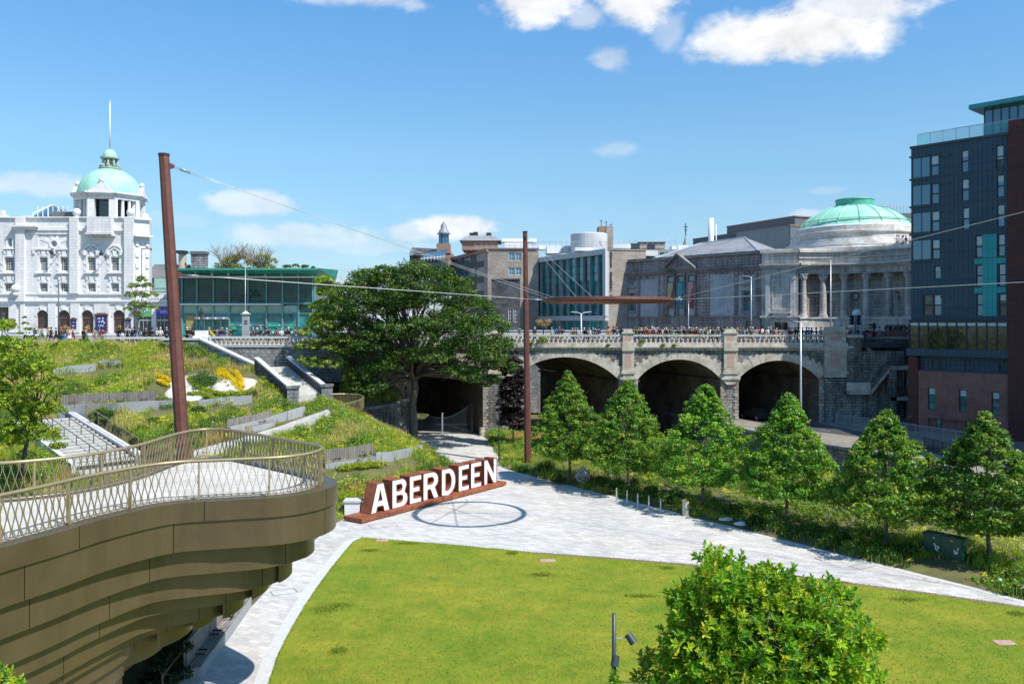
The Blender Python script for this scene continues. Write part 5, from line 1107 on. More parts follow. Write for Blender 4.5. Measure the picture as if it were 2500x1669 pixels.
for i in range(8): p = W(1028+i*8, 638-i*.7, 179.5); m.tube([p, p+Vector((0, 0, .9))], .05, 4); m.tube([p, p+Vector((0, 1.2, 0))], .05, 4)
m.tube([W(1028, 632, 179.5), W(1087, 626, 179.5)], .07, 4); m.build('balcony_rail', M['wmet'], BO)
c_ = W(1083, 606, 188); m = MB(); m.box(c_.x-1.5, c_.x+1.5, 187, 190, c_.z-1.5, c_.z+.9); m.build('cupola_base', M['tanr'], BO); cz = c_.z+.9
m = MB(); m.lathe((c_.x, 188.5, cz), [(1.45, 0), (1.45, .2), (1.0, .2), (1.0, 2.1), (1.5, 2.2), (1.5, 2.45), (.2, 2.5)], 8); cu = m.build('cupola', M['gsky'], BO)
m = MB(); m.lathe((c_.x, 188.5, cz), [(1.2, 2.5), (1.0, 3.1), (.7, 3.5), (.68, 4.0), (.5, 4.5), (.1, 4.9), (.02, 5.4)], 16); m.build('cupola_cap', M['lead'], cu, smooth=True)
m = MB()
for i in range(8): a = PI/8+PI/4*i; m.tube([(c_.x+1.08*math.cos(a), 188.5+1.08*math.sin(a), cz+.2), (c_.x+1.08*math.cos(a), 188.5+1.08*math.sin(a), cz+2.2)], .09, 4)
m.build('cupola_mullion', M['darkb'], cu)
for q in [(1226, 582, 1310, 590, 172), (1232, 592, 1285, 608, 170), (1290, 598, 1345, 608, 170)]: wbox(*q, 4, 'wmet', 'rooftop_plant', BO)
m = MB()
for i in range(12): p = W(1160+i*14, 608, 161); m.tube([p, p+Vector((0, 0, 1.1))], .03, 4)
m.tube([W(1160, 600, 161), W(1314, 600, 161)], .03, 4); m.tube([W(1160, 604, 161), W(1314, 604, 161)], .025, 4); m.build('roof_railing', M['galv'], BO)
# dark granite block
DG = thing('dark_granite_block', 'dark rough granite block with tall windows left of the glass college', 'building', (1, 150, 11)); DF = FP((-3.6, 152), (2.2, 152)); DU = lambda px: (px-1250)/FPX*152+3.6; DZ_ = lambda py: CZ-(py-HOR)/FPX*152
hs = [(DU(1241), DU(1251), DZ_(786), DZ_(752)), (DU(1254), DU(1264), DZ_(786), DZ_(752))]
m = MB(); holes_wall(m, DF, DU(1200), DU(1270), 11, DZ_(683), hs, .3); body(m, DF, DU(1200), DU(1270), 11, DZ_(683), 5); m.fbox(DF, DU(1199), DU(1270), DZ_(683), DZ_(680), -5.4, .15); m.build('front_wall', M['dgran'], DG)
for q in hs: window(DF, q, DG, M['wmet'], M['gwin'], 2, 4)
# ---------------------------------------------------------------- glass college block
RG = thing('glass_college_block', 'glass and concrete college block with vertical fins and lettered granite end wall', 'building', (15, 140, 11)); c1 = lambda x, y: (1230+x/4.238, 530+y/4.238)
RF = FP((1.6, 167), (15.4, 140)); RF2 = FP((15.4, 140), (22.3, 142)); zT = 25.3; zB = CZ+(HOR-776)/FPX*140
m = MB(); m.fbox(RF, -1.5, RF.L, 11, zT-.9, -10, -.6); m.build('inner_volume', M['gdark'], RG)
fx = [262, 312, 380, 450, 520, 595, 663, 740, 817, 890, 972, 1030]
for i in range(len(fx)-1):
    u0 = RF.hit(*c1(fx[i], 700))[0]; u1 = RF.hit(*c1(fx[i+1], 700))[0]
    m = MB(); m.fquad(RF, u0, u1, zB+.4, zT-.9, -.35); pn = m.build('glazing_bay', M['gteal'], RG)
    m = MB()
    for z in np.linspace(zB+.4, zT-1.0, 8): m.fbox(RF, u0, u1, z, z+.09, -.35, -.28)
    uu = u0+(u1-u0)*.3; m.fbox(RF, uu, uu+.08, zB+.4, zT-1, -.35, -.25); m.build('glazing_bar', M['dark'], pn)
for x in fx[:-1]+[190]:
    u = RF.hit(*c1(x, 700))[0]; m = MB(); m.fbox(RF, u-.09, u+.09, zB+.4, zT-.9, -.35, .02); m.build('fin', M['conc'], RG)
m = MB(); m.fbox(RF, -1.2, RF.L+.1, zT-.9, zT, -10.5, .15); uE = RF.hit(*c1(1032, 700))[0]; m.fbox(RF, uE, RF.L+.1, zB, zT-.9, -.6, .15); m.fbox(RF, -1.2, RF.L+.1, zB-.45, zB+.4, -10.5, .15); m.fbox(RF, -1.2, -.7, 11, zT-.9, -.6, .15); m.build('concrete_frame', M['kerb'], RG)
m = MB(); m.fquad(RF, -1, RF.L, 11, zB-.45, -.3); g0 = m.build('ground_glazing', M['gteal'], RG)
m = MB()
for i in range(12): u = i*RF.L/12; m.fbox(RF, u, u+.12, 11, zB-.45, -.3, -.1)
m.build('ground_mullion', M['galv'], g0)
m = MB(); m.fbox(RF2, .36, RF2.L, 11, zT-.2, -18, 0); m.fbox(RF2, .3, RF2.L+.1, zT-.2, zT, -18, .12); m.build('granite_end_wall', M['tan'], RG)
u, z = RF2.hit(*c1(1096, 360))
txt = 'ROBERT GORDONS C'; z1_ = RF2.hit(*c1(1096, 352))[1]; z2_ = RF2.hit(*c1(1096, 826))[1]; step = (z1_-z2_)/len(txt)
for i, ch in enumerate(txt):
    if ch != ' ': textmesh(ch, step*1.16, RF2, u+.22, z1_-step*(i+.95), .06, M['dark'], RG, bold=.008, th=.04, name='wall_letter')
# roof items
a = W(1482, 600, 150); m = MB(); cc_ = W(1438, 600, 155); m.lathe((cc_.x, cc_.y, 0), [(3.35, zT-.1), (3.35, CZ+(HOR-573)/FPX*155), (3.2, CZ+(HOR-571)/FPX*155), (0.01, CZ+(HOR-570)/FPX*155)], 48); m.build('white_roof_drum', brick('drum_cladding', (.62, .62, .62), (.58, .58, .58), (.34, .34, .34), .3, 30, .03, .5, .3, (.9, .9, .9), .3, .05, 0), RG)
wbox(1462, 552, 1480, 605, 160, 4, 'tanr', 'stair_tower', RG); wbox(1480, 552, 1497, 605, 159.9, 4, 'tan', 'stair_tower', RG)
m = MB()
for (px, h) in ((1468, 15), (1480, 12), (1492, 6)): p = W(px, 552, 161); m.tube([p, W(px, 552-h, 161)], .06, 4); m.tube([W(px-5, 552-h+3, 161), W(px+3, 552-h+2, 161)], .04, 4)
m.build('aerial', M['dark'], RG)
wbox(1335, 598, 1372, 618, 158, 6, 'wmet', 'plant_room', RG); wbox(1374, 600, 1404, 616, 157, 3, 'galv', 'plant_room', RG); wbox(1404, 604, 1480, 612, 146, 3, 'wmet', 'plant_room', RG)
wbox(1497, 596, 1540, 606, 150, 3, 'wmet', 'plant_room', RG); wbox(1540, 594, 1560, 606, 151, 3, 'darkb', 'plant_room', RG); wbox(1562, 591, 1624, 607, 156, 5, 'tan', 'roof_block', RG); wbox(1560, 590, 1626, 592, 155.8, 5.4, 'dark', 'roof_edge', RG)
wbox(1581, 596, 1599, 606, 155.9, .1, 'gdark', 'roof_window', RG)
m = MB()
for i in range(26): p = W(1300+i*14, 604-(i > 10)*6, 152); m.tube([p, p+Vector((0, 0, 1.1))], .03, 4)
m.tube([W(1300, 590, 152), W(1650, 590, 152)], .03, 4); m.build('roof_railing', M['galv'], RG)
# lower office behind gallery
OB = thing('green_window_office', 'low office with green tinted windows behind the gallery roof', 'building', (26, 150, 11)); OF = FP((21.5, 151), (33, 151)); OU = lambda px: (px-1250)/FPX*151+(-21.5); OZ = lambda py: CZ-(py-HOR)/FPX*151
hs = [(OU(a), OU(b), OZ(628), OZ(616)) for a, b in [(1576, 1584), (1586, 1600), (1610, 1622), (1624, 1631), (1637, 1646)]]
m = MB(); holes_wall(m, OF, OU(1548), OU(1700), 11, OZ(609), hs, .25); body(m, OF, OU(1548), OU(1700), 11, OZ(609), 8); m.build('front_wall', M['conc'], OB)
for q in hs: window(OF, q, OB, M['wmet'], M['gteal'], 1, 1)
wbox(1640, 600, 1652, 610, 153, 2, 'wmet', 'roof_plant', OB); wbox(1655, 598, 1680, 610, 154, 3, 'wmet', 'roof_plant', OB)
sp = W(1674, 620, 230); t = thing('church_spire', 'thin distant church spire with weathervane above the office roof', 'spire', (sp.x, 230, 11)); m = MB(); top = W(1674, 562, 230); m.tube([(sp.x, 230, 11), (sp.x, 230, sp.z-2), (sp.x, 230, W(1674, 575, 230).z)], [2.2, 1.9, .1], 8); m.build('spire_cone', M['conc'], t); m = MB(); m.tube([W(1674, 577, 230), W(1674, 545, 230)], .12, 4)
m.tube([W(1669, 554, 230), W(1679, 554, 230)], .12, 4); m.tube([W(1671, 562, 230), W(1677, 562, 230)], .15, 4); m.build('weathervane', M['dark'], t)
# ---------------------------------------------------------------- art gallery and memorial
AG = thing('art_gallery', 'granite art gallery with curved colonnade and ribbed green copper dome', 'gallery', (36, 122, 11))
GFc = FP((18.6, 142), (35.6, 122)); g1 = c1; g2 = lambda x, y: (1700+x/4.238, 470+y/4.238)
def gu(F, p): return F.hit(*p)[0]
wins = [GFc.rect(*g1(1300, 785), *g1(1355, 970)), GFc.rect(*g2(490, 1015), *g2(560, 1225))]
bays = [GFc.rect(*g1(1708, 640), *g1(1768, 1025)), GFc.rect(*g1(1812, 635), *g1(1868, 1025)), GFc.rect(*g1(1918, 630), *g1(1980, 1025))]
pl = [GFc.rect(*g1(1415, 640), *g1(1598, 1028)), GFc.rect(*g2(140, 845), *g2(395, 1290)), GFc.rect(*g1(1268, 655), *g1(1385, 1028)), GFc.rect(*g2(437, 850), *g2(608, 1290))]
m = MB(); holes_wall(m, GFc, 0, GFc.L, 10.9, 23.3, wins, .35); m.prism([tuple(GFc.pt(0, 0, -.4)[:2]), tuple(GFc.pt(GFc.L, 0, -.4)[:2]), (40, 119.9), (52, 122), (40, 152), (26, 148)], 10.9, 23.25); m.build('side_wall', M['gal'], AG)
for i, a in enumerate(pl):
    m = MB(); holes_wall(m, GFc, a[0], a[1], 14.1, min(a[3], 20.4), [w_ for w_ in wins if a[0] < w_[0] < a[1]], .12, .06); m.build('wall_panel', M['galp'], AG)
m = MB()
for (z0, z1, n1) in [(21.2, 21.45, .75), (20.95, 21.2, .45), (20.7, 20.95, .2), (23.05, 23.3, .35), (23.3, 23.55, .2), (13.95, 14.15, .3), (10.9, 11.4, .35)]: m.fbox(GFc, -.3, GFc.L+.25, z0, z1, -.3, n1)
a0 = gu(GFc, g1(1655, 540)); a1 = gu(GFc, g1(2010, 530)); m.fbox(GFc, a0, a1, 21.45, 21.7, 0, 1.0); ap = (a0+a1)/2
for q in ([(a0, 21.7), (a0+.9, 21.7), (ap, 23.55), (ap, 23.95)], [(a1-.9, 21.7), (a1, 21.7), (ap, 23.95), (ap, 23.55)]): m.fpoly(GFc, q, 0, 1.05)
m.build('cornice', M['galt'], AG)
m = MB(); m.fpoly(GFc, [(a0+.7, 21.65), (a1-.7, 21.65), (ap, 23.6)], 0, .55); m.build('pediment', M['gal'], AG)
for (p0, p1) in [(g1(1240, 800), g1(1268, 800)), (g1(1385, 800), g1(1415, 800)), (g1(1603, 800), g1(1660, 800)), (g1(2012, 800), g1(2130, 800)), (g2(10, 1000), g2(30, 1000)), (g2(397, 1000), g2(437, 1000)), (g2(610, 1000), g2(682, 1000))]:
    u0, u1 = gu(GFc, p0), gu(GFc, p1)
    m = MB()
    for z in np.arange(14.15, 20.6, .5): m.fbox(GFc, u0, u1, z+.05, z+.46, 0, .16); m.fbox(GFc, u0+.04, u1-.04, z-.04, z+.05, 0, .09)
    m.build('rusticated_pier', M['gal'], AG)
for i, a in enumerate(bays):
    m = MB(); m.fbox(GFc, a[0]-.28, a[0]-.05, 14.1, 20.5, 0, .35); m.fbox(GFc, a[1]+.05, a[1]+.28, 14.1, 20.5, 0, .35); m.fbox(GFc, a[0]-.35, a[1]+.35, 20.5, 20.9, 0, .4); m.build('pilaster', M['galt'], AG)
    m = MB(); m.fbox(GFc, a[0]+.02, a[1]-.02, 14.3, 20.3, 0, .08); m.build('blind_bay', M['galp'], AG)
    cl = [(.42, .36, .2), (.06, .30, .34), (.52, .27, .25)][i]; zc_ = GFc.hit(*g1(1840, 930))[1]; zd = GFc.hit(*g1(1840, 675))[1]
    t = thing('banner', ['olive and brown vertical banner, leftmost of three on the gallery wall', 'teal vertical banner, middle of three on the gallery wall', 'pink and dark red vertical banner, rightmost of three on the gallery wall'][i], 'banner', GFc.pt((a[0]+a[1])/2, zc_, .4), 'banners on the gallery wall')
    m = MB(); m.fbox(GFc, a[0]+.05, a[1]-.05, zc_, zd, .38, .41); b_ = m.build('banner_cloth', colm('banner_base%d' % i, cl), t); m = MB(); w_ = a[1]-a[0]-.1; hh = zd-zc_; x_ = a[0]+.05
    m.fpoly(GFc, [[(x_, zc_), (x_+w_, zc_), (x_+w_, zc_+hh*.75), (x_, zc_+hh*.08)], [(x_, zc_), (x_+w_, zc_+hh*.1), (x_+w_, zc_+hh*.55), (x_, zc_+hh*.3)], [(x_, zc_), (x_+w_, zc_), (x_+w_*.9, zc_+hh*.8), (x_, zc_+hh*.1)]][i], .41, .42); m.build('banner_wedge', colm('wedge%d' % i, [(.22, .075, .04), (.02, .16, .22), (.25, .03, .04)][i]), b_)
    textmesh('A\nR\nT', hh*.13, GFc, x_+w_*.62, zc_+hh*.42, .425, colm('btext', (.6, .5, .25)), b_, sp=.9)
    m = MB(); m.tube([GFc.pt(a[0]-.05, zc_-.15, .35), GFc.pt(a[1]+.05, zc_-.15, .35)], .04, 4); m.tube([GFc.pt(a[0]-.05, zd+.05, .35), GFc.pt(a[1]+.05, zd+.05, .35)], .04, 4); m.build('banner_pole', M['dark'], t)
stg = [colm('stained_teal', (.02, .12, .15), .2), colm('stained_red', (.25, .05, .03), .2), colm('stained_green', (.08, .16, .06), .2)]
for a in wins:
    wn = window(GFc, a, AG, M['galt'], M['gteal'], 2, 3, .3, .12, .06, name='stained_window')
    m = MB(); m.fquad(GFc, a[0]+.15, a[1]-.15, a[2]+(a[3]-a[2])*.5, a[2]+(a[3]-a[2])*.7, -.285); m.build('red_light', stg[1], wn)
    m = MB(); m.fbox(GFc, a[0]-.3, a[1]+.3, a[3]+.7, a[3]+.95, .05, .5); m.fbox(GFc, a[0]-.3, a[0]-.05, a[2]-.2, a[3]+.1, .05, .2); m.fbox(GFc, a[1]+.05, a[1]+.3, a[2]-.2, a[3]+.1, .05, .2); m.fbox(GFc, a[0]-.35, a[1]+.35, a[2]-.4, a[2]-.2, .05, .35); m.build('window_surround', M['galt'], AG)
    c_ = Vector(GFc.pt((a[0]+a[1])/2, a[3]+2.1, .2)); m = MB()
    R_ = .5; ring = [c_+Vector((GFc.u.x*R_*math.cos(t), GFc.u.y*R_*math.cos(t), R_*1.25*math.sin(t))) for t in [2*PI*i/16 for i in range(16)]]; m.tube(ring, .13, 6, closed=True); m.sphere(c_, .25, 6); m.build('medallion', M['galt'], AG)
# pavilion
PV = FP((35.75, 121.3), (40.05, 119.2)); L = PV.L; m = MB()
dr = PV.rect(*g2(810, 1335), *g2(945, 1430)); dr = (dr[0], dr[1], 11.0, dr[3])
holes_wall(m, PV, -.2, L, 10.9, 23.3, [dr], .6); m.fbox(PV, -.2, L, 10.9, 23.3, -3, -.6); m.build('pavilion_wall', M['galw'], AG)
m = MB()
for (z0, z1, n1) in [(21.25, 21.5, .7), (20.95, 21.25, .35), (23.0, 23.3, .35), (23.3, 23.6, .15), (13.9, 14.15, .35)]: m.fbox(PV, -.4, L+.2, z0, z1, -.3, n1)
for x in (740, 998):
    u = gu(PV, g2(x, 1000)); m.fbox(PV, u-.3, u+.3, 14.15, 19.3, 0, .25); m.fbox(PV, u-.42, u+.42, 19.3, 20.0, 0, .35); m.fbox(PV, u-.36, u+.36, 20.0, 20.1, 0, .45)
q = PV.rect(*g2(795, 910), *g2(955, 1195))
for r_ in ((q[0], q[1], q[3], q[3]+.12), (q[0], q[1], q[2]-.12, q[2]), (q[0]-.12, q[0], q[2]-.12, q[3]+.12), (q[1], q[1]+.12, q[2]-.12, q[3]+.12)): m.fbox(PV, *r_, 0, .12)
q = PV.rect(*g2(770, 1232), *g2(980, 1270)); m.fbox(PV, q[0], q[1], q[3]-.2, q[3], 0, .7); m.fbox(PV, q[0]+.3, q[1]-.3, q[2]-.1, q[3]-.2, 0, .35)
m.build('pavilion_trim', M['galtw'], AG)
m = MB(); m.fquad(PV, dr[0], dr[1], dr[2], dr[3], -.55); dd = m.build('doorway', M['gdark'], AG); m = MB(); m.fbox(PV, dr[0], dr[1], 13.2, 13.3, -.55, -.45); m.fbox(PV, (dr[0]+dr[1])/2-.04, (dr[0]+dr[1])/2+.04, 11, 13.2, -.55, -.45); m.build('door_frame', M['galv'], dd)
textmesh('COWDRAY HALL', .32, PV, (dr[0]+dr[1])/2, dr[3]+.25, .0, M['dark'], AG)
# concave colonnade
A_ = Vector((40.05, 119.2)); B_ = Vector((53.0, 107.2)); Mv = Vector((49.1, 116.6))
def circ(a, b, c):
    ax, ay, bx, by, cx, cy = a.x, a.y, b.x, b.y, c.x, c.y; d = 2*(ax*(by-cy)+bx*(cy-ay)+cx*(ay-by))
    ux = ((ax*ax+ay*ay)*(by-cy)+(bx*bx+by*by)*(cy-ay)+(cx*cx+cy*cy)*(ay-by))/d; uy = ((ax*ax+ay*ay)*(cx-bx)+(bx*bx+by*by)*(ax-cx)+(cx*cx+cy*cy)*(bx-ax))/d; return Vector((ux, uy)), math.hypot(ax-ux, ay-uy)
CC, CR = circ(A_, Mv, B_); t0 = math.atan2(A_.y-CC.y, A_.x-CC.x); t1 = math.atan2(B_.y-CC.y, B_.x-CC.x)
def arcband(mb, r0, r1, z0, z1, n=36):     # r0 inner (toward camera), r1 outer
    P = []
    for i in range(n+1): a = t0+(t1-t0)*i/n; P.append((Vector((math.cos(a), math.sin(a)))))
    for i in range(n):
        a, b = P[i], P[i+1]; q = lambda v, r, z: (CC.x+v.x*r, CC.y+v.y*r, z)
        mb.face([q(a, r0, z0), q(b, r0, z0), q(b, r0, z1), q(a, r0, z1)]); mb.face([q(a, r0, z1), q(b, r0, z1), q(b, r1, z1), q(a, r1, z1)]); mb.face([q(a, r1, z0), q(b, r1, z0), q(b, r0, z0), q(a, r0, z0)]); mb.face([q(b, r1, z0), q(a, r1, z0), q(a, r1, z1), q(b, r1, z1)])
m = MB(); arcband(m, CR+1.9, CR+3, 10.9, 20.3); arcband(m, CR-.35, CR+3, 10.9, 13.9); arcband(m, CR-.1, CR+3, 21.5, 23.3); arcband(m, CR-.15, CR+3, 20.0, 20.95); m.build('colonnade_wall', M['galw'], AG)
m = MB(); arcband(m, CR-.85, CR, 21.22, 21.5); arcband(m, CR-.45, CR, 20.95, 21.22); arcband(m, CR-.5, CR, 23.0, 23.3); arcband(m, CR-.3, CR+.6, 23.3, 23.6); arcband(m, CR-.5, CR, 13.75, 13.95); arcband(m, CR+1.75, CR+1.95, 18.6, 18.75); arcband(m, CR-.3, CR, 22.2, 22.32)
for i in range(60):
    a = t0+(t1-t0)*(i+.5)/60; v = Vector((math.cos(a), math.sin(a))); q = CC+v*(CR-.62); m.box(q.x-.09, q.x+.09, q.y-.09, q.y+.09, 21.05, 21.22)
m.build('entablature', M['galtw'], AG)
def ray_arc(px, R, far=True):
    d = Vector(((px-1250)/FPX, 1)); a = d.dot(d); b = -2*d.dot(CC); c = CC.dot(CC)-R*R; s_ = math.sqrt(max(0, b*b-4*a*c)); t = (-b+(s_ if far else -s_))/(2*a); return d*t
cpx = [1960.5, 2009.5, 2061, 2115, 2170, 2219]
for k, px in enumerate(cpx):
    p = ray_arc(px, CR+.3); m = MB(); m.lathe((p.x, p.y, 0), [(.62, 13.95), (.62, 14.15), (.55, 14.2), (.58, 14.32), (.46, 14.4), (.46, 15.5), (.44, 17), (.39, 19.1), (.43, 19.15), (.40, 19.25), (.44, 19.6), (.55, 19.95), (.6, 20.0), (.0, 20.0)], 20); c_ = m.build('column', M['galw'], AG, smooth=True, sharp=35)
    m = MB()
    for i in range(8): a = PI/4*i; m.tube([(p.x+.40*math.cos(a), p.y+.40*math.sin(a), 19.25), (p.x+.5*math.cos(a), p.y+.5*math.sin(a), 19.5), (p.x+.62*math.cos(a), p.y+.62*math.sin(a), 19.62)], [.12, .1, .05], 5); m.tube([(p.x+.42*math.cos(a+.4), p.y+.42*math.sin(a+.4), 19.5), (p.x+.6*math.cos(a+.4), p.y+.6*math.sin(a+.4), 19.85)], [.1, .07], 5)
    m.box(p.x-.55, p.x+.55, p.y-.55, p.y+.55, 19.92, 20.05); m.build('capital', M['galtw'], c_)
for k, px in enumerate([1985, 2035, 2088, 2143, 2195]):
    p = ray_arc(px, CR+1.88); v = (p-CC).normalized(); F_ = FP(p-Vector((-v.y, v.x))*-1.0, p+Vector((-v.y, v.x))*-1.0)
    if F_.n.dot(v) > 0: F_ = FP(p+Vector((-v.y, v.x))*-1.0, p-Vector((-v.y, v.x))*-1.0)
    m = MB()
    for r_ in ((0, 2, 18.0, 18.12), (0, 2, 14.6, 14.72), (0, .12, 14.6, 18.1), (1.88, 2, 14.6, 18.1)): m.fbox(F_, *r_, -.02, .1)
    m.build('wall_frame', M['galtw'], AG)
    if k in (0, 2, 4):
        c_ = Vector(F_.pt(1, 16.9, .12)); m = MB()
        if k == 2: m.tube([c_+Vector((F_.u.x*.5*math.cos(t), F_.u.y*.5*math.cos(t), .5*math.sin(t))) for t in [2*PI*i/20 for i in range(20)]], .15, 6, closed=True)
        else:
            for j in range(9): m.sphere(c_+Vector((F_.u.x*random.uniform(-.4, .4), F_.u.y*random.uniform(-.4, .4), random.uniform(-.45, .45))), .16, 5)
        m.build('wreath' if k == 2 else 'carved_arms', M['galt'], AG)
    if k in (1, 2, 3): textmesh(['MCMXIV', 'TO OUR\nGLORIOUS\nDEAD', 'MCMXIX'][k-1], .3, F_, 1, 15.9 if k != 2 else 16.0, .02, M['galt'], AG)
# dome and stepped drum
DC = Vector(((2087-1250)/FPX*130, 130, 0)); m = MB(); zz3 = lambda py, Y=122: CZ-(py-HOR)/FPX*Y
m.lathe(DC, [(11.0, 22), (11.0, 23.9), (10.7, 24.0), (10.7, 24.35), (10.2, 24.4), (10.1, 24.8), (9.6, 24.85), (9.5, 25.3), (9.1, 25.35), (9.1, 26.1), (9.35, 26.2), (9.35, 26.4), (8.9, 26.5), (8.85, 27.2), (8.3, 27.4)], 64); m.build('stepped_drum', M['galtw'], AG, smooth=True, sharp=25)
m = MB(); pr = [(8.35, 27.25)]; 
for i in range(13): t = i/12; zz_ = 3.5*math.sin(t*PI/2)**1.1; r = .55*math.sqrt(max(0, 104-(zz_*1.1+6.3)**2))+.45*8.1*math.sqrt(max(0, 1-(zz_/3.85)**2)); pr.append((max(2.75, r), 27.4+zz_))
m.lathe(DC, pr, 64); m.build('dome', M['copper'], AG, smooth=True)
m = MB()
for k in range(16):
    a = 2*PI*k/16+.1; pts = []
    for i in range(2, 13): r, z = pr[i+0]; pts.append((DC.x+(r+.02)*math.cos(a), DC.y+(r+.02)*math.sin(a), z+.03))
    m.tube(pts, [.11-.005*i for i in range(len(pts))], 4)
m.lathe(DC, [(7.75, 28.3), (7.8, 28.4), (7.6, 28.45)], 64); m.build('dome_rib', M['copper'], AG)
m = MB(); zc_ = pr[-1][1]-.15; m.lathe(DC, [(3.05, zc_-.1), (3.0, zc_+.15), (2.75, zc_+.2), (2.75, zc_+.95), (2.85, zc_+1.0), (2.8, zc_+1.15), (0.01, zc_+1.3)], 48); m.sphere((DC.x, DC.y, zc_+1.35), .3, 6); m.build('dome_crown', M['copperd'], AG, smooth=True, sharp=30)
# gallery slate hip roof
e0 = GFc.pt(4.5, 23.4, -1.2); e1 = GFc.pt(GFc.L-1.0, 23.4, -1.2); r0 = W(1711, 594, 150); r1 = W(1819, 580, 134); bk0 = (35, 158, 23.4); bk1 = (46, 136, 23.4)
m = MB(); m.mesh([e0, e1, r1, r0, bk0, bk1], [(0, 1, 2, 3), (1, 5, 2), (3, 2, 5, 4), (0, 3, 4)]); rf = m.build('hipped_roof', M['lead'], AG)
m = MB(); m.tube([e1, r1], .16, 5); m.tube([e0, r0], .16, 5); m.tube([r0, r1], .16, 5); m.build('roof_ridge', M['galv'], rf)
p = W(1736, 590, 150); m = MB(); m.tube([(p.x, 150, 23), (p.x, 150, W(1736, 533, 150).z)], .5, 10); m.tube([(p.x+.9, 150, 23), (p.x+.9, 150, W(1736, 548, 150).z)], .08, 5); o = m.build('metal_flue', M['wmet'], AG, smooth=True)
# grey clad shed behind
SH = thing('grey_clad_hall', 'large windowless grey clad hall standing behind the gallery dome', 'building', (40, 160, 11)); X = lambda px, Y: (px-1250)/FPX*Y
sf = FP((X(1692, 178), 178), (X(1929, 152), 152)); m = MB(); m.fbox(sf, 0, sf.L, 11, 30.4, -30, 0); m.build('clad_wall', M['shed'], SH)
sf2 = FP((X(1929, 152), 152), (X(1996, 155), 155)); m = MB(); m.fbox(sf2, .01, sf2.L+8, 11, 30.38, -14, -.01); m.build('pale_wall', M['shedl'], SH)
m = MB(); m.fbox(sf, 8.5, sf.L-1, 30.4, 32.2, -20, -2); m.build('upper_box', M['shed'], SH); m = MB(); m.fbox(sf, 8.4, sf.L-.8, 32.2, 32.4, -20, -1.9); m.fbox(sf, -.1, sf.L+.1, 30.4, 30.55, -30, .1); m.fbox(sf2, 0, sf2.L+8, 30.38, 30.6, -14, .12); m.build('roof_trim', M['tanr'], SH)
wbox(2185, 520, 2235, 600, 150, 10, 'shed', 'rear_block', SH); m = MB()
for i in range(10): p = W(2150+i*8, 519, 150.5); m.tube([p, p+Vector((0, 0, 1.2))], .04, 4)
m.tube([W(2150, 503, 150.5), W(2228, 503, 150.5)], .04, 4); m.tube([W(2150, 511, 150.5), W(2228, 505, 150.5)], .04, 4); m.build('roof_railing', M['galv'], SH)
# ---------------------------------------------------------------- tower block
TB = thing('tower_block', 'dark blue metal clad tower block with teal panels, brick base and rooftop pavilion', 'building', (47, 88, 1.5)); BB = FP((43.1, 92), (49.3, 85))
s5_ = lambda x, y: (2050+x/2.704, 240+y/2.704); s6 = lambda x, y: (1950+x/3.92, 780+y/3.92)
R5 = lambda x0, y0, x1, y1: BB.rect(*s5_(x0, y0), *s5_(x1, y1)); R6 = lambda x0, y0, x1, y1: BB.rect(*s6(x0, y0), *s6(x1, y1))
big = [R5(484, 388, 597, 524), R5(488, 570, 600, 706), R5(491, 752, 602, 885), R5(495, 933, 604, 1066)]; side = [R5(601, 376, 655, 510), R5(605, 562, 657, 696), R5(606, 744, 660, 878), R5(610, 930, 663, 1062)]
nar = [R5(804, 343, 850, 487), R5(806, 532, 853, 676), R5(811, 722, 856, 865), R5(1033, 310, 1082, 458), R5(1038, 505, 1086, 652), R5(1040, 700, 1089, 847), R5(1045, 896, 1091, 1043), R5(1050, 1092, 1096, 1238), R5(1053, 1290, 1101, 1436), R5(897, 907, 943, 1051), R5(901, 1100, 946, 1240), R5(903, 1290, 949, 1437)]
oth = [R5(625, 1108, 668, 1192), R5(552, 1295, 614, 1434), R5(620, 1295, 672, 1434)]
big = [(0.12, b[1], b[2], b[3]) for b in big]; uR_ = BB.hit(2466, 500)[0]; zt_ = 32.05; zg = 13.35
m = MB(); holes_wall(m, BB, 0, uR_, zg, zt_, big+side+nar+oth, .22); m.prism([tuple(BB.pt(0, 0, -.5)[:2]), tuple(BB.pt(uR_+6, 0, -.5)[:2]), (66, 95), (56, 104)], -1, zt_-.3); m.build('metal_wall', M['zinc'], TB)
for a in big: window(BB, a, TB, M['dark'], M['gsky'], 2, 1, .05, .06, .07, name='corner_window')
for i, a in enumerate(side): window(BB, a, TB, M['dark'], M['gsky'], 1, 2, .12, .08, .14, blind=(.42, M['blind']) if i != 1 else None)
for i, a in enumerate(nar+oth): window(BB, a, TB, M['dark'], M['gsky'] if i % 5 != 3 else M['gwin'], 1, 2 if a is not oth[0] else 1, .16, .07, .14, blind=(.3+.1*(i % 4), M['blind']) if i not in (10, 11, 13) else None)
m = MB(); m.fbox(BB, -.12, uR_, zt_-.05, zt_+.2, -1, .12)
for b in big: m.fbox(BB, -.15, b[1], b[2]-.2, b[2]-.02, -.5, .12)
m.fbox(BB, -.15, big[0][1], big[0][3]+.02, big[0][3]+.2, -.5, .12)
for z in [side[i][2]-.12 for i in range(4)]+[oth[1][2]-.1]: m.fbox(BB, 0, uR_, z-.04, z+.03, 0, .05)
m.build('metal_trim', M['zincp'], TB)
q = R5(944, 897, 1037, 1440); m = MB(); m.fbox(BB, q[0], q[1], q[2], q[3], 0, .035)
for yy in (1055, 1248): a = R5(890, yy, 1097, yy+36); m.fbox(BB, a[0], q[0]-.001, a[2], a[3], 0, .034); m.fbox(BB, q[1]+.001, a[1], a[2], a[3], 0, .034)
m.build('teal_panel', M['teal'], TB)
m = MB()
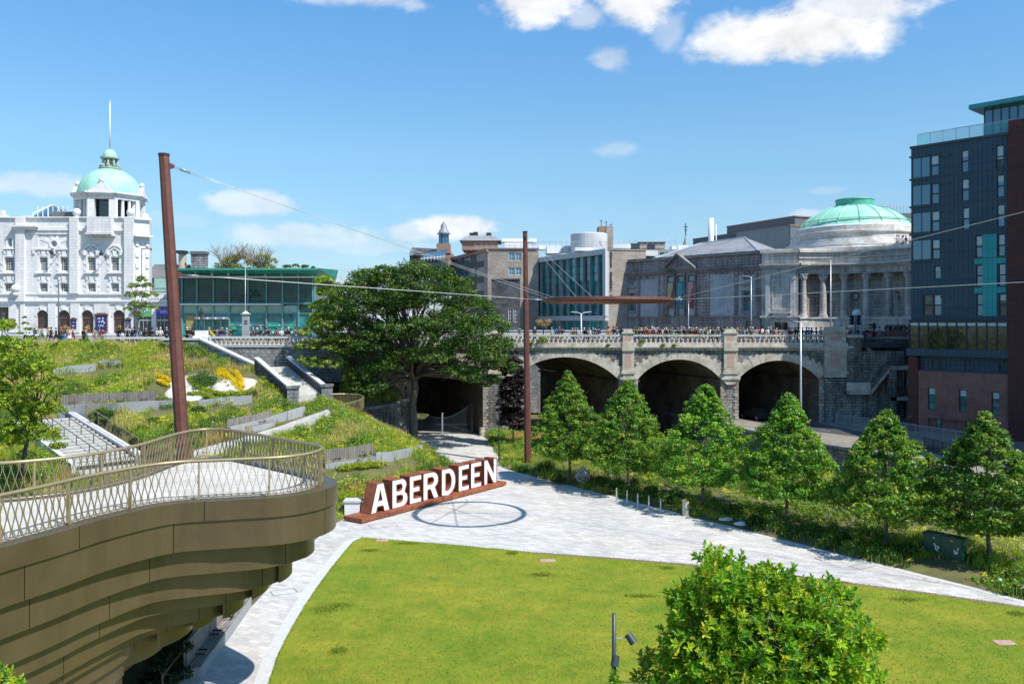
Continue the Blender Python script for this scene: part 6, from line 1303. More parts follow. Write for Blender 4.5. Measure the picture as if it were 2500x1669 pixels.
for col_, rows_ in ((672, [382, 568, 752, 938, 1125, 1312]), (727, [375, 562, 748, 936, 1123, 1312]), (1010, [333, 527, 725])):
    for y in rows_: u, z = BB.hit(*s5_(col_, y)); m.fbox(BB, u-.09, u+.09, z-.09, z+.09, 0, .07)
m.build('wall_vent', M['dark'], TB)
# glazed restaurant band
q = R6(1105, 20, 2010, 275); za, zb_ = 10.5, 13.3; m = MB(); m.fquad(BB, .0, q[1], za, zb_, .3); m.face([BB.pt(0, za, -2), BB.pt(0, za, .3), BB.pt(0, zb_, .3), BB.pt(0, zb_, -2)]); gb = m.build('glazed_band', M['gband'], TB)
m = MB()
for i in range(11): u = q[1]*i/10; m.fbox(BB, u-.05, u+.05, za, zb_, .3, .38)
m.fbox(BB, -.1, q[1]+.1, zb_, zb_+.25, -.3, .42); m.fbox(BB, -.05, q[1], zb_-.42, zb_-.36, .3, .36); m.build('mullion', M['dark'], gb)
m = MB()
for i in range(10): u = q[1]*i/10; m.fbox(BB, u+.08, u+q[1]/10-.08, zb_-.36, zb_-.05, .305, .33)
m.build('blind', M['blind'], gb)
m = MB(); m.fbox(BB, -.35, q[1]+.35, za-.75, za, -.3, .45); m.build('zinc_fascia', M['zinc'], TB)
lw = [R6(1275, 375, 1345, 470), R6(1348, 378, 1412, 475), R6(1588, 388, 1655, 490), R6(1920, 405, 1995, 508)]; lw = [tuple(BB.rect(*s6(a, b), *s6(c, d), -.4)) for a, b, c, d in [(1275, 375, 1345, 470), (1348, 378, 1412, 475), (1588, 388, 1655, 490), (1920, 405, 1995, 508)]]
m = MB(); holes_wall(m, BB, .3, uR_, 8.0, 9.8, lw, .2, -.4); m.build('lower_metal_wall', M['zinc'], TB)
for a in lw: window(BB, a, TB, M['dark'], M['gteal'], 1, 1, .12, .07, n=-.4)
bw = [R6(1240, 648, 1312, 862), R6(1538, 668, 1613, 887), R6(1850, 690, 1928, 912)]; u0b = BB.hit(2243, 950)[0]; u1b = BB.hit(2469, 950)[0]; rz0 = R6(1240, 930, 1900, 1100)[3]; rzb = 1.2
rec = (R6(1240, 940, 1925, 1000)[0], R6(1240, 940, 1925, 1000)[1], -.2, 3.0); rec = (rec[0], rec[1], -.2, R6(1240, 935, 1925, 1000)[3]-.35)
m = MB(); holes_wall(m, BB, u0b, u1b, -.2, 8.15, bw+[rec], .35, .15); m.fbox(BB, u0b, u1b, 7.9, 8.15, -.5, .14); m.build('brick_base', M['rbrick'], TB)
m = MB(); m.fquad(BB, rec[0], rec[1], -.2, rec[3], -.2); m.build('recessed_brick', M['rbrick'], TB)
for i, a in enumerate(bw): window(BB, a, TB, M['darkb'], M['gteal'], 1, 3, .22, .09, .08, n=.15, blind=(.3, M['blind']))
a = R6(1310, 945, 1362, 1050); window(BB, a, TB, M['darkb'], M['gteal'], 1, 1, -.04, .07, n=-.2)
a = R6(1590, 965, 1662, 1168); window(BB, a, TB, M['darkb'], M['gdark'], 1, 3, -.04, .1, n=-.2, name='entrance_door')
m = MB(); m.fbox(BB, u1b-.1, u1b+.85, -.5, zt_+.1, -1, -.02); m.fbox(BB, BB.hit(2222, 900)[0]-.1, u0b-.02, -.3, 9.7, -1, .25); m.fbox(BB, u1b+.8, u1b+1.9, -.5, zt_+1.2, -1, .55); m.build('red_clad_column', M['redclad'], TB)
m = MB(); pc = BB.pt(u1b+1.9, 0, .55); F4 = FP(pc[:2], (pc[0]+6, pc[1]+5.3)); m.fbox(F4, -.02, 8, -.5, zt_+1.2, -2, -.0); m.fbox(F4, 2.6, 8, -.5, zt_+1.2, 0, 2.2); m.build('red_side_wall', M['redclad'], TB); m = MB(); m.box(52.5, 76, 61, 83, -1, 29); m.build('unseen_shade_wing', M['rbrick'], TB)  # last brick box is out of view, added to shade the street
# roof terrace: glass balustrade + teal pavilion
m = MB(); ub0 = BB.hit(2237, 350)[0]; ub1 = u1b+1.2; m.fquad(BB, ub0, ub1, zt_+.2, zt_+1.45, -.35); m.face([BB.pt(ub0, zt_+.2, -5), BB.pt(ub0, zt_+.2, -.35), BB.pt(ub0, zt_+1.45, -.35), BB.pt(ub0, zt_+1.45, -5)])
bgm = glass('balustrade_glass', (.12, .50, .55), .06, .8, .0); bgm.node_tree.nodes['Principled BSDF'].inputs['Alpha'].default_value = .42; gl = m.build('glass_balustrade', bgm, TB); m = MB(); m.tube([BB.pt(ub0, zt_+1.48, -.35), BB.pt(ub1, zt_+1.48, -.35)], .035, 6)
for i in range(9): u = ub0+(ub1-ub0)*i/8; m.fbox(BB, u-.02, u+.02, zt_+.2, zt_+1.45, -.37, -.32)
m.build('balustrade_rail', M['galv'], gl)
pf = FP(BB.pt(BB.hit(2404, 300, -1.6)[0], 0, -1.6)[:2], BB.pt(13, 0, -1.6)[:2]); m = MB(); m.fbox(pf, 0, pf.L, zt_+.2, 35.3, -5, 0); pv = m.build('rooftop_pavilion', M['gsky'], TB)
m = MB()
for i in range(9): u = pf.L*i/8; m.fbox(pf, u-.05, u+.05, zt_+.2, 35.3, 0, .08)
m.fbox(pf, 0, pf.L, 33.4, 33.5, 0, .05); m.build('pavilion_frame', M['darkb'], pv)
m = MB(); m.fbox(pf, -1.15, pf.L+1, 35.3, 35.75, -7, 1.1); m.build('teal_roof', M['tealp'], TB)
# ================================================================ TERRACE WALLS, STAIRS, SEATING
def slabwall(name, label, p0, p1, zb0_, zt0, zb1_, zt1_, th, mat, cop=None, cat='wall', ch=.14, co=.06):
    """straight wall from p0 to p1 with sloping bottom/top, facing the camera side"""
    F = FP(p0, p1); t = thing(name, label, cat, (p0[0], p0[1], zb0_)); m = MB(); L = F.L
    def seg(a0, a1, b0, b1, n0, n1, mb): mb.hexa([F.pt(0, a0, n1), F.pt(L, b0, n1), F.pt(L, b0, n0), F.pt(0, a0, n0), F.pt(0, a1, n1), F.pt(L, b1, n1), F.pt(L, b1, n0), F.pt(0, a1, n0)])
    seg(zb0_, zt0-ch, zb1_, zt1_-ch, -th, 0, m); m.build('wall_face', mat, t); m = MB(); seg(zt0-ch, zt0, zt1_-ch, zt1_, -th-co, co, m); m.build('coping', cop or mat, t); return t, F
wl, wF = slabwall('terrace_wall', 'rough pale granite retaining wall below the terrace balustrade', W(478, 860, 96.9)[:2], (-19.4, 96.9), 6.5, 10.6, 6.5, 10.6, .8, M['roughl'], M['kerb'], co=.12)
tb = thing('terrace_balustrade', 'pale stone balustrade in front of the glass fronted building', 'balustrade', (-30, 97, 10.6))
x0_, x1_ = W(510, 0, 97).x, -19.7; m = MB(); m.box(x0_, x1_, 96.85, 97.3, 11.45, 11.7); m.build('handrail', M['kerb'], tb); m = MB(); m.box(x0_, x1_, 96.75, 97.35, 10.6, 10.8); m.build('base_course', M['kerb'], tb)
balusters(tb, [(x, 97.07) for x in span(x0_, x1_, .5)], 10.8, 97, .93)
a = W(473, 0, 97).x; b = W(508, 0, 97).x; t = thing('stone_plinth', 'pale stone block pier carrying the old lantern at the balustrade end', 'plinth', (a, 97, 10.6)); m = MB(); m.box(a, b, 96.6, 97.9, 9.5, 11.75); m.build('block', M['wtrim'], t); m = MB(); m.box(a+.2, b-.2, 96.8, 97.7, 11.75, 12.35); m.build('cap', M['wtrim'], t)
tb2 = thing('left_balustrade', 'weathered stone balustrade on the terrace left of the leaning mast', 'balustrade', (-44, 97, 10.6)); xa_, xb_ = W(262, 0, 96.5).x, W(400, 0, 96.5).x
m = MB(); m.box(xa_, xb_, 96.3, 96.75, 11.4, 11.65); m.build('handrail', M['kerb'], tb2); m = MB(); m.box(xa_, xb_, 96.2, 96.8, 10.5, 10.75); m.build('base_course', M['kerb'], tb2); balusters(tb2, [(x, 96.52) for x in span(xa_, xb_, 1.1)], 10.75, 96, .93)
# parapet walls of the upper stair
slabwall('stair_parapet', 'pale granite parapet running level behind the leaning mast', W(398, 826, 95.9)[:2], W(486, 826, 95.9)[:2], 8.9, 11.5, 8.9, 11.5, .5, M['roughl'], M['kerb'], 'parapet', .2, .12)
slabwall('stair_parapet', 'pale granite parapet sloping down from the terrace past the flower bed', W(486, 826, 95.9)[:2], W(625, 891, 91.5)[:2], 8.9, 11.5, 6.8, 8.75, .5, M['roughl'], M['kerb'], 'parapet', .2, .12)
# lower granite stair between dark parapets
S0 = Vector((W(668, 900, 90).x, 90.0)); S1 = Vector((W(752, 972, 83).x, 83.0)); z0s, z1s = 8.45, 5.95
t = thing('garden_stair', 'granite stair descending the bank between two sloping parapets', 'stair', (S1.x, S1.y, z1s)); d = (S1-S0); Ls = d.length; d.normalize(); e = Vector((-d.y, d.x)); ns = 15; m = MB()
for i in range(ns):
    a = S0+d*(Ls*i/ns); b = S0+d*(Ls*(i+1)/ns+.02); z = z0s+(z1s-z0s)*i/ns
    c4 = [a-e*1.5, b-e*1.5, b+e*1.5, a+e*1.5]; m.hexa([(p.x, p.y, z-1.2) for p in c4]+[(p.x, p.y, z+.15) for p in c4])
m.build('steps', noisy('step_granite', (.42, .40, .37), (.54, .52, .48), 2, .8), t)
for s_, lab in ((-1, 'right_parapet'), (1, 'left_parapet')):
    a = S0+e*1.75*s_-d*.3; b = S1+e*1.75*s_+d*.2; m = MB(); w2 = e*.22
    def hx(A, B, za0, za1, zb0_, zb1_, ww): return [(A-ww).to_tuple()+(za0,), (B-ww).to_tuple()+(zb0_,), (B+ww).to_tuple()+(zb0_,), (A+ww).to_tuple()+(za0,), (A-ww).to_tuple()+(za1,), (B-ww).to_tuple()+(zb1_,), (B+ww).to_tuple()+(zb1_,), (A+ww).to_tuple()+(za1,)]
    m.hexa(hx(a, b, z0s-1.5, z0s+1.05, z1s-1.5, z1s+.95, w2)); pw = m.build('parapet', M['dgran'], t); m = MB(); m.hexa(hx(a, b, z0s+1.05, z0s+1.22, z1s+.95, z1s+1.12, w2*1.25)); m.build('coping', M['kerb'], pw)
    m = MB(); q = b+d*.35; m.box(q.x-.45, q.x+.45, q.y-.45, q.y+.45, z1s-.8, z1s+1.1); m.box(q.x-.55, q.x+.55, q.y-.55, q.y+.55, z1s+1.1, z1s+1.3); m.build('end_pier', M['roughl'], t)
    m = MB(); hp = [(a-e*s_*.45).to_tuple()+(z0s+.95,), (b-e*s_*.45).to_tuple()+(z1s+.85,)]; m.tube(hp, .03, 6)
    for i in range(12): p = Vector(hp[0]).lerp(Vector(hp[1]), i/11); m.tube([p, p-Vector((0, 0, .9))], .018, 4)
    m.build('handrail', M['dark'], t)
# curved granite wall by the gate path, and metal footbridge rail
pts = [(x, yw(x)-.2) for x in np.linspace(-12.25, -17.7, 12)]+[(-18.6, 88.0), (-19.8, 87.2)]
rwall('curved_wall', pts, -.2, lambda p: 4.45-.05*(-12.25-p.x), .7, M['rough'], M['roughl'], 'curved dark granite retaining wall beside the path to the arch gate', co=.06, cz=.25)
t = thing('bronze_rail', 'curved bronze path railing at the foot of the garden stair', 'railing', (-17, 84, 5.5)); BRp = [W(*p) for p in [(800, 962, 84), (840, 961, 85), (875, 962, 85), (889, 968, 84), (880, 976, 83), (850, 984, 82), (802, 992, 81)]]
q = resample([tuple(p) for p in BRp], 60); m = MB(); m.tube(q, .05, 6)
for p in q: m.box(p.x-.018, p.x+.018, p.y-.018, p.y+.018, p.z-1.1, p.z)
m.build('rail_bars', M['rail'], t); m = MB(); m.tube([p-Vector((0, 0, 1.1)) for p in q], .04, 5); m.build('bottom_rail', M['bronzed'], t)
# left wide stair with landing wall and handrails
T0 = W(175, 1004, 78.5); T1 = W(330, 1102, 70.0)
t = thing('wide_garden_stair', 'wide pale stone stair with bronze handrails left of the leaning mast', 'stair', T1); A = Vector(T0[:2]); B = Vector(T1[:2]); d = (B-A); L = d.length; d.normalize(); e = Vector((-d.y, d.x)); m = MB(); ns = 15; zs0, zs1 = ST_Z0, ST_Z1
for i in range(ns):
    a = A+d*(L*i/ns); b = A+d*(L*(i+1)/ns+.02); z = zs0+(zs1-zs0)*i/ns; c4 = [a-e*4.6, b-e*4.6, b, a]; m.hexa([(p.x, p.y, z-1.0) for p in c4]+[(p.x, p.y, z+.2) for p in c4])
m.build('steps', noisy('pale_step', (.40, .39, .37), (.50, .49, .46), 2, .8), t)
m = MB()
for i in range(ns): a = A+d*(L*(i+1)/ns+.001); z = zs0+(zs1-zs0)*(i+1)/ns; c4 = [a-e*4.6, a+d*.25-e*4.6, a+d*.25, a]; m.face([(p.x, p.y, z+.204) for p in c4])
m.build('step_shade_strip', M['dgran'], t)  # dark strips at the riser feet: step shade put into the colour
def hxx(A, B, e, w0, w1, a0, a1, b0, b1): return [(A+e*w0).to_tuple()+(a0,), (B+e*w0).to_tuple()+(b0,), (B+e*w1).to_tuple()+(b0,), (A+e*w1).to_tuple()+(a0,), (A+e*w0).to_tuple()+(a1,), (B+e*w0).to_tuple()+(b1,), (B+e*w1).to_tuple()+(b1,), (A+e*w1).to_tuple()+(a1,)]
m = MB(); m.hexa(hxx(A-d*1.5, B, e, .02, .5, zs0-1, zs0+.55, zs1-1, zs1+.55)); m.build('side_wall', M['roughl'], t); m = MB(); m.hexa(hxx(A-d*1.5, B, e, -.05, .58, zs0+.55, zs0+.75, zs1+.55, zs1+.75)); m.hexa(hxx(A, B, e, -5.0, -4.6, zs0-.6, zs0+.45, zs1-.6, zs1+.45)); m.build('coping', M['kerb'], t)
for w in (.25, -1.2, -2.6):
    m = MB(); z_ = 1.0 if w > 0 else .0; hp = [Vector((A+e*w).to_tuple()+(zs0+.95+z_,)), Vector((B+e*w).to_tuple()+(zs1+.95+z_,))]; m.tube(hp, .035, 6)
    for i in range(6): p = hp[0].lerp(hp[1], i/5); m.tube([p, p-Vector((0, 0, .95))], .035, 5)
    m.build('handrail', M['bronzed' if w < 0 else 'rail'], t)
# steps and kerb foot of the bank near the sign
t = thing('foot_steps', 'small stone steps with handrail behind the platform tip', 'steps', G(815, 1262)); m = MB(); q0 = G(800, 1255)
for i in range(4): p = q0+Vector((-.6+.25*(i-2), .35*i, 0)); m.box(p.x-1.1, p.x+.6, p.y, p.y+2.6-.35*i, -.05+i*.14, .12+i*.16)
m.build('steps', M['kerb'], t); m = MB(); m.tube([q0+Vector((.2, .2, .95)), q0+Vector((-.9, 2.4, 1.8))], .03, 6)
for f in (0, .5, 1): p = q0+Vector((.2-1.1*f, .2+2.2*f, .95+.85*f)); m.tube([p, p-Vector((0, 0, .95))], .03, 5)
m.build('handrail', M['rail'], t)
q = G(863, 1262); m = MB(); m.box(q.x-.62, q.x+.42, q.y, q.y+.9, 0, 1.02); ps = thing('stone_block', 'pale granite block pier at the left end of the letter sign', 'block', q); m.build('block', M['wtrim'], ps); m = MB(); m.box(q.x-.7, q.x+.5, q.y-.08, q.y+.98, 1.02, 1.14); m.build('cap', M['kerb'], ps)
# planter retaining walls and timber benches on the bank
def seat(label, pL, pR, wall_h=.5, back=True, bench=True, name='timber_bench'):
    a = Vector(pL); b = Vector(pR); F = FP(a[:2], b[:2]); L = F.L; t = thing(name, label, 'bench' if back else 'wall', a); z0, z1 = a.z, b.z
    def seg(h0, h1, n0, n1, u0=0, u1=L, mb=None): f = lambda u: z0+(z1-z0)*u/L; mb.hexa([F.pt(u0, f(u0)+h0, n1), F.pt(u1, f(u1)+h0, n1), F.pt(u1, f(u1)+h0, n0), F.pt(u0, f(u0)+h0, n0), F.pt(u0, f(u0)+h1, n1), F.pt(u1, f(u1)+h1, n1), F.pt(u1, f(u1)+h1, n0), F.pt(u0, f(u0)+h1, n0)])
    m = MB(); seg(-1.0, wall_h, -.3, .3, mb=m); m.build('concrete_base', M['conc'], t)
    if back:
        m = MB(); n = max(1, int(round(L/4.5)))
        for i in range(n): seg(wall_h+.02, wall_h+.95, -.34, -.22, L*i/n+.04, L*(i+1)/n-.04, m)
        m.build('timber_back', M['wood'], t); m = MB(); seg(wall_h, wall_h+.06, -.2, .28, mb=m); m.build('seat', M['wood'], t); m = MB(); k = int(L/1.8)
        for i in range(k): u = (i+.5)*L/k; seg(wall_h+.2, wall_h+.26, -.15, .25, u-.25, u-.2, m); seg(wall_h+.2, wall_h+.26, -.15, .25, u+.2, u+.25, m); seg(wall_h+.2, wall_h+.26, .2, .25, u-.2, u+.2, m)
        m.build('armrest', M['dark'], t)
    return t
seat('long weathered timber bench above the wide left garden stair', hill(146, 1003), hill(380, 992))
seat('timber bench with slatted back on the slope behind the letter sign', hill(793, 1141), hill(915, 1124), .35)
seat('timber bench running along the path nearest the lookout railing corner', hill(556, 1062), hill(668, 1038), .35)
def cwall(label, pts, h, ext=1.0, name='concrete_wall'):
    t = thing(name, label, 'wall', pts[0]); m = MB()
    for i in range(len(pts)-1):
        a, b = Vector(pts[i]), Vector(pts[i+1]); F = FP(a[:2], b[:2]); L = F.L
        m.hexa([F.pt(0, a.z-ext, .15), F.pt(L, b.z-ext, .15), F.pt(L, b.z-ext, -.15), F.pt(0, a.z-ext, -.15), F.pt(0, a.z+h, .15), F.pt(L, b.z+h, .15), F.pt(L, b.z+h, -.15), F.pt(0, a.z+h, -.15)])
    m.build('wall_face', M['conc'], t); return t
cwall('short grey concrete wall highest on the planted bank, right piece', [hill(243, 897), hill(293, 897)], .75)
cwall('grey concrete wall high on the planted bank, left curving piece', [hill(130, 918), hill(170, 909), hill(234, 904)], .7)
cwall('long grey concrete wall below the bench, running right past the mast', [hill(150, 1012), hill(290, 1003), hill(433, 995)], .75)
cwall('grey concrete wall at the lower edge of the flower bed', [hill(486, 996), hill(560, 988), hill(615, 984)], .75)
cwall('long bright grey concrete wall climbing right behind the lookout', [hill(560, 1066), hill(640, 1045), hill(700, 1026), hill(742, 1013)], .8, .6)
cwall('curved concrete wall right of the bench behind the letter sign', [hill(915, 1126), hill(955, 1124), hill(1000, 1114), hill(1028, 1104)], .7)
PH = resample([tuple(hill(*p)) for p in [(470, 1112), (540, 1092), (600, 1076), (650, 1060), (700, 1044), (745, 1028), (800, 1008)]], 40); m = MB()
for a, b in zip(PH[:-1], PH[1:]):
    m.face([a+Vector((.5, -1.3, .22)), b+Vector((.5, -1.3, .22)), b+Vector((-.2, 1.0, .28)), a+Vector((-.2, 1.0, .28))]); m.face([a+Vector((.5, -1.3, -.8)), b+Vector((.5, -1.3, -.8)), b+Vector((.5, -1.3, .22)), a+Vector((.5, -1.3, .22))])
o = m.build('hillside_path', M['pave']); o['kind'] = 'structure'
# seating wall and hedge beneath the lookout
seat('weathered timber bench with concrete wall beside the path under the lookout', G(470, 1660), G(598, 1480), .45, name='path_bench')
# ================================================================ TREES
PAL_LIME = ([(0.060, 0.168, 0.020), (0.113, 0.247, 0.026), (0.212, 0.341, 0.034), (0.345, 0.407, 0.043)], [4, 5, 3, 1.0])
PAL_SYC = ([(0.032, 0.075, 0.017), (0.058, 0.123, 0.020), (0.094, 0.167, 0.026), (0.145, 0.203, 0.032)], [3, 5, 3, .8])
PAL_LIGHT = ([(0.112, 0.225, 0.019), (0.237, 0.362, 0.025), (0.375, 0.450, 0.031), (0.062, 0.138, 0.019)], [3, 4, 3, 2])
PAL_FRONT = ([(0.105, 0.268, 0.019), (0.230, 0.440, 0.025), (0.478, 0.593, 0.035), (0.726, 0.611, 0.047), (0.058, 0.144, 0.019)], [5, 5, 2.6, .8, 2])
PAL_PURP = ([(.018, .012, .014), (.035, .02, .024), (.06, .04, .045)], [3, 3, 1])
PAL_PALE = ([(0.138, 0.230, 0.034), (0.253, 0.333, 0.057), (0.345, 0.414, 0.092), (0.081, 0.149, 0.034)], [3, 3, 2, 2])
PAL_YEL = ([(.24, .25, .03), (.16, .19, .03), (.33, .30, .05)], [3, 3, 1.5])
def trunk_mb(base, top, r0, r1, targets, lr=.35, seg=6, mid=.55):
    mb = MB(); base = Vector(base); top = Vector(top); pts = []
    for i in range(seg+1): t = i/seg; p = base.lerp(top, t)+Vector((random.uniform(-1, 1), random.uniform(-1, 1), 0))*(r0*.35 if 0 < i < seg else 0); pts.append(p)
    mb.tube([base-Vector((0, 0, .3))]+pts, [r0*1.35]+[r0+(r1-r0)*i/seg for i in range(seg+1)], 9)
    for tg in targets:
        tg = Vector(tg); f = random.uniform(mid, .95); a = base.lerp(top, f); rr = (r0+(r1-r0)*f)*lr*random.uniform(.8, 1.3); P = limb(mb, a, tg, rr, rr*.25, 6, .35, 4)
        for k in range(2): q = P[random.choice([2, 3])]; limb(mb, q, q+(tg-q)*.6+Vector((random.uniform(-1, 1), random.uniform(-1, 1), random.uniform(0, .8)))*(tg-a).length*.22, rr*.4, rr*.1, 5, .3, 3)
    return mb
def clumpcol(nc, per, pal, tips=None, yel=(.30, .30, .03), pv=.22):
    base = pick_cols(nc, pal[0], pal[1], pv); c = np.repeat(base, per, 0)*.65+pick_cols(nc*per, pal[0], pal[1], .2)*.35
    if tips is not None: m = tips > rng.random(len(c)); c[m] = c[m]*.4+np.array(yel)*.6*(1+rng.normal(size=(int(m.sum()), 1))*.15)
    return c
def cone_tree(name, label, loc, H, R, nc=380, per=62, pal=PAL_LIME, group=None, lean=0, bark='bark', ls=.085):
    loc = Vector(loc); t_ = thing(name, label, 'tree', loc, group); zb = 2.05+random.random()*.35
    t = rng.random(nc)**1.25; th = rng.random(nc)*2*PI; ph = rng.random(4)*6.28
    pe_ = random.uniform(.66, .95); prof_ = np.minimum(1, (t+.06)/random.uniform(.22, .34))**.55*np.clip(1-t, 0, 1)**pe_*1.26
    wob = 1+.13*np.sin(3*th+ph[0]+t*5)+.10*np.sin(5*th+ph[1]-t*9)+.06*np.sin(14*t+ph[2])
    r = R*prof_*wob*(.38+.62*rng.random(nc)**.45); z = zb+t*(H-zb-.15)
    C = np.stack([r*np.cos(th)+lean*t, r*np.sin(th), z-r*.16], 1); rad = (.28+.30*rng.random(nc))*(1-.35*t)
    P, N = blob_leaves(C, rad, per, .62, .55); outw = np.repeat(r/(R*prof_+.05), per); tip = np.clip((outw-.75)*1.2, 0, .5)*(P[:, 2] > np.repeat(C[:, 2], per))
    V = leaves(P, N, ls*(.7+.6*rng.random(len(P))), .62, .18)
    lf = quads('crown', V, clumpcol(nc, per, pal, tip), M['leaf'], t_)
    tg = [loc+Vector(C[i]) for i in rng.choice(nc, 22)]; mb = trunk_mb(loc, loc+Vector((lean*.8, 0, H*.88)), .13, .03, tg, .4, 7, .3); mb.build('trunk', M[bark], t_, smooth=True); return t_
LT6 = [(1391, 1174, 9.2, 3.2), (1534, 1202, 8.75, 3.35), (1716, 1241, 8.85, 3.45), (1921, 1287, 8.7, 3.5), (2164, 1344, 8.2, 3.5), (2415, 1382, 8.4, 3.6)]
ORD = ['first lime tree of the row, beside the slim rusty mast', 'second lime tree of the row, behind the left bollards', 'third lime tree of the row, just right of the beige litter bin', 'fourth lime tree of the row, left of the road lamp column foot', 'fifth lime tree of the row, immediately left of the green cabinet', 'last lime tree of the row, right of the green cabinet']
random.seed(21)
for i, (px, py, H, R) in enumerate(LT6):
    p = G(px, py); tint = [.95, 1.05, 1.1, 1.0, .98, .85][i]; pal = ([tuple(c*tint*(1.12 if k == 1 and i in (2, 3) else 1) for k, c in enumerate(q)) for q in PAL_LIME[0]], PAL_LIME[1])
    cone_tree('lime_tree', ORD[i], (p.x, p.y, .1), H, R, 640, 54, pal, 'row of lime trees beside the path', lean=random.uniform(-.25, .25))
def lobe_tree(name, label, base, Y, lobes, pal, ls=.12, per=46, dens=7.0, depth=1.0, trunk=(.35, .12), bark='bark', group=None, flat=.72, top=None, tips=.25, yel=(.3, .32, .03), cr=.55, tm=.5, mat='leaf', limbs=True, fold=.18, ar=.55):
    base = Vector(base); t_ = thing(name, label, 'tree', base, group); s_ = Y/FPX; C = []; A = []; rads = []; lc = []
    cx = sum(l[0] for l in lobes)/len(lobes); hw = max(abs(l[0]-cx)+l[2] for l in lobes)*s_
    for (px, py, rp_) in lobes:
        r = rp_*s_; room = math.sqrt(max(.05, 1-min(.98, abs(px-cx)*s_/hw)**2))*hw*.75*depth
        k = 1 if room < r*1.1 else 2
        for j in range(k):
            dy = random.uniform(-.35, .35)*room if k == 1 else (-.62 if j == 0 else .5)*room+random.uniform(-.15, .15)*room
            c = W(px+random.uniform(-.25, .25)*rp_*(j > 0), py, Y+dy); c = Vector((c.x, Y+dy, c.z)); lc.append(c)
            n = max(6, int(dens*r*r*2.2)); d = nrm(rng.normal(size=(n, 3))); d[:, 2] = np.abs(d[:, 2])*.9-.25*(rng.random(n) < .35); d = nrm(d)
            rr = r*(.72+.33*rng.random((n, 1))); q = d*rr; q[:, 2] *= flat; C.append(np.array(c)[None]+q); rads.append(np.minimum(cr, r*.5)*(.6+.7*rng.random(n)))
    C = np.concatenate(C); rads = np.concatenate(rads); P, N = blob_leaves(C, rads, per, .5, .6); nc = len(C)
    up = (P[:, 2] > np.repeat(C[:, 2], per)); V = leaves(P-np.array(base), N, ls*(.7+.6*rng.random(len(P))), ar, fold)
    quads('crown', V, clumpcol(nc, per, pal, np.where(up, tips, 0.0), yel), M[mat], t_)
    tp = Vector(top) if top else Vector((base.x+(sum(c.x for c in lc)/len(lc)-base.x)*.6, base.y, base.z+(max(c.z for c in lc)-base.z)*.6))
    mb = trunk_mb(base, tp, trunk[0], trunk[1], lc if limbs else lc[:6], .5, 6, tm); mb.build('trunk', M[bark], t_, smooth=True); return t_
SB = G(1006, 1090, .05)
syc = [(828, 770, 52), (868, 722, 48), (905, 690, 45), (930, 664, 22), (950, 690, 50), (1010, 672, 45), (1060, 680, 45), (1110, 712, 50), (1150, 752, 50), (1185, 800, 48), (1208, 850, 42), (1220, 900, 34), (1190, 880, 48), (1140, 850, 60), (1150, 920, 38), (1090, 800, 68), (1040, 740, 66), (975, 745, 66), (900, 760, 60), (860, 800, 50), (822, 828, 34), (855, 868, 34), (905, 850, 55), (960, 820, 60), (1020, 820, 60), (1060, 880, 52), (1100, 915, 34), (990, 880, 38), (945, 900, 38), (905, 915, 42), (880, 950, 32), (925, 950, 28), (1000, 710, 50), (795, 700, 20), (1200, 935, 26)]
random.seed(4)
lobe_tree('sycamore_tree', 'huge broad dark green sycamore in front of the left viaduct arch', SB, 91, syc, PAL_SYC, .13, 52, 2.9, .9, (.52, .3), top=W(1012, 880, 91), tips=.12, yel=(.12, .17, .02), cr=.85, tm=.75)
BLb = hill(782, 925); random.seed(9)
lobe_tree('young_tree', 'young pale green tree with thin trunk just left of the big sycamore', BLb, 87.5, [(760, 815, 28), (800, 800, 30), (830, 830, 24), (750, 850, 28), (790, 850, 34), (830, 865, 24), (770, 890, 28), (810, 895, 28), (740, 880, 18), (785, 770, 22), (840, 890, 16)], PAL_PALE, .11, 36, 6, .8, (.11, .05), cr=.4, tips=.3, yel=(.34, .38, .1))
lobe_tree('leafy_tree', 'taller yellowish green tree between glass building and the big sycamore', W(800, 860, 93.5), 94, [(790, 690, 22), (800, 720, 28), (830, 740, 28), (780, 750, 24), (815, 775, 28), (850, 700, 14), (770, 790, 20)], PAL_LIGHT, .11, 40, 7, .8, (.14, .07), cr=.45)
pb_ = G(1253, 1083, .2); lobe_tree('purple_tree', 'dark purple leaved tree beside the slim rusty mast', pb_, pb_.y, [(1245, 900, 22), (1266, 930, 22), (1238, 965, 22), (1250, 1020, 26), (1250, 885, 20), (1258, 910, 26), (1248, 940, 28), (1262, 965, 28), (1245, 985, 30), (1262, 1010, 24), (1240, 1035, 20), (1268, 1040, 18), (1232, 1000, 14), (1256, 860, 8)], PAL_PURP, .13, 52, 12, .8, (.09, .04), cr=.4, tips=0, bark='barkl')
lobe_tree('light_green_tree', 'bright yellow green tree leaning in at the left edge of the photo', hill(45, 1175), 60, [(5, 800, 28), (20, 850, 40), (-30, 880, 60), (60, 880, 40), (100, 900, 32), (30, 920, 42), (85, 955, 38), (130, 930, 20), (20, 990, 50), (85, 1010, 40), (125, 1000, 24), (55, 1050, 45), (110, 1065, 34), (10, 1080, 50), (140, 1090, 16), (-50, 960, 60), (75, 840, 14)], PAL_LIGHT, .085, 46, 8.5, .8, (.16, .08), cr=.42, tips=.35, yel=(.42, .45, .03))
lobe_tree('sapling', 'thin light green sapling on the terrace edge left of the theatre doors', hill(88, 838), 95, [(62, 790, 7), (66, 805, 9), (82, 812, 10), (72, 825, 9), (92, 826, 8), (48, 815, 7), (60, 775, 4)], PAL_PALE, .09, 22, 9, .5, (.05, .02), cr=.25)
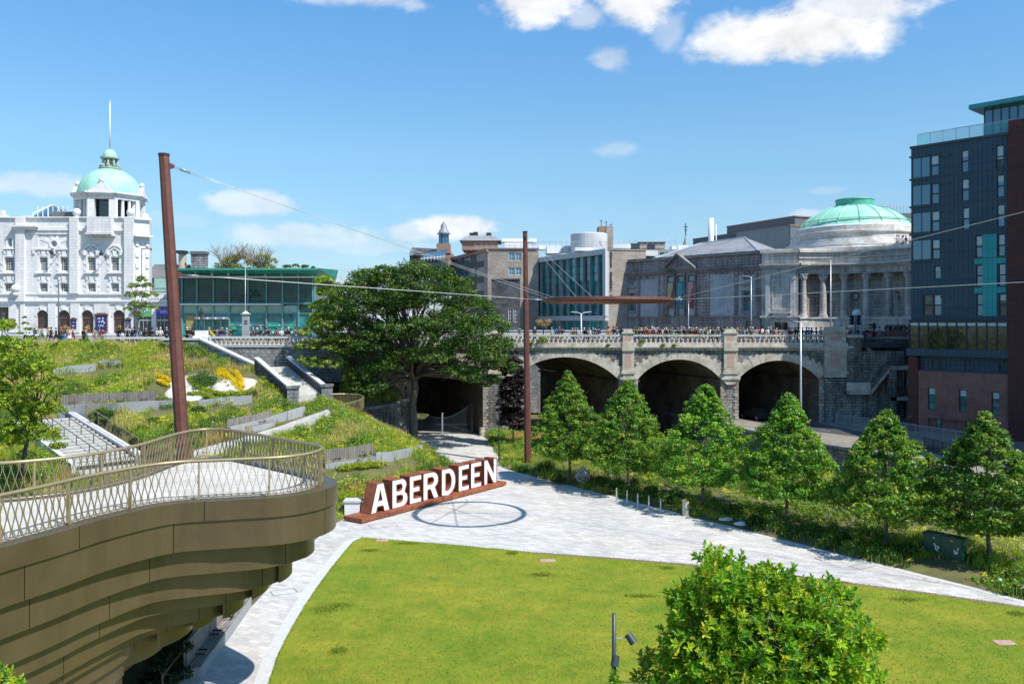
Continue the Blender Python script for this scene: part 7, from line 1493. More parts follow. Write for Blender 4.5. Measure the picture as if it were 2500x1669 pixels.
lobe_tree('street_tree', 'slender light green street tree in front of the theatre corner', W(334, 832, 96.8), 96.5, [(345, 685, 10), (330, 700, 14), (360, 698, 12), (318, 722, 13), (345, 722, 16), (374, 720, 11), (326, 745, 13), (352, 748, 14), (376, 752, 8), (312, 755, 9), (334, 768, 12), (342, 678, 6)], PAL_PALE, .1, 26, 8, .8, (.10, .03), cr=.35, tips=.3, bark='barkl')
random.seed(11)
for (lab, px, lobes) in [('left bare topped yellow green tree beyond the glass building roof', 560, [(535, 652, 14), (560, 640, 18), (585, 630, 16), (575, 655, 20), (545, 665, 16)]), ('right bare topped yellow green tree beyond the glass building roof', 640, [(615, 645, 16), (640, 632, 17), (662, 640, 15), (655, 658, 18), (625, 660, 18)])]:
    Y_ = 160; b_ = Vector(((px-1250)/FPX*Y_, Y_, 11)); t_ = lobe_tree('budding_tree', lab, b_, Y_, lobes, PAL_YEL, .13, 26, 2.8, .8, (.35, .15), cr=.8, tips=.1, yel=(.4, .36, .05), top=W(px, 640, Y_), group='trees beyond the glass building')
    mb = MB()
    for k in range(46):
        a = W(px+random.uniform(-12, 12), 655, Y_); a.y = Y_+random.uniform(-1, 1); q = W(px+random.uniform(-62, 50) if px < 600 else px-22+random.uniform(-50, 60), random.uniform(594, 625), Y_); q.y = Y_+random.uniform(-3, 3); P_ = limb(mb, a, q, .09, .02, 4, .25, 4)
        for j in range(3): r_ = P_[random.choice([2, 3])]; limb(mb, r_, r_+Vector((random.uniform(-1.3, 1.3), random.uniform(-1, 1), random.uniform(.6, 1.9))), .035, .012, 3, .2, 2)
    mb.build('bare_branches', M['barkl'], t_)
lobe_tree('dark_tree_top', 'dark green treetop peeping over the right end of the glass building roof', Vector((W(730, 0, 150).x, 150, 11)), 150, [(700, 652, 8), (722, 650, 8), (745, 652, 8), (765, 654, 5)], PAL_SYC, .13, 26, 5, .6, (.3, .1), cr=.5)
# ---- big foreground tree with whorled leaves
def front_tree(name, label, base, Y, lobes, n_per, ls, top, seed=3):
    random.seed(seed); base = Vector(base); t_ = thing(name, label, 'tree', base); s_ = Y/FPX; T = []; D = []; lc = []
    ex = []
    for (px, py, rp_) in lobes:
        if rp_ > 50:
            for k in range(3): a = random.uniform(-.25, 1.2)*PI if px < 1800 else random.uniform(-.2, 1.25)*PI; px+math.cos(a)*rp_*1.12 > 1640 and ex.append((px+math.cos(a)*rp_*1.12, py-math.sin(a)*rp_*1.12, random.uniform(10, 20)))
    for (px, py, rp_) in lobes+ex:
        r = rp_*s_
        for j in range(2 if r > .45 else 1):
            dy = random.uniform(-.3, .3)*1.5 if r <= .45 else (-.9 if j == 0 else .8)*random.uniform(.6, 1)*1.3
            c = W(px, py, Y+dy); lc.append(c); n = int(n_per*r*r)+5; d = nrm(rng.normal(size=(n, 3))+np.array([0, 0, .35])); q = d*(r*(.5+.55*rng.random((n, 1))**.6)); q[:, 2] *= .9; T.append(np.array(c)[None]+q); D.append(nrm(d*.7+np.array([0, 0, .75])+rng.normal(size=(n, 3))*.35))
    T = np.concatenate(T); D = np.concatenate(D); n = len(T); k = 10; ref = nrm(np.cross(D, rng.normal(size=(n, 3)))); ref2 = np.cross(D, ref)
    j = np.arange(k)[None, :]; ang = j*2.4+rng.random((n, 1))*6.28; el = .15+.95*(1-j/k)+rng.normal(size=(n, k))*.12      # lower leaves spread, upper stand
    rad = ref[:, None]*np.cos(ang)[..., None]+ref2[:, None]*np.sin(ang)[..., None]; dirv = nrm(rad*np.sin(el+.25)[..., None]+D[:, None]*np.cos(el+.25)[..., None]); dirv[..., 2] -= .12*(1-j/k); dirv = nrm(dirv)
    b0 = T[:, None]+D[:, None]*(j/k*ls*1.5)[..., None]-D[:, None]*ls*.5; side = nrm(np.cross(dirv, D[:, None]+.01)); nn = np.cross(side, dirv); L = ls*(.7+.6*rng.random((n, k, 1))); w = L*.24
    p0 = b0; p1 = b0+dirv*L*.35+side*w+nn*w*.35; p2 = b0+dirv*L*.72+side*w*.8+nn*w*.2; p3 = b0+dirv*L-nn*L*.12; p4 = b0+dirv*L*.72-side*w*.8+nn*w*.2; p5 = b0+dirv*L*.35-side*w+nn*w*.35
    Lh = np.stack([p0, p1, p2, p3], 2).reshape(-1, 4, 3); Rh = np.stack([p0, p3, p4, p5], 2).reshape(-1, 4, 3)
    cb = np.repeat(pick_cols(n, *PAL_FRONT, .15), k, 0)*.6+pick_cols(n*k, *PAL_FRONT, .15)*.4; tipm = np.tile((np.arange(k) > 6), n) & (np.repeat(rng.random(n), k) < .25); cb[tipm] = cb[tipm]*.35+np.array([.42, .34, .03])*.65
    V = np.concatenate([Lh, Rh])-np.array(base); quads('crown', V, np.concatenate([cb, cb]), M['leafg'], t_)
    mb = trunk_mb(base, top, .13, .05, lc, .42, 6, .25); mb.build('trunk', M['barkl'], t_, smooth=True); mb = MB()
    for i in rng.choice(n, min(n, 420), replace=False):
        a = Vector(T[i]); c = min(lc, key=lambda q: (q-a).length); mb.tube([c.lerp(a, .25), c.lerp(a, .7)+Vector((0, 0, -.05)), a], [.014, .01, .006], 4)
    mb.build('twigs', M['bark'], t_); return t_
front_tree('broadleaf_tree', 'bright green broadleaf tree in the foreground over the lower right lawn', (5.9, 22.2, 0), 22, [(1738, 1372, 36), (1760, 1420, 52), (1870, 1400, 22), (1880, 1440, 56), (1790, 1480, 80), (1705, 1495, 60), (1672, 1468, 22), (1920, 1490, 66), (1980, 1445, 26), (2010, 1500, 56), (2060, 1465, 24), (1850, 1560, 110), (1720, 1580, 100), (1645, 1578, 28), (1990, 1590, 90), (2080, 1560, 58), (2120, 1575, 34), (1660, 1652, 58), (1790, 1660, 120), (1930, 1670, 120), (2060, 1650, 80), (2120, 1650, 30), (1575, 1608, 14), (1575, 1656, 30), (1497, 1664, 10), (1760, 1760, 130), (1950, 1770, 130)], 112, .16, W(1860, 1480, 22.2))
front_tree('garden_shrub', 'leafy light green shrub tip in the bottom left corner', W(-40, 2100, 17), 17, [(5, 1652, 30), (-25, 1690, 60), (40, 1700, 36)], 150, .10, W(0, 1690, 17), 8)
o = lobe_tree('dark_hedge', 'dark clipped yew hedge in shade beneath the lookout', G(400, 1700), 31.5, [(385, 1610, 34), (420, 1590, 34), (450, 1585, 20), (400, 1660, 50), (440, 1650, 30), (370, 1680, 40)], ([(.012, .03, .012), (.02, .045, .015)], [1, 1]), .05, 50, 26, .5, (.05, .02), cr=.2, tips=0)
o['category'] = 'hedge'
# ---- shrubs on the bank and ivy-like plants on the viaduct
def shrub(label, c, r, pal=PAL_SYC, ls=.07, per=26, cat='shrub', flat=.8, name='round_shrub', group=None):
    c = Vector(c); t_ = thing(name, label, cat, c, group); n = int(60*r)+14; d = nrm(rng.normal(size=(n, 3))); d[:, 2] = np.abs(d[:, 2]); C = d*r*(.6+.4*rng.random((n, 1))); C[:, 2] = C[:, 2]*flat+r*.15
    P, N = blob_leaves(C, np.full(n, .22*r+.06), per, .8, .5); quads('foliage', leaves(P, N, ls*(.7+.6*rng.random(len(P))), .55, .15), clumpcol(n, per, pal), M['leaf'], t_)
    mb = MB()
    for i in range(5): mb.tube([c, c+Vector((random.uniform(-.5, .5)*r, random.uniform(-.5, .5)*r, r*.7))], [.03, .01], 4)
    mb.build('stems', M['bark'], t_)
SHR = [(252, 1020, 27, 'large round dark shrub just below the long timber bench'), (485, 1008, 20, 'round dark shrub immediately right of the leaning mast'), (566, 1006, 17, 'round dark shrub under the grey wall of the flower bed'), (630, 1020, 17, 'dark bushy shrub near the top end of the bright path'), (378, 1035, 20, 'green shrub left of the leaning mast in the lower bed'), (345, 1050, 17, 'small green shrub beside the wide stair wall'), (425, 1048, 18, 'bushy green shrub hugging the left side of the leaning mast'), (160, 1110, 20, 'leafy green bush in front of the wide stair'), (305, 965, 15, 'green leafy shrub in the yellow meadow above the timber bench'), (655, 950, 20, 'bright green bush on the left side of the garden stair'), (620, 968, 16, 'dark green bush below the flower bed right corner'), (700, 1000, 17, 'shaded dark bush at the foot of the garden stair'), (865, 1085, 20, 'mid green bush on the slope below the bronze railing'), (815, 1100, 16, 'green bush beside the lookout railing tip'), (735, 890, 24, 'dark shaded shrub right of the garden stair'), (905, 930, 26, 'big dark green bush against the viaduct under the sycamore'), (870, 955, 20, 'leafy bush on the bank above the curved stone wall'), (140, 850, 16, 'grey green shrub near the terrace edge by the theatre'), (205, 838, 15, 'tall grass like shrub at the terrace edge'), (395, 850, 15, 'dark green shrub at the end of the left balustrade'), (60, 1120, 26, 'dark shrub at the foot of the bright left tree')]
random.seed(6)
for i, (px, py, rp_, lab) in enumerate(SHR):
    p = hill(px, py); r = rp_*p.y/FPX; dark = any(w in lab for w in ('dark', 'shad')); shrub(lab, p-Vector((0, 0, .1)), r, PAL_SYC if dark else ([(.06, .13, .015), (.10, .18, .02), (.16, .22, .03)], [2, 3, 1]), .07)
BSH = [(1335, 1140, 20, 'yellow green bush just left of the first lime trunk'), (1365, 1172, 15, 'low dark bush at the path edge before the first lime'), (1462, 1180, 20, 'green bush right of the woven ball'), (1500, 1196, 16, 'dark bush behind the leftmost bollard'), (1590, 1205, 19, 'green bush behind the fourth bollard'), (1650, 1222, 18, 'dark bush behind the beige litter bin'), (1785, 1250, 22, 'green bush between third and fourth limes'), (1845, 1275, 20, 'dark bush left of the fourth lime trunk'), (1985, 1300, 24, 'yellow green bush right of the fourth lime trunk'), (2060, 1322, 22, 'dark bush midway between fourth and fifth limes'), (2120, 1335, 22, 'green bush left of the fifth lime trunk'), (2215, 1352, 27, 'dark bush between fifth lime and green cabinet'), (2385, 1372, 24, 'green bush right of the green cabinet'), (2465, 1415, 30, 'leafy bush at the right edge below the last lime')]
for px, py, rp_, lab in BSH:
    p = G(px, py, .3); r = rp_*p.y/FPX*1.15; shrub(lab, p-Vector((0, 0, .1)), r, PAL_SYC if 'dark' in lab else ([(.07, .15, .018), (.13, .20, .02), (.22, .27, .03)], [3, 3, 1.5]), .07, 30)
for i, (px, py, rp_, lab) in enumerate([(1238, 832, 14, 'leafy plant spilling over the viaduct left of the slim mast'), (1325, 830, 15, 'bushy plant growing on the viaduct balustrade right of the slim mast'), (1296, 838, 7, 'small plant on the viaduct ledge right beside the slim mast'), (1568, 832, 8, 'straggly plant on the balustrade right of the middle viaduct pillar'), (1618, 842, 5, 'small weed on the viaduct ledge above the second full arch'), (1645, 843, 5, 'tiny weed on the viaduct ledge right of centre'), (1485, 842, 5, 'tiny yellowish weed on the viaduct ledge left of the middle pillar')]):
    r = rp_/20.8; shrub(lab, W(px, py, 99.6)-Vector((0, 0, r*.5)), r, PAL_PALE, .06, 16, 'plant', 1.0, 'wall_plant')
# white wicker ball and climber mesh
c = G(1423, 1178, .3)+Vector((0, 0, .62)); mb = MB(); random.seed(2)
for i in range(60):
    n_ = Vector((random.gauss(0, 1), random.gauss(0, 1), random.gauss(0, 1))).normalized(); a = n_.orthogonal().normalized(); b = n_.cross(a); t0_ = random.uniform(0, 6.28); h0 = random.uniform(-.5, .5); rr_ = math.sqrt(1-h0*h0)*.6
    mb.tube([c+n_*h0*.6+(a*math.cos(t0_+k*.28)+b*math.sin(t0_+k*.28))*rr_ for k in range(9)], .014, 4)
tag(mb.build('woven_ball', M['galv'], org=c), 'white woven wire ball standing in the planting behind the path', 'garden ornament')
# ================================================================ GROUND COVER
SPEC = {0: ([(0.329, 0.421, 0.037), (0.215, 0.308, 0.030), (0.494, 0.486, 0.075)], [3, 3, 2]), 1: ([(0.116, 0.244, 0.026), (0.182, 0.308, 0.033)], [1, 1]), 2: ([(0.593, 0.486, 0.178), (0.461, 0.421, 0.119), (0.329, 0.356, 0.075)], [2, 2, 2]), 3: ([(0.050, 0.121, 0.022), (0.090, 0.179, 0.026)], [1, 1]), 4: ([(0.428, 0.276, 0.105), (0.494, 0.389, 0.133)], [1, 1]), 5: ([(0.494, 0.551, 0.045), (0.362, 0.454, 0.037)], [1, 1])}
def cover(pts, hf, spec, seedn, grp_label, name='ground_cover', hs=1.0):
    n = len(pts); z = np.array([hf(x, y) for x, y in pts]); C = np.column_stack([pts, z]); V = []; K = []
    def add(idx, k, h, w, spread, pal, wts, lean=.35):
        c = np.repeat(C[idx], k, 0); m = len(c); a = rng.random(m)*6.28; b = c+np.stack([rng.normal(size=m)*spread, rng.normal(size=m)*spread, np.full(m, -.03)], 1); hh = h*(.6+.7*rng.random(m)); l = lean*hh*(rng.random(m)*1.2)
        tp = b+np.stack([np.cos(a)*l, np.sin(a)*l, hh], 1); ww = w*(.6+.8*rng.random(m)); dx = np.stack([-np.sin(a)*ww, np.cos(a)*ww, np.zeros(m)], 1); V.append(np.stack([b-dx, b+dx, tp+dx*.25, tp-dx*.25], 1)); K.append(pick_cols(m, pal, wts, .18))
    def addleaf(idx, k, r, ls, pal, wts, zoff=0.0, flat=.7):
        c = C[idx]+np.array([0, 0, r*.35+zoff]); P, N = blob_leaves(c, r*(.7+.6*rng.random(len(c))), k, flat, .8); V.append(leaves(P, N, ls*(.7+.6*rng.random(len(P))), .55, .15)); K.append(pick_cols(len(P), pal, wts, .2))
    for s_ in range(6):
        idx = np.where(spec == s_)[0]
        if len(idx) == 0: continue
        pal, wt = SPEC[s_]
        if s_ in (0, 2, 4): add(idx, 22, .55*hs, .018, .22, pal, wt); addleaf(idx, 5, .25, .06, *SPEC[1])
        elif s_ == 5: addleaf(idx, 26, .34*hs, .055, pal, wt); add(idx, 6, .5*hs, .014, .2, *SPEC[0])
        else: addleaf(idx[::3], 60, .55*hs, .075, pal, wt, .12, .9); addleaf(idx, 16, .34*hs, .07, pal, wt); add(idx, 8, .55*hs, .016, .25, *SPEC[0])
    # blossoms
    for colr, frac, k, up in (((.78, .66, .05), .07, 16, .5), ((.74, .72, .62), .03, 6, .6), ((.66, .62, .12), .06, 8, .45), ((.1, .1, .4), .008, 6, .6)):
        idx = rng.choice(n, int(n*frac), replace=False); c = C[idx]+np.array([0, 0, up*hs]); P, N = blob_leaves(c, np.full(len(c), .3), k, .45, 1.6); V.append(leaves(P, N, .045*(.7+.8*rng.random(len(P))), .8, .05)); K.append(np.array(colr)[None]*(1+rng.normal(size=(len(P), 1))*.1))
    o = quads(name, np.concatenate(V), np.concatenate(K), M['cover']); o['kind'] = 'stuff'; o['label'] = grp_label; return o
def voronoi_spec(pts, nseed, w):
    lo_, hi_ = pts.min(0), pts.max(0); sd = lo_+rng.random((nseed, 2))*(hi_-lo_); sp = rng.choice(6, nseed, p=np.array(w)/sum(w)); out = np.empty(len(pts), int)
    for i in range(0, len(pts), 2000): q = pts[i:i+2000]+rng.normal(size=(len(pts[i:i+2000]), 2))*.35; out[i:i+2000] = sp[((q[:, None]-sd[None])**2).sum(-1).argmin(1)]
    return out
FBC = hill(497, 942)
def inbed(x, y): return ((x-FBC.x)/5.6)**2+((y-FBC.y)/4.6)**2 < 1
WALLP = [hill(*p) for p in [(560, 1066), (640, 1045), (700, 1026), (742, 1013)]]
PHn = np.array([tuple(p)[:2] for p in PH])
def ok_bank(x, y):
    if xb(y)-x < .25 or x < -.615*y-2.5: return False
    q = (Vector((x, y))-ST_A); a = q.dot(ST_D)/ST_L; b = q.dot(ST_E)
    if -.08 < a < 1.15 and -5.0 < b < .75: return False
    q = (Vector((x, y))-GS_A); a = q.dot(GS_D)/GS_L; b = q.dot(GS_E)
    if -.05 < a < 1.15 and abs(b) < 2.1: return False
    if inbed(x, y): return False
    if -36.5 < x and y > 95.8: return False
    if x < -30 and y > 89.5 and rng.random() < .0: return False
    if min((PHn[:, 0]-x)**2+(PHn[:, 1]-.15-y)**2) < 1.5: return False
    if -36 < x < -28 and 90 < y < 94 and rng.random() < .65: return False
    if -18.2 < x < -12.2 and abs(y-yw(x)) < .5: return False
    return True
pts = []
WLS = [hill(x, y+4) for x, y in [(243, 897), (268, 897), (293, 897), (150, 912), (175, 909), (205, 906), (234, 904), (160, 1012), (200, 1009), (245, 1006), (290, 1003), (340, 1000), (390, 997), (430, 995), (490, 996), (525, 992), (560, 988), (590, 986), (615, 984), (600, 1056), (640, 1045), (670, 1036), (700, 1026), (742, 1013), (800, 1141), (830, 1137), (860, 1133), (900, 1128), (930, 1126), (960, 1124), (1000, 1114)]]
WLn = np.array([tuple(p)[:2] for p in WLS])
while len(pts) < 11500:
    y = 54+rng.random()**.9*43.5; x = -62+rng.random()*58
    dq = (WLn[:, 0]-x)**2+((WLn[:, 1]-1.0-y)/1.3)**2
    if ok_bank(x, y) and dq.min() > .8: pts.append((x, y))
pts = np.array(pts); sp_ = voronoi_spec(pts, 300, [4.5, 4, 3, 3.2, 1.4, 2.6])
cover(pts, tz, sp_, 0, 'meadow planting of grasses, herbs and yellow flowers on the sloping bank')
# right bed
def rb_z(s): return bedz(s)
pts = []; zs = []
for i in range(6200):
    a = rng.random()*88; k = int(a); s = rng.random()**1.1; p = (RA[k].lerp(RA[k+1], a-k)).lerp(RB[k].lerp(RB[k+1], a-k), s)
    dd = s*((RA[k]-RB[k]).length)
    if dd < .35 or (dd < 1.0 and p.y < 62 and rng.random() < .55): continue
    if 21.6 < p.x < 25.0 and p.y < 47.3 and p.y > 44.0: continue
    pts.append((p.x, p.y)); zs.append(bedz(s))
pts = np.array(pts); zd = {(round(x, 4), round(y, 4)): z for (x, y), z in zip(pts, zs)}
sp_ = voronoi_spec(pts, 260, [3, 5, .5, 4.5, .3, 4.2]); cover(pts, lambda x, y: zd[(round(x, 4), round(y, 4))], sp_, 1, 'low leafy planting under the lime trees', hs=.72)
# far-left strip of planting below lookout seen through the railing is part of the bank; floral bed:
def disc(name, cx, cy, rx, ry, mat, dz, n=28, m=10, wob=.12):
    v = [(cx, cy, tz(cx, cy)+dz)]; f = []
    for j in range(1, m+1):
        for i in range(n): a = 2*PI*i/n; k = j/m*(1+wob*math.sin(3*a+1)*(j/m)); x, y = cx+rx*k*math.cos(a), cy+ry*k*math.sin(a); v.append((x, y, tz(x, y)+dz-(.25 if j == m else 0)))
    for i in range(n): f.append((0, 1+i, 1+(i+1) % n))
    for j in range(m-1):
        for i in range(n): a = 1+j*n+i; b = 1+j*n+(i+1) % n; f.append((a, a+n, b+n, b))
    mb = MB(); mb.mesh(v, f); o = mb.build(name, mat, smooth=True); o['kind'] = 'structure'; return o
disc('gravel_bed', FBC.x+.2, FBC.y, 4.5, 3.2, M['gravel'], .16, wob=.22)
p = hill(560, 872); disc('bare_soil', p.x-1.5, p.y, 6, 2.0, M['soilb'], .10)
p = hill(380, 868); disc('bare_soil', p.x, p.y, 3, 1.6, M['soilb'], .10)
def cushions(label, pxs, col, r, k=34, name='flower_cushion', h=.3, cat='flower bed'):
    c = []; 
    for (px, py) in pxs: q = hill(px, py); c.append(tuple(q))
    c = np.array(c); o0 = Vector(c[0]); P, N = blob_leaves(c+np.array([0, 0, h]), r*(.8+.4*rng.random(len(c))), k, .55, 1.3); o = quads(name, leaves(P, N, .06*(.7+.6*rng.random(len(P))), .7, .1)-np.array(o0), pick_cols(len(P), [col, tuple(x*.75 for x in col)], [2, 1], .12), M['cover'], org=o0); tag(o, label, cat); return o
def along(P, n, jx=4, jy=2): q = resample(P, n); return [(p.x+random.uniform(-jx, jx), p.y+random.uniform(-jy, jy)) for p in q]
cushions('bright yellow cushion of flowers on the white gravel, upper right group', [(545+random.gauss(0, 10), 918+random.gauss(0, 6)) for _ in range(60)]+along([(540, 912), (565, 930), (580, 945), (590, 958)], 70, 5, 3)+along([(575, 912), (585, 930), (590, 950)], 50, 3, 2), (.78, .58, .01), .36)
cushions('bright yellow strip of flowers on the gravel left of the mast', along([(382, 920), (400, 927), (420, 935)], 50, 4, 2)+along([(388, 935), (410, 945)], 30, 3, 2), (.75, .56, .01), .32)
cushions('lime green edging plants round the lower rim of the gravel', along([(462, 925), (475, 945), (500, 957), (530, 965), (555, 968)], 110, 4, 2)+along([(462, 968), (490, 966), (520, 978)], 80, 5, 2)+along([(562, 962), (580, 968), (605, 964)], 60, 4, 2), (.30, .38, .02), .34)
cushions('green grassy mound in the middle of the white gravel bed', [(500+random.gauss(0, 19), 934+random.gauss(0, 8)) for _ in range(200)], (.07, .15, .02), .5, 34, 'green_mound')
cushions('scattered low green plants over the white gravel', [(FBX_, FBY_) for FBX_, FBY_ in [(random.uniform(395, 600), random.uniform(905, 968)) for _ in range(46)]], (.12, .20, .03), .26, 26, 'low_plants')
cushions('row of small lime green cushions above the white gravel', along([(370, 908), (400, 902), (455, 895), (510, 897), (550, 899)], 60, 3, 2), (.28, .36, .03), .36)
cushions('golden green clipped patch behind the first big letter', along([(840, 1222), (870, 1208), (895, 1196)], 70, 8, 5)+along([(830, 1150), (880, 1142), (935, 1140)], 70, 8, 4), (.32, .38, .02), .4)
random.seed(12)
# ================================================================ STREET FURNITURE
for i, (px, py) in enumerate([(1505, 1224), (1531, 1231), (1557, 1238), (1584, 1244), (1613, 1251)]):
    p = G(px, py); t = thing('bollard', ['leftmost', 'second', 'middle', 'fourth', 'rightmost'][i]+' of five slim steel bollards on the path edge'+(' next to the beige bin' if i == 4 else ''), 'bollard', p, 'slim steel bollards along the path edge')
    m = MB(); m.lathe(p, [(.055, 0), (.055, .98), (.045, 1.02), (.0, 1.04)], 14); m.build('post', M['galv'], t, smooth=True, sharp=40); m = MB(); m.lathe(p, [(.056, .9), (.058, .905), (.058, .93), (.056, .935)], 14); m.build('collar', M['dark'], t)
def bin_(px, py, label, mat, h=1.15, r=.24, Y=None):
    p = G(px, py) if Y is None else W(px, py, Y); t = thing('litter_bin', label, 'bin', p); m = MB(); m.lathe(p, [(r*.95, 0), (r, .05), (r, h*.8)], 28); n = 28; vs = []; fs = []
    for i in range(n): a = 2*PI*i/n; vs += [(p.x+r*math.cos(a), p.y+r*math.sin(a), p.z+h*.8), (p.x+r*math.cos(a), p.y+r*math.sin(a), p.z+h*.9+.1*h*math.cos(a+2.4))]
    for i in range(n): j = (i+1) % n; fs.append((i*2, j*2, j*2+1, i*2+1))
    m.mesh(vs, fs); m.build('body', mat, t, smooth=True, sharp=50); m = MB(); m.lathe(p, [(r*.9, h*.82), (.001, h*.83)], 24); m.build('opening', M['dark'], t); m = MB(); m.box(p.x-.06, p.x+.06, p.y-r-.012, p.y-r+.02, p.z+h*.45, p.z+h*.62); m.build('notice', M['wmet'], t)
bin_(1674, 1258, 'beige cylindrical litter bin with sloping open top beside the bollards', M['beige']); bin_(1177, 1064, 'beige cylindrical litter bin beside the arch gate pier', M['beige'], 1.1, .3)
p = G(517, 1742); bin_(517, 1742, 'grey metal litter bin cut off by the bottom edge of the photo', M['galv'], 1.15, .26)
# sandbags
for i, (px, py) in enumerate([(1772, 1272), (1808, 1283)]):
    p = G(px, py); random.seed(i); m = MB(); n = 10; m2 = MB(); m2.lathe((0, 0, 0), [(.001, -.12), (.22, -.1), (.33, -.02), (.3, .07), (.16, .12), (.001, .13)], 14)
    vs = [(p.x+v[0]*1.5+.04*math.sin(v[1]*20), p.y+v[1]*.9, p.z+.13+v[2]*(1+.3*math.sin(v[0]*9+i))) for v in m2.v]; m.mesh(vs, m2.f); tag(m.build('sandbag', M['wmet'], org=p, smooth=True), ['left', 'right'][i]+' of two slumped white sandbags at the planting edge', 'sandbag')
# green cabinet
ca = G(2253, 1365); cb_ = G(2348, 1386); cF = FP(ca[:2], cb_[:2]); t = thing('utility_cabinet', 'dark green twin door utility cabinet beside the path', 'cabinet', ca); L = cF.L; m = MB(); m.fbox(cF, 0, L, .1, 1.5, -.65, 0); m.build('cabinet_body', M['green_cab'], t); m = MB(); m.fbox(cF, -.04, L+.04, 1.5, 1.56, -.7, .05); m.fbox(cF, .02, L-.02, 1.56, 1.6, -.6, -.05); m.build('top', M['green_cab'], t)
for k in (0, 1):
    m = MB(); m.fbox(cF, .03+k*L/2, L/2-.015+k*(L/2-.015), .16, 1.46, 0, .025); d_ = m.build('door', M['green_cab'], t); m = MB(); u = L*(.36+.5*k); random.seed(k+3)
    for j in range(7): a = u+random.uniform(-.13, .1); z = .78+random.uniform(-.16, .2); m.fpoly(cF, [(a, z), (a+.06, z+.01), (a+.05, z+.16), (a-.01, z+.14)], .025, .03)
    m.build('torn_sticker', M['wmet'], d_); m = MB(); m.fbox(cF, L*(.28+.45*k), L*(.28+.45*k)+.1, 1.34, 1.39, .025, .032); m.build('label_plate', M['wmet'], d_)
m = MB(); m.fbox(cF, -.1, L+.2, -.05, .1, -.8, 1.1); o = m.build('concrete_plinth', M['kerb'], t)
# lamps
def pole(name, label, px, Y, zb, ztop, r=.06, mat='galv', heads=(), cat='street lamp', headm=None):
    p = Vector(((px-1250)/FPX*Y, Y, zb)); t = thing(name, label, cat, p); m = MB(); m.tube([p, p+Vector((0, 0, (ztop-zb)*.3)), Vector((p.x, p.y, ztop))], [r*1.4, r, r*.7], 10); m.build('pole', M[mat], t, smooth=True)
    for (dx, dz, ln) in heads:
        m = MB(); a = Vector((p.x, p.y, ztop-.1)); b = a+Vector((dx*.4, 0, dz*.5)); c = a+Vector((dx, 0, dz)); m.tube([a, b, c], [.05, .045, .04], 6); m.build('arm', M[mat], t, smooth=True); m = MB(); e = 1 if dx > 0 else -1
        m.hexa([c+Vector((0, -.14, -.05)), c+Vector((e*ln, -.1, .03)), c+Vector((e*ln, .1, .03)), c+Vector((0, .14, -.05)), c+Vector((0, -.14, .06)), c+Vector((e*ln, -.1, .09)), c+Vector((e*ln, .1, .09)), c+Vector((0, .14, .06))]); m.build('lamp_head', M[headm or mat], t)
    return t, p
zof = lambda py, Y: CZ-(py-HOR)/FPX*Y
pole('lamp_column', 'tall pale twin armed lamp column rising from the road below the bridge', 1955, 92, 1.5, zof(785, 92), .12, 'galv', [(-.9, .2, .75), (.9, .2, .75)], headm='darkb')
pole('lamp_column', 'white twin armed street lamp on the bridge in front of the glass college', 1419, 108, 10.9, zof(765, 108), .09, 'wmet', [(-.5, .25, .8), (.5, .25, .8)], headm='wmet')
pole('lamp_column', 'tall thin street lamp on the bridge in front of the colonnade', 2028, 112, 10.9, zof(634, 112), .09, 'galv', [(-.12, .05, .4)])
pole('lamp_column', 'thin street lamp on the bridge in front of the stained glass gallery window', 1834, 112, 10.9, zof(675, 112), .08, 'galv', [(-.5, .15, .7)])
pole('lamp_column', 'dark lamp column with two small lanterns in front of the theatre', 143, 100, 10.9, zof(690, 100), .08, 'darkb', [(-.22, -.3, .25)])
pole('lamp_column', 'slim silver street lamp rising behind the three gallery banners', 1681, 106, 10.9, zof(735, 106), .05, 'galv', [(.02, .02, .12)])
pole('camera_pole', 'short dark camera pole on the bridge left of the pavilion', 1784, 106, 10.9, zof(758, 106), .06, 'dark', [(-.25, .0, .2)], 'pole')
pole('lamp_column', 'slim dark green pole standing by the arch gate path', 1218, 82, 0, zof(938, 82), .055, 'darkb')
pole('flagpole', 'white flagpole with small ball top in front of the glass building', 599, 99, 10.9, zof(640, 99), .045, 'galv', cat='flagpole')
t, p = pole('spotlight_pole', 'dark grey spotlight pole with two angled floodlights over the lawn', 1499, 27, 0, zof(1497, 27), .085, 'darkb')
for (px, py, dx, dz) in ((1540, 1558, .22, -.30), (1502, 1612, -.05, -.3)):
    c = W(px, py, 26.95); m = MB(); ax = Vector((dx, -.12, dz)).normalized(); m.tube([c-ax*.17, c+ax*.17], [.12, .13], 16); h = m.build('floodlight', M['darkb'], t, smooth=True, sharp=40); m = MB(); m.tube([c-ax*.05, Vector((p.x, p.y, c.z-.02))], .02, 6); m.build('bracket', M['galv'], h)
def old_lantern(label, px, Y, zb, zt):
    p = Vector(((px-1250)/FPX*Y, Y, zb)); t = thing('old_lantern', label, 'lantern', p); m = MB(); m.tube([p, p+Vector((0, 0, (zt-zb)*.2)), p+Vector((0, 0, (zt-zb)*.68))], [.14, .07, .05], 8); m.build('post', M['dark'], t, smooth=True); z = zb+(zt-zb)*.68; m = MB(); m.lathe((p.x, p.y, z), [(.14, 0), (.3, .75)], 6); m.build('glass_body', M['gwin'], t); m = MB(); m.lathe((p.x, p.y, z), [(.36, .75), (.2, 1.05), (.08, 1.1), (.1, 1.2), (.0, 1.35)], 6); m.build('cap', M['dark'], t)
old_lantern('old black street lantern on the stone plinth before the glass entrance', 491, 97.2, 12.3, zof(760, 97.2)-.3); old_lantern('old black street lantern at the far left in front of the theatre', 5, 104, 11, zof(760, 104))
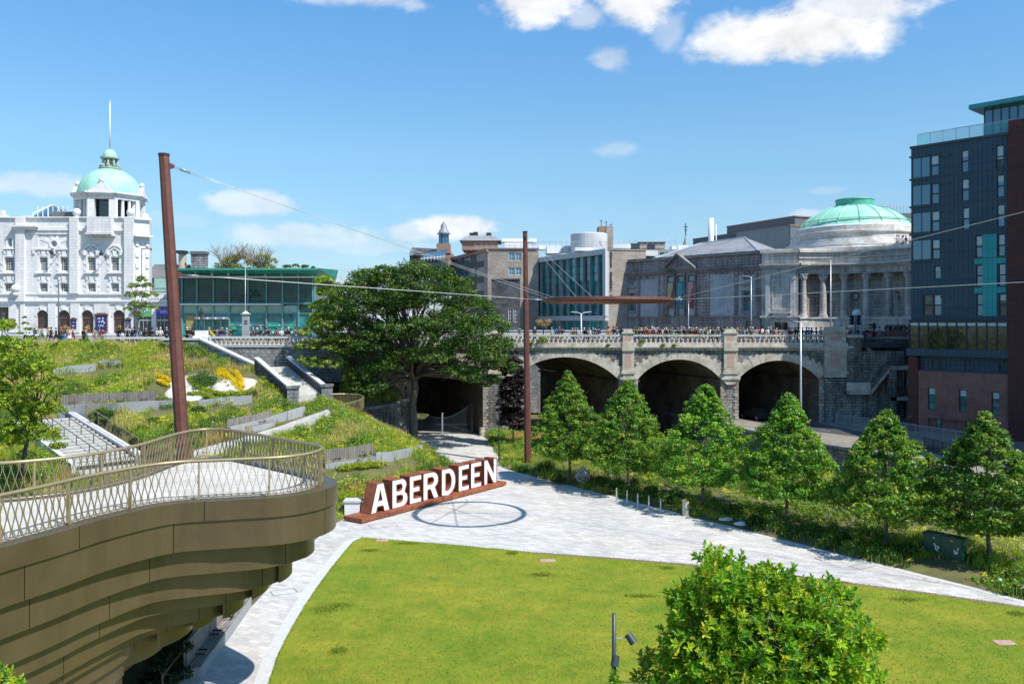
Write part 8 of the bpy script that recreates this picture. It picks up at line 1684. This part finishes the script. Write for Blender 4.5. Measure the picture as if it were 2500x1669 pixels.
def signal(label, px, Y, zt, two=True, pxo=0):
    p = Vector(((px-1250)/FPX*Y, Y, 10.9)); t = thing('traffic_light', label, 'traffic light', p); m = MB(); m.tube([p, Vector((p.x, p.y, zt))], .06, 8); m.build('pole', M['dark'], t)
    for s_ in ((-.36, .36) if two else (.3,)):
        m = MB(); m.box(p.x+s_-.2, p.x+s_+.2, Y-.15, Y+.15, zt-1.25, zt-.05); h = m.build('signal_head', M['dark'], t)
        for k in range(3): m = MB(); m.tube([(p.x+s_+(.2 if s_ > 0 else -.2), Y-.05, zt-.25-k*.38), (p.x+s_+(.38 if s_ > 0 else -.38), Y-.05, zt-.27-k*.38)], .12, 8); m.build('hood', M['dark'], h)
signal('dark traffic light pair in front of the lion plinth by the colonnade', 2088, 104, zof(768, 104)); signal('traffic light on the bridge left of the gallery banners', 1627, 106, zof(766, 106)); signal('single traffic light at the corner of the pavilion', 1822, 107, zof(780, 107), False)
pl_ = W(605, 812, 98.5); t = thing('stone_gatepost', 'tall pale stone pillar with dark plaques in front of the glass building', 'pillar', (pl_.x, 98.5, 10.9)); m = MB(); x0 = W(592, 0, 98.5).x; x1 = W(607, 0, 98.5).x; m.box(x0, x1, 98.3, 98.9, 10.9, zof(768, 98.5)); m.box(x0-.12, x1+.12, 98.2, 99, zof(768, 98.5), zof(765, 98.5)); m.build('shaft', M['conc'], t); m = MB(); m.mesh([(x0, 98.3, zof(765, 98.5)), (x1, 98.3, zof(765, 98.5)), (x1, 98.9, zof(765, 98.5)), (x0, 98.9, zof(765, 98.5)), ((x0+x1)/2, 98.6, zof(758, 98.5))], [(0, 1, 4), (1, 2, 4), (2, 3, 4), (3, 0, 4)]); m.build('cap', M['wtrim'], t); m = MB()
for yy in (782, 788): m.box((x0+x1)/2-.1, x1-.08, 98.27, 98.299, zof(yy+3, 98.5), zof(yy, 98.5))
m.build('plaque', M['darkb'], t)
# lion on plinth seen from behind in front of the colonnade
lp_ = Vector(((2092-1250)/FPX*106, 106, 10.9)); t = thing('lion_statue', 'white granite seated lion on a pedestal before the colonnade', 'statue', lp_); m = MB(); zt2 = zof(797, 106); m.box(lp_.x-.85, lp_.x+.85, 105.4, 106.8, 10.9, zt2-.15); m.box(lp_.x-.95, lp_.x+.95, 105.3, 106.9, zt2-.15, zt2); m.build('pedestal', M['wtrim'], t)
m = MB(); zz_ = zt2; m.lathe((lp_.x, 106.1, zz_), [(.7, 0), (.74, .25), (.66, .7), (.5, 1.1), (.44, 1.35), (.5, 1.6), (.46, 1.85), (.28, 2.05), (.0, 2.1)], 16)
for sx in (-.42, .42): m.sphere((lp_.x+sx, 105.8, zz_+.3), .33, 7); m.tube([(lp_.x+sx*.7, 105.7, zz_+1.2), (lp_.x+sx*.75, 105.35, zz_+.1)], [.17, .13], 7); m.sphere((lp_.x+sx*.7, 106.0, zz_+2.02), .1, 5)
m.tube([(lp_.x+.5, 106.2, zz_+.15), (lp_.x+.75, 106.1, zz_+.2), (lp_.x+.8, 105.9, zz_+.5)], .07, 5); m.build('lion', M['wtrim'], t, smooth=True)
# flower tower
p = W(1327, 803, 101.2); t = thing('flower_planter', 'two headed hanging flower planter blooming above the balustrade', 'planter', (p.x, 101.2, 10.9)); m = MB(); m.tube([(p.x, 101.2, 10.9), (p.x, 101.2, zof(795, 101.2))], .06, 6); m.build('pole', M['dark'], t); base = np.array((p.x, 101.2, 10.9))
cs_ = np.array([(p.x+dx, 101.2, zof(py, 101.2)) for dx, py in ((-.62, 784), (-.3, 786), (.35, 785), (.68, 784), (-.1, 793), (.15, 795), (-.5, 789), (.5, 790))]); P, N = blob_leaves(cs_, np.full(8, .36), 130, .9, .6); quads('flowers', leaves(P-base, N, .06, .7, .1), pick_cols(len(P), [(.5, .33, .1), (.6, .25, .2), (.2, .3, .05), (.55, .5, .35), (.45, .03, .08)], [2, 1.5, 2, 2, .8], .15), M['cover'], t)
# ---- iron gate in the first arch
t = thing('iron_gate', 'black wrought iron double gate with swept tops closing the arch', 'gate', (-7.4, 99.6, 0)); gy = 101.5; gl_, gr_ = W(1018, 0, gy).x, W(1150, 0, gy).x; gc = W(1080, 0, gy).x
for s_, (a, b) in enumerate(((gl_, gc), (gc, gr_))):
    m = MB(); n = int((b-a)/.13)
    for i in range(n+1):
        x = a+(b-a)*i/n; f = abs(x-gc)/max(abs(b-a), 1e-3); h = 2.0+(1.7 if s_ else .6)*f**1.8; m.box(x-.014, x+.014, gy-.014, gy+.014, .08, h); m.sphere((x, gy, h), .03, 3)
    m.box(a, b, gy-.03, gy+.03, .1, .17); m.box(a, b, gy-.03, gy+.03, 1.1, 1.16); m.tube([(a+(b-a)*i/12, gy, 1.85+(1.7 if s_ else .6)*(abs(a+(b-a)*i/12-gc)/abs(b-a))**1.8) for i in range(13)], .035, 5); m.tube([(a+(b-a)*i/10, gy, .15+.9*math.sin(PI*i/20 if not s_ else PI/2-PI*i/20)) for i in range(11)], .03, 5); m.build('gate_leaf', M['darkb'], t)
m = MB(); m.box(gc-.08, gc+.08, gy-.08, gy+.08, 0, 2.35); m.sphere((gc, gy, 2.42), .1, 5); m.build('centre_post', M['galv'], t); m = MB(); m.box(gr_, gr_+.25, gy-.1, gy+.15, 0, 3.7); m.build('end_post', M['dark'], t)
# low iron fence behind the lime trees
railing_run([(34.2, 66), (35.4, 60), (36.2, 54), (36.6, 48)], 'low dark iron fence behind the planting near the cabinet', 1.1, 'dark', -1.1, 'iron_fence')
# car under the third arch
def car(label, x, y, z, rz, col):
    t = thing('parked_car', label, 'car', (x, y, z)); R_ = Matrix.Rotation(rz, 3, 'Z'); o_ = Vector((x, y, z)); tr = lambda q: o_+R_@Vector(q)
    prof3 = [(-2.1, .35), (-2.15, .75), (-1.9, .95), (-1.2, 1.0), (-.6, 1.42), (.7, 1.45), (1.4, 1.02), (2.05, .95), (2.15, .6), (2.1, .3)]; m = MB(); k = len(prof3); vs = [tr((a, -.85 if 0 < i < 9 else -.8, b)) for i, (a, b) in enumerate(prof3)]+[tr((a, .85, b)) for a, b in prof3]; m.mesh(vs, [tuple(range(k)), tuple(range(2*k-1, k-1, -1))]+[(i, (i+1) % k, k+(i+1) % k, k+i) for i in range(k)]); m.build('body', col, t)
    m = MB(); g_ = [(-.55, 1.05), (-.45, 1.36), (.6, 1.38), (1.05, 1.05)]
    for sy in (-.86, .86): m.face([tr((a, sy, b)) for a, b in g_])
    m.build('side_window', M['gdark'], t)
    for wx in (-1.35, 1.35):
        for wy in (-.85, .85):
            m = MB(); m.tube([tr((wx, wy-.1, .32)), tr((wx, wy+.1, .32))], .32, 16); wh = m.build('wheel', M['dark'], t); m = MB(); s2 = .105 if wy > 0 else -.105; m.tube([tr((wx, wy+s2, .32)), tr((wx, wy+s2*1.05, .32))], .19, 10); m.build('rim', M['galv'], wh)
    for wy in (-.6, .6): m = MB(); m.sphere(tr((2.12, wy, .68)), .12, 5); m.build('headlight', M['wmet'], t)
car('dark car emerging from the shadow under the right hand arch', 29.6, 103.5, 1.5, math.radians(112), M['dark'])
# ================================================================ PEOPLE
def skin_mesh(name, verts, edges, radii, root=0, sub=1):
    me = bpy.data.meshes.new(name); me.from_pydata(verts, edges, []); ob = bpy.data.objects.new(name, me); S.collection.objects.link(ob); md = ob.modifiers.new('s', 'SKIN'); md.use_smooth_shade = True; md.branch_smoothing = .6
    for i, r in enumerate(radii): me.skin_vertices[0].data[i].radius = (r, r) if not isinstance(r, tuple) else r; me.skin_vertices[0].data[i].use_root = (i == root)
    if sub: ob.modifiers.new('b', 'SUBSURF').levels = sub
    dg = bpy.context.evaluated_depsgraph_get(); m2 = bpy.data.meshes.new_from_object(ob.evaluated_get(dg)); bpy.data.objects.remove(ob); bpy.data.meshes.remove(me); m2.name = name
    return m2
def chain(V, E, Rr, start, pts):
    i = start
    for p, r in pts: V.append(p); Rr.append(r); E.append((i, len(V)-1)); i = len(V)-1
    return i
def arm(V, E, Rr, sh, side, pose):
    s_ = side
    if pose == 'down': el, ha = (s_*.26, .02, 1.12), (s_*.27, -.10, .88)
    elif pose == 'rail': el, ha = (s_*.27, -.10, 1.15), (s_*.14, -.34, 1.08)
    elif pose == 'swing': el, ha = (s_*.25, s_*.12, 1.14), (s_*.25, s_*.22-.10, .92)
    else: el, ha = (s_*.27, -.18, 1.22), (s_*.08, -.30, 1.50)
    a = chain(V, E, Rr, sh, [((s_*.19, .0, 1.40), .062), (el, .045), (ha, .032)])
    h = Vector(ha); d = (h-Vector(el)).normalized(); w_ = d.cross(Vector((0, 1, 0)) if abs(d.y) < .8 else Vector((0, 0, 1))).normalized()
    pm = chain(V, E, Rr, a, [(tuple(h+d*.07), (.034, .018))])
    for k, (o_, l_) in enumerate(((-.028, .062), (-.01, .075), (.01, .07), (.028, .055))):
        b0 = h+d*.105+w_*o_; chain(V, E, Rr, pm, [(tuple(b0), .009), (tuple(b0+d*l_*.5+Vector((0, -.012, 0))), .008), (tuple(b0+d*l_*.85+Vector((0, -.03, 0))), .007)])
    chain(V, E, Rr, a, [(tuple(h+d*.045+w_*.045), .010), (tuple(h+d*.08+w_*.06), .009)])
def person_set(pose, legs):
    V = [(0, 0, .95)]; E = []; Rr = [(.145, .10)]
    c = chain(V, E, Rr, 0, [((0, 0, 1.12), (.125, .09)), ((0, 0, 1.28), (.15, .10)), ((0, .01, 1.40), (.12, .08))]); n = chain(V, E, Rr, c, [((0, .01, 1.49), .055), ((0, 0, 1.58), .075), ((0, 0, 1.67), .09), ((0, 0, 1.75), .06)])
    chain(V, E, Rr, n-1, [((0, -.1, 1.655), .018)])
    for s_ in (-1, 1):
        arm(V, E, Rr, c, s_, pose); st = .0 if legs == 'stand' else s_*.20
        chain(V, E, Rr, 0, [((s_*.095, -st*.1, .88), .095), ((s_*.10, -st*.7-.01, .50), .062), ((s_*.10, -st+(.06 if st else 0), .09), .042), ((s_*.105, -st-.10, .04), .038)])
    body = skin_mesh('body', V, E, Rr)
    # garments follow the same skeleton, a little thicker
    V = [(0, 0, .92)]; E = []; Rr = [(.165, .125)]; c = chain(V, E, Rr, 0, [((0, 0, 1.12), (.15, .115)), ((0, 0, 1.28), (.175, .125)), ((0, .01, 1.41), (.13, .10)), ((0, .01, 1.46), (.07, .07))]); c -= 1
    for s_ in (-1, 1):
        if pose == 'down': el, ha = (s_*.26, .02, 1.12), (s_*.27, -.08, .93)
        elif pose == 'rail': el, ha = (s_*.27, -.10, 1.15), (s_*.17, -.28, 1.10)
        elif pose == 'swing': el, ha = (s_*.25, s_*.12, 1.14), (s_*.25, s_*.19-.07, .98)
        else: el, ha = (s_*.27, -.18, 1.22), (s_*.12, -.27, 1.43)
        chain(V, E, Rr, c, [((s_*.195, 0, 1.39), .078), (el, .062), (ha, .05)])
    top = skin_mesh('jacket', V, E, Rr)
    V = [(0, 0, .97)]; E = []; Rr = [(.155, .115)]
    for s_ in (-1, 1): st = .0 if legs == 'stand' else s_*.20; chain(V, E, Rr, 0, [((s_*.095, -st*.1, .86), .112), ((s_*.10, -st*.7-.01, .50), .08), ((s_*.10, -st+(.05 if st else 0), .12), .062)])
    tr = skin_mesh('trousers', V, E, Rr)
    return body, top, tr
mk = MB(); mk.lathe((0, 0, 0), [(.15, .98), (.17, .9), (.22, .75), (.27, .52)], 20); _k = mk.build('kilt', M['cloth'], smooth=True); kilt_me = _k.data; bpy.data.objects.remove(_k)
def hair_mesh(nm, long):
    mb = MB(); pr_ = [(.0, 1.80), (.06, 1.795), (.1, 1.76), (.112, 1.70), (.108, 1.64)]+([(.12, 1.55), (.11, 1.46)] if long else [(.09, 1.60)])
    n = 16; vs = []; fs = []
    for (r, z) in pr_:
        for j in range(n): a = 2*PI*j/n; f = 1.0; x, y = r*math.cos(a), r*math.sin(a)+.015; y = max(y, -.075 if z < 1.7 else -.2) if z > 1.69 else max(y, -.0); vs.append((x, y, z))
    for i in range(len(pr_)-1):
        for j in range(n): fs.append((i*n+j, (i+1)*n+j, (i+1)*n+(j+1) % n, i*n+(j+1) % n))
    mb.mesh(vs, fs)
    for sx in (-.035, .035): mb.sphere((sx, -.083, 1.685), .011, 4)     # eyes and brows share the hair's dark tone
    mb.box(-.03, .03, -.087, -.08, 1.615, 1.62); o = mb.build(nm, M['cloth'], smooth=True); me = o.data; bpy.data.objects.remove(o); return me
hairs = [hair_mesh('hair', 0), hair_mesh('hair', 1)]
mk = MB(); mk.lathe((0, 0, 0), [(.001, 1.84), (.09, 1.82), (.125, 1.77), (.115, 1.71)], 16); _k = mk.build('cap', M['cloth'], smooth=True); cap_me = _k.data; bpy.data.objects.remove(_k)
SETS = {'stand': person_set('down', 'stand'), 'rail': person_set('rail', 'stand'), 'walk': person_set('swing', 'walk'), 'shoot': person_set('shoot', 'stand')}
for ms in SETS.values():
    for k, m_ in enumerate(ms):
        m_.materials.clear(); m_.materials.append(M['skin'] if k == 0 else M['cloth'])
        if 'UVMap' not in m_.uv_layers: pass
CL = {'white': (.72, .72, .70), 'black': (.012, .013, .018), 'navy': (.02, .03, .09), 'red': (.45, .04, .03), 'green': (.02, .14, .06), 'blue': (.06, .16, .42), 'grey': (.25, .26, .27), 'khaki': (.30, .24, .12), 'orange': (.6, .22, .04), 'pink': (.65, .35, .38), 'pale blue': (.38, .5, .62), 'maroon': (.16, .02, .03), 'yellow': (.65, .5, .05), 'brown': (.16, .09, .05)}
SKN = [(.48, .28, .19), (.42, .24, .16), (.52, .32, .23), (.30, .16, .10)]; HC_ = {'dark': (.015, .012, .01), 'grey': (.35, .34, .33), 'fair': (.30, .19, .08), 'white': (.6, .6, .58), 'red': (.20, .07, .03)}
def person(px, Y, zf, rz, top, bot, kind, label, group, hair='dark', cap=None, kilt=False, long=False, sc=1.0):
    X_ = (px-1250)/FPX*Y; b, j, tr = SETS[kind]; o = bpy.data.objects.new('person', b); S.collection.objects.link(o); o.location = (X_, Y, zf); o.rotation_euler = (0, 0, rz); o.scale = (sc, sc, sc); o.color = (*random.choice(SKN), 1); tag(o, label, 'person', group)
    def kid(nm, me, col): c = bpy.data.objects.new(nm, me); S.collection.objects.link(c); c.parent = o; c.color = (*col, 1); return c
    kid('jacket', j, CL[top]); kid('kilt', kilt_me, CL[bot]) if kilt else kid('trousers', tr, CL[bot]); kid('hair', hairs[1 if long else 0], HC_[hair])
    if cap: kid('cap', cap_me, CL[cap])
    return o
random.seed(31); PG = 'crowd watching from the street and bridge'; used = set()
def uniq(base, where, n0):
    base = base.replace('person in ', 'person in ')
    s_ = base+' '+where
    if s_ not in used: used.add(s_); return s_
    for w in n0:
        t_ = base+' '+w+' '+where
        if t_ not in used: used.add(t_); return t_
    k = 2
    ords = ['second', 'third', 'fourth', 'fifth', 'sixth', 'seventh', 'eighth', 'ninth', 'tenth']
    for w in ords:
        t_ = w+' '+base.replace(' with ', ', ')+' '+where
        if t_ not in used: used.add(t_); return t_
    t_ = base+' '+where; return t_
# terrace in front of the theatre (kilted marchers walking right, spectators with their backs to us)
L_ = [(62, 98, 'pale blue', 'black', 'walk', 'grey', None, 0, 'pale blue shirt bending over'), (84, 98, 'blue', 'khaki', 'walk', 'dark', 'blue', 0, 'bright blue top and cap'), (103, 102, 'khaki', 'green', 'walk', 'red', 'maroon', 1, 'khaki jacket, green kilt and bonnet'), (118, 102.5, 'khaki', 'khaki', 'walk', 'fair', 'khaki', 0, 'plain khaki uniform'), (125, 101.5, 'navy', 'navy', 'walk', 'dark', 'black', 1, 'dark uniform and kilt'), (137, 102, 'black', 'black', 'walk', 'dark', None, 1, 'black outfit beside the lamp post'),
 (149, 100, 'brown', 'navy', 'stand', 'fair', None, 0, 'brown top and jeans'), (156, 100, 'navy', 'blue', 'stand', 'red', None, 0, 'navy top and blue jeans'), (165, 103, 'khaki', 'khaki', 'walk', 'red', 'khaki', 0, 'khaki shirt behind a white skirted marcher'), (170, 100, 'pink', 'white', 'walk', 'fair', None, 1, 'pink top and full white skirt'), (178, 102.5, 'khaki', 'maroon', 'walk', 'red', 'maroon', 1, 'khaki top and red kilt'), (204, 100, 'black', 'black', 'stand', 'dark', None, 0, 'black clothes stooping in front of a door'), (210, 103, 'khaki', 'green', 'walk', 'red', 'orange', 1, 'khaki jacket and orange bonnet'), (232, 99.5, 'khaki', 'grey', 'stand', 'dark', None, 0, 'sandy coat left of the red backpack'), (243, 102.5, 'brown', 'khaki', 'walk', 'red', 'brown', 0, 'brown uniform by the large poster'), (251, 99.5, 'maroon', 'grey', 'stand', 'dark', None, 0, 'dark red backpack and grey trousers'),
 (289, 98.6, 'black', 'navy', 'stand', 'dark', None, 0, 'black top left of the stone pier'), (311, 98.8, 'black', 'navy', 'stand', 'white', None, 0, 'black suit with white hair'), (322, 98.9, 'black', 'navy', 'rail', 'grey', None, 0, 'black blazer beside the slender tree'), (328, 98.6, 'navy', 'blue', 'stand', 'red', 'maroon', 0, 'navy blazer and red beret'), (341, 98.8, 'pale blue', 'blue', 'stand', 'fair', None, 0, 'pale blue top right of the slender tree'), (356, 98.9, 'black', 'black', 'stand', 'grey', None, 0, 'dark suit before the glass doors'), (371, 98.7, 'black', 'black', 'stand', 'dark', 'black', 0, 'black suit and black cap'), (383, 98.6, 'white', 'black', 'rail', 'grey', None, 0, 'white jacket leaning on the balustrade'), (392, 98.8, 'white', 'grey', 'stand', 'white', None, 0, 'white shirt with white hair near the mast'), (407, 99.5, 'navy', 'navy', 'stand', 'grey', None, 0, 'navy suit just left of the leaning mast')]
for (px, Y, a, b, k, h, cp, kl, desc) in L_: person(px, Y, 10.9, PI/2+random.uniform(-.3, .3) if k == 'walk' else random.uniform(-.5, .5)+PI, a, b, k, 'person in '+desc+' in front of the theatre', 'people in front of the theatre', h, cp, bool(kl), sc=random.uniform(.96, 1.03))
# in front of the glass building
R_ = [(457, 'black', 'white', 0), (464, 'black', 'grey', 0), (471, 'maroon', 'dark', 0), (511, 'navy', 'grey', 0), (523, 'black', 'dark', 'black'), (530, 'pale blue', 'dark', 0), (537, 'black', 'fair', 'black'), (543, 'navy', 'grey', 0), (554, 'grey', 'white', 0), (562, 'black', 'red', 'maroon'), (600, 'navy', 'fair', 0), (618, 'black', 'grey', 0), (628, 'navy', 'white', 0), (637, 'black', 'grey', 0), (650, 'black', 'dark', 'black'), (657, 'black', 'red', 'maroon'), (675, 'maroon', 'dark', 0), (687, 'white', 'grey', 0), (698, 'black', 'grey', 'navy'), (705, 'black', 'white', 0), (722, 'navy', 'red', 0), (731, 'black', 'dark', 'black')]
marks = ['at the left corner of the glass front', 'second from the left corner of the glass front', 'leaning beside the stone plinth', 'just right of the stone plinth', 'under the slanting yellow flag', 'under the entrance sign', 'before the entrance doors', 'right of the entrance doors', 'below the green sign', 'behind the balustrade left of the stone pillar', 'beside the white flagpole', 'right of the stone pillar', 'right of the stone pillar among three', 'near the middle of the long sign strip', 'left of the middle signs', 'below the middle green sign', 'alone in dark red below the sign strip', 'in the gap right of the middle signs', 'toward the right end of the sign strip', 'by the right green sign', 'at the right end beside the leafy tree', 'last one before the leafy tree']
for i, (px, c_, h, cp) in enumerate(R_): person(px, 99+random.random()*1.2, 10.9, PI+random.uniform(-.6, .6), c_, random.choice(['navy', 'black', 'grey', 'blue']), random.choice(['stand', 'stand', 'rail']), 'person in %s top with %s hair %s' % (c_, h, marks[i]), PG, h, cp or None, sc=random.uniform(.94, 1.03))
# along the bridge
BX = [(1269, 'green', 'dark'), (1305, 'black', 'grey'), (1347, 'white', 'grey'), (1357, 'blue', 'dark'), (1366, 'navy', 'fair'), (1373, 'black', 'dark'), (1397, 'grey', 'grey'), (1404, 'brown', 'fair'), (1410, 'white', 'grey'), (1426, 'black', 'white'), (1432, 'navy', 'dark'), (1438, 'white', 'fair'), (1448, 'pale blue', 'grey'), (1453, 'grey', 'dark'), (1462, 'navy', 'dark'), (1486, 'orange', 'dark'), (1498, 'black', 'dark'), (1506, 'grey', 'fair'), (1516, 'navy', 'dark'), (1520, 'black', 'dark')]
x = 1548
cols = ['khaki', 'black', 'red', 'black', 'brown', 'white', 'navy', 'green', 'black', 'grey', 'white', 'black', 'navy', 'green', 'black', 'grey', 'pale blue']
while x < 1955: BX.append((x, random.choice(cols), random.choice(['dark', 'grey', 'fair', 'white', 'red']))); x += random.choice([4, 4.5, 5, 6, 8]) if x < 1800 else random.choice([6, 8, 10])
BX += [(1959, 'navy', 'dark'), (1969, 'navy', 'dark'), (1975, 'blue', 'dark'), (1981, 'black', 'fair'), (1993, 'navy', 'dark'), (2004, 'orange', 'red'), (2067, 'white', 'fair'), (2073, 'red', 'grey'), (2078, 'red', 'fair'), (2094, 'navy', 'dark'), (2112, 'navy', 'fair'), (2118, 'black', 'grey'), (2125, 'red', 'dark'), (2147, 'grey', 'dark')]
def bridge_where(px):
    for lim, w in [(1285, 'on the bridge left of the slim mast'), (1320, 'left of the flower planter'), (1385, 'right of the flower planter'), (1418, 'left of the white twin lamp'), (1445, 'at the white twin lamp'), (1475, 'right of the white twin lamp'), (1530, 'left of the middle pillar'), (1580, 'on the bridge right of the middle pillar'), (1620, 'below the small stained window'), (1660, 'on the bridge by the banners'), (1700, 'on the bridge below the banners'), (1755, 'below the blank gallery wall'), (1800, 'behind the right pillar'), (1850, 'below the stained glass window'), (1900, 'in front of the pavilion'), (1955, 'before the dark doorway'), (2010, 'left of the wide end pier'), (2100, 'on the bridge around the lion plinth'), (2300, 'at the head of the open staircase')]:
        if px < lim: return w
tones = ['half hidden', 'standing close', 'partly turned', 'slightly taller', 'slightly shorter', 'at the back']
for i, (px, c_, h) in enumerate(BX):
    Y_ = 101.3+random.random()*2.6 if px != 1269 else 113; cp = random.choice([None, None, None, None, 'maroon', 'green', 'black']) if 1545 < px < 1955 else None; base = 'person in %s with %s' % (c_, (cp+' cap') if cp else (h+' hair'))
    person(px, Y_, 10.95, random.uniform(-1.2, 1.2)+(PI if px < 1540 else PI/2*random.choice([1, -1, 2])), c_, random.choice(['navy', 'black', 'grey', 'blue', 'khaki']), random.choice(['stand', 'walk', 'stand', 'rail']), uniq(base, bridge_where(px), []), 'crowd along the bridge balustrade', h, cp, kilt=random.random() < .2, long=random.random() < .3, sc=random.uniform(.92, 1.04))
person(2134, 100.9, 11.3, PI*.85, 'black', 'black', 'shoot', 'person in black holding a big camera up at the head of the open staircase', PG, 'dark', 'black', sc=1.05)
m = MB(); q = Vector(((2134-1250)/FPX*100.9, 100.9, 12.95)); m.box(q.x-.5, q.x+.15, 100.6, 100.95, 12.85, 13.1); m.tube([(q.x-.45, 100.75, 12.97), (q.x-.72, 100.7, 13.02)], .09, 8); tag(m.build('video_camera', M['dark'], org=q), 'large black video camera shouldered at the staircase head', 'camera')
for i, (px, c_) in enumerate([(2190, 'pale blue'), (2195, 'pink'), (2203, 'white'), (2206, 'white'), (2212, 'navy'), (2222, 'white')]): person(px, 118.5+random.random(), 23.65, random.uniform(-.8, .8), c_, 'grey', 'stand', ['leftmost visitor in pale blue on the gallery roof terrace', 'visitor in pink on the gallery roof terrace', 'visitor in white nearest the middle of the roof terrace', 'visitor in white just left of the one in navy on the roof terrace', 'visitor in navy on the gallery roof terrace', 'visitor in white at the right end of the roof terrace'][i], 'visitors on the gallery roof terrace', random.choice(['dark', 'fair']), sc=.97)
# flag carried at an angle
m = MB(); a = W(507, 797, 98.2); b = W(531, 823, 98.2); m.tube([a, b], .02, 5); t = thing('slanted_flag', 'furled yellow and blue flag held slanting before the glass doors', 'flag', b); m.build('flag_pole', M['brown'], t)
m = MB(); d = b-a; n = Vector((d.z, 0, -d.x)).normalized(); pts = [a+d*.05, a+d*.45+n*.30, a+d*.9+n*.22, a+d*.8]; m.face(pts); m.face([p+Vector((0, .02, 0)) for p in pts][::-1]); m.build('flag_cloth', colm('flag_yellow', (.6, .5, .05)), t)
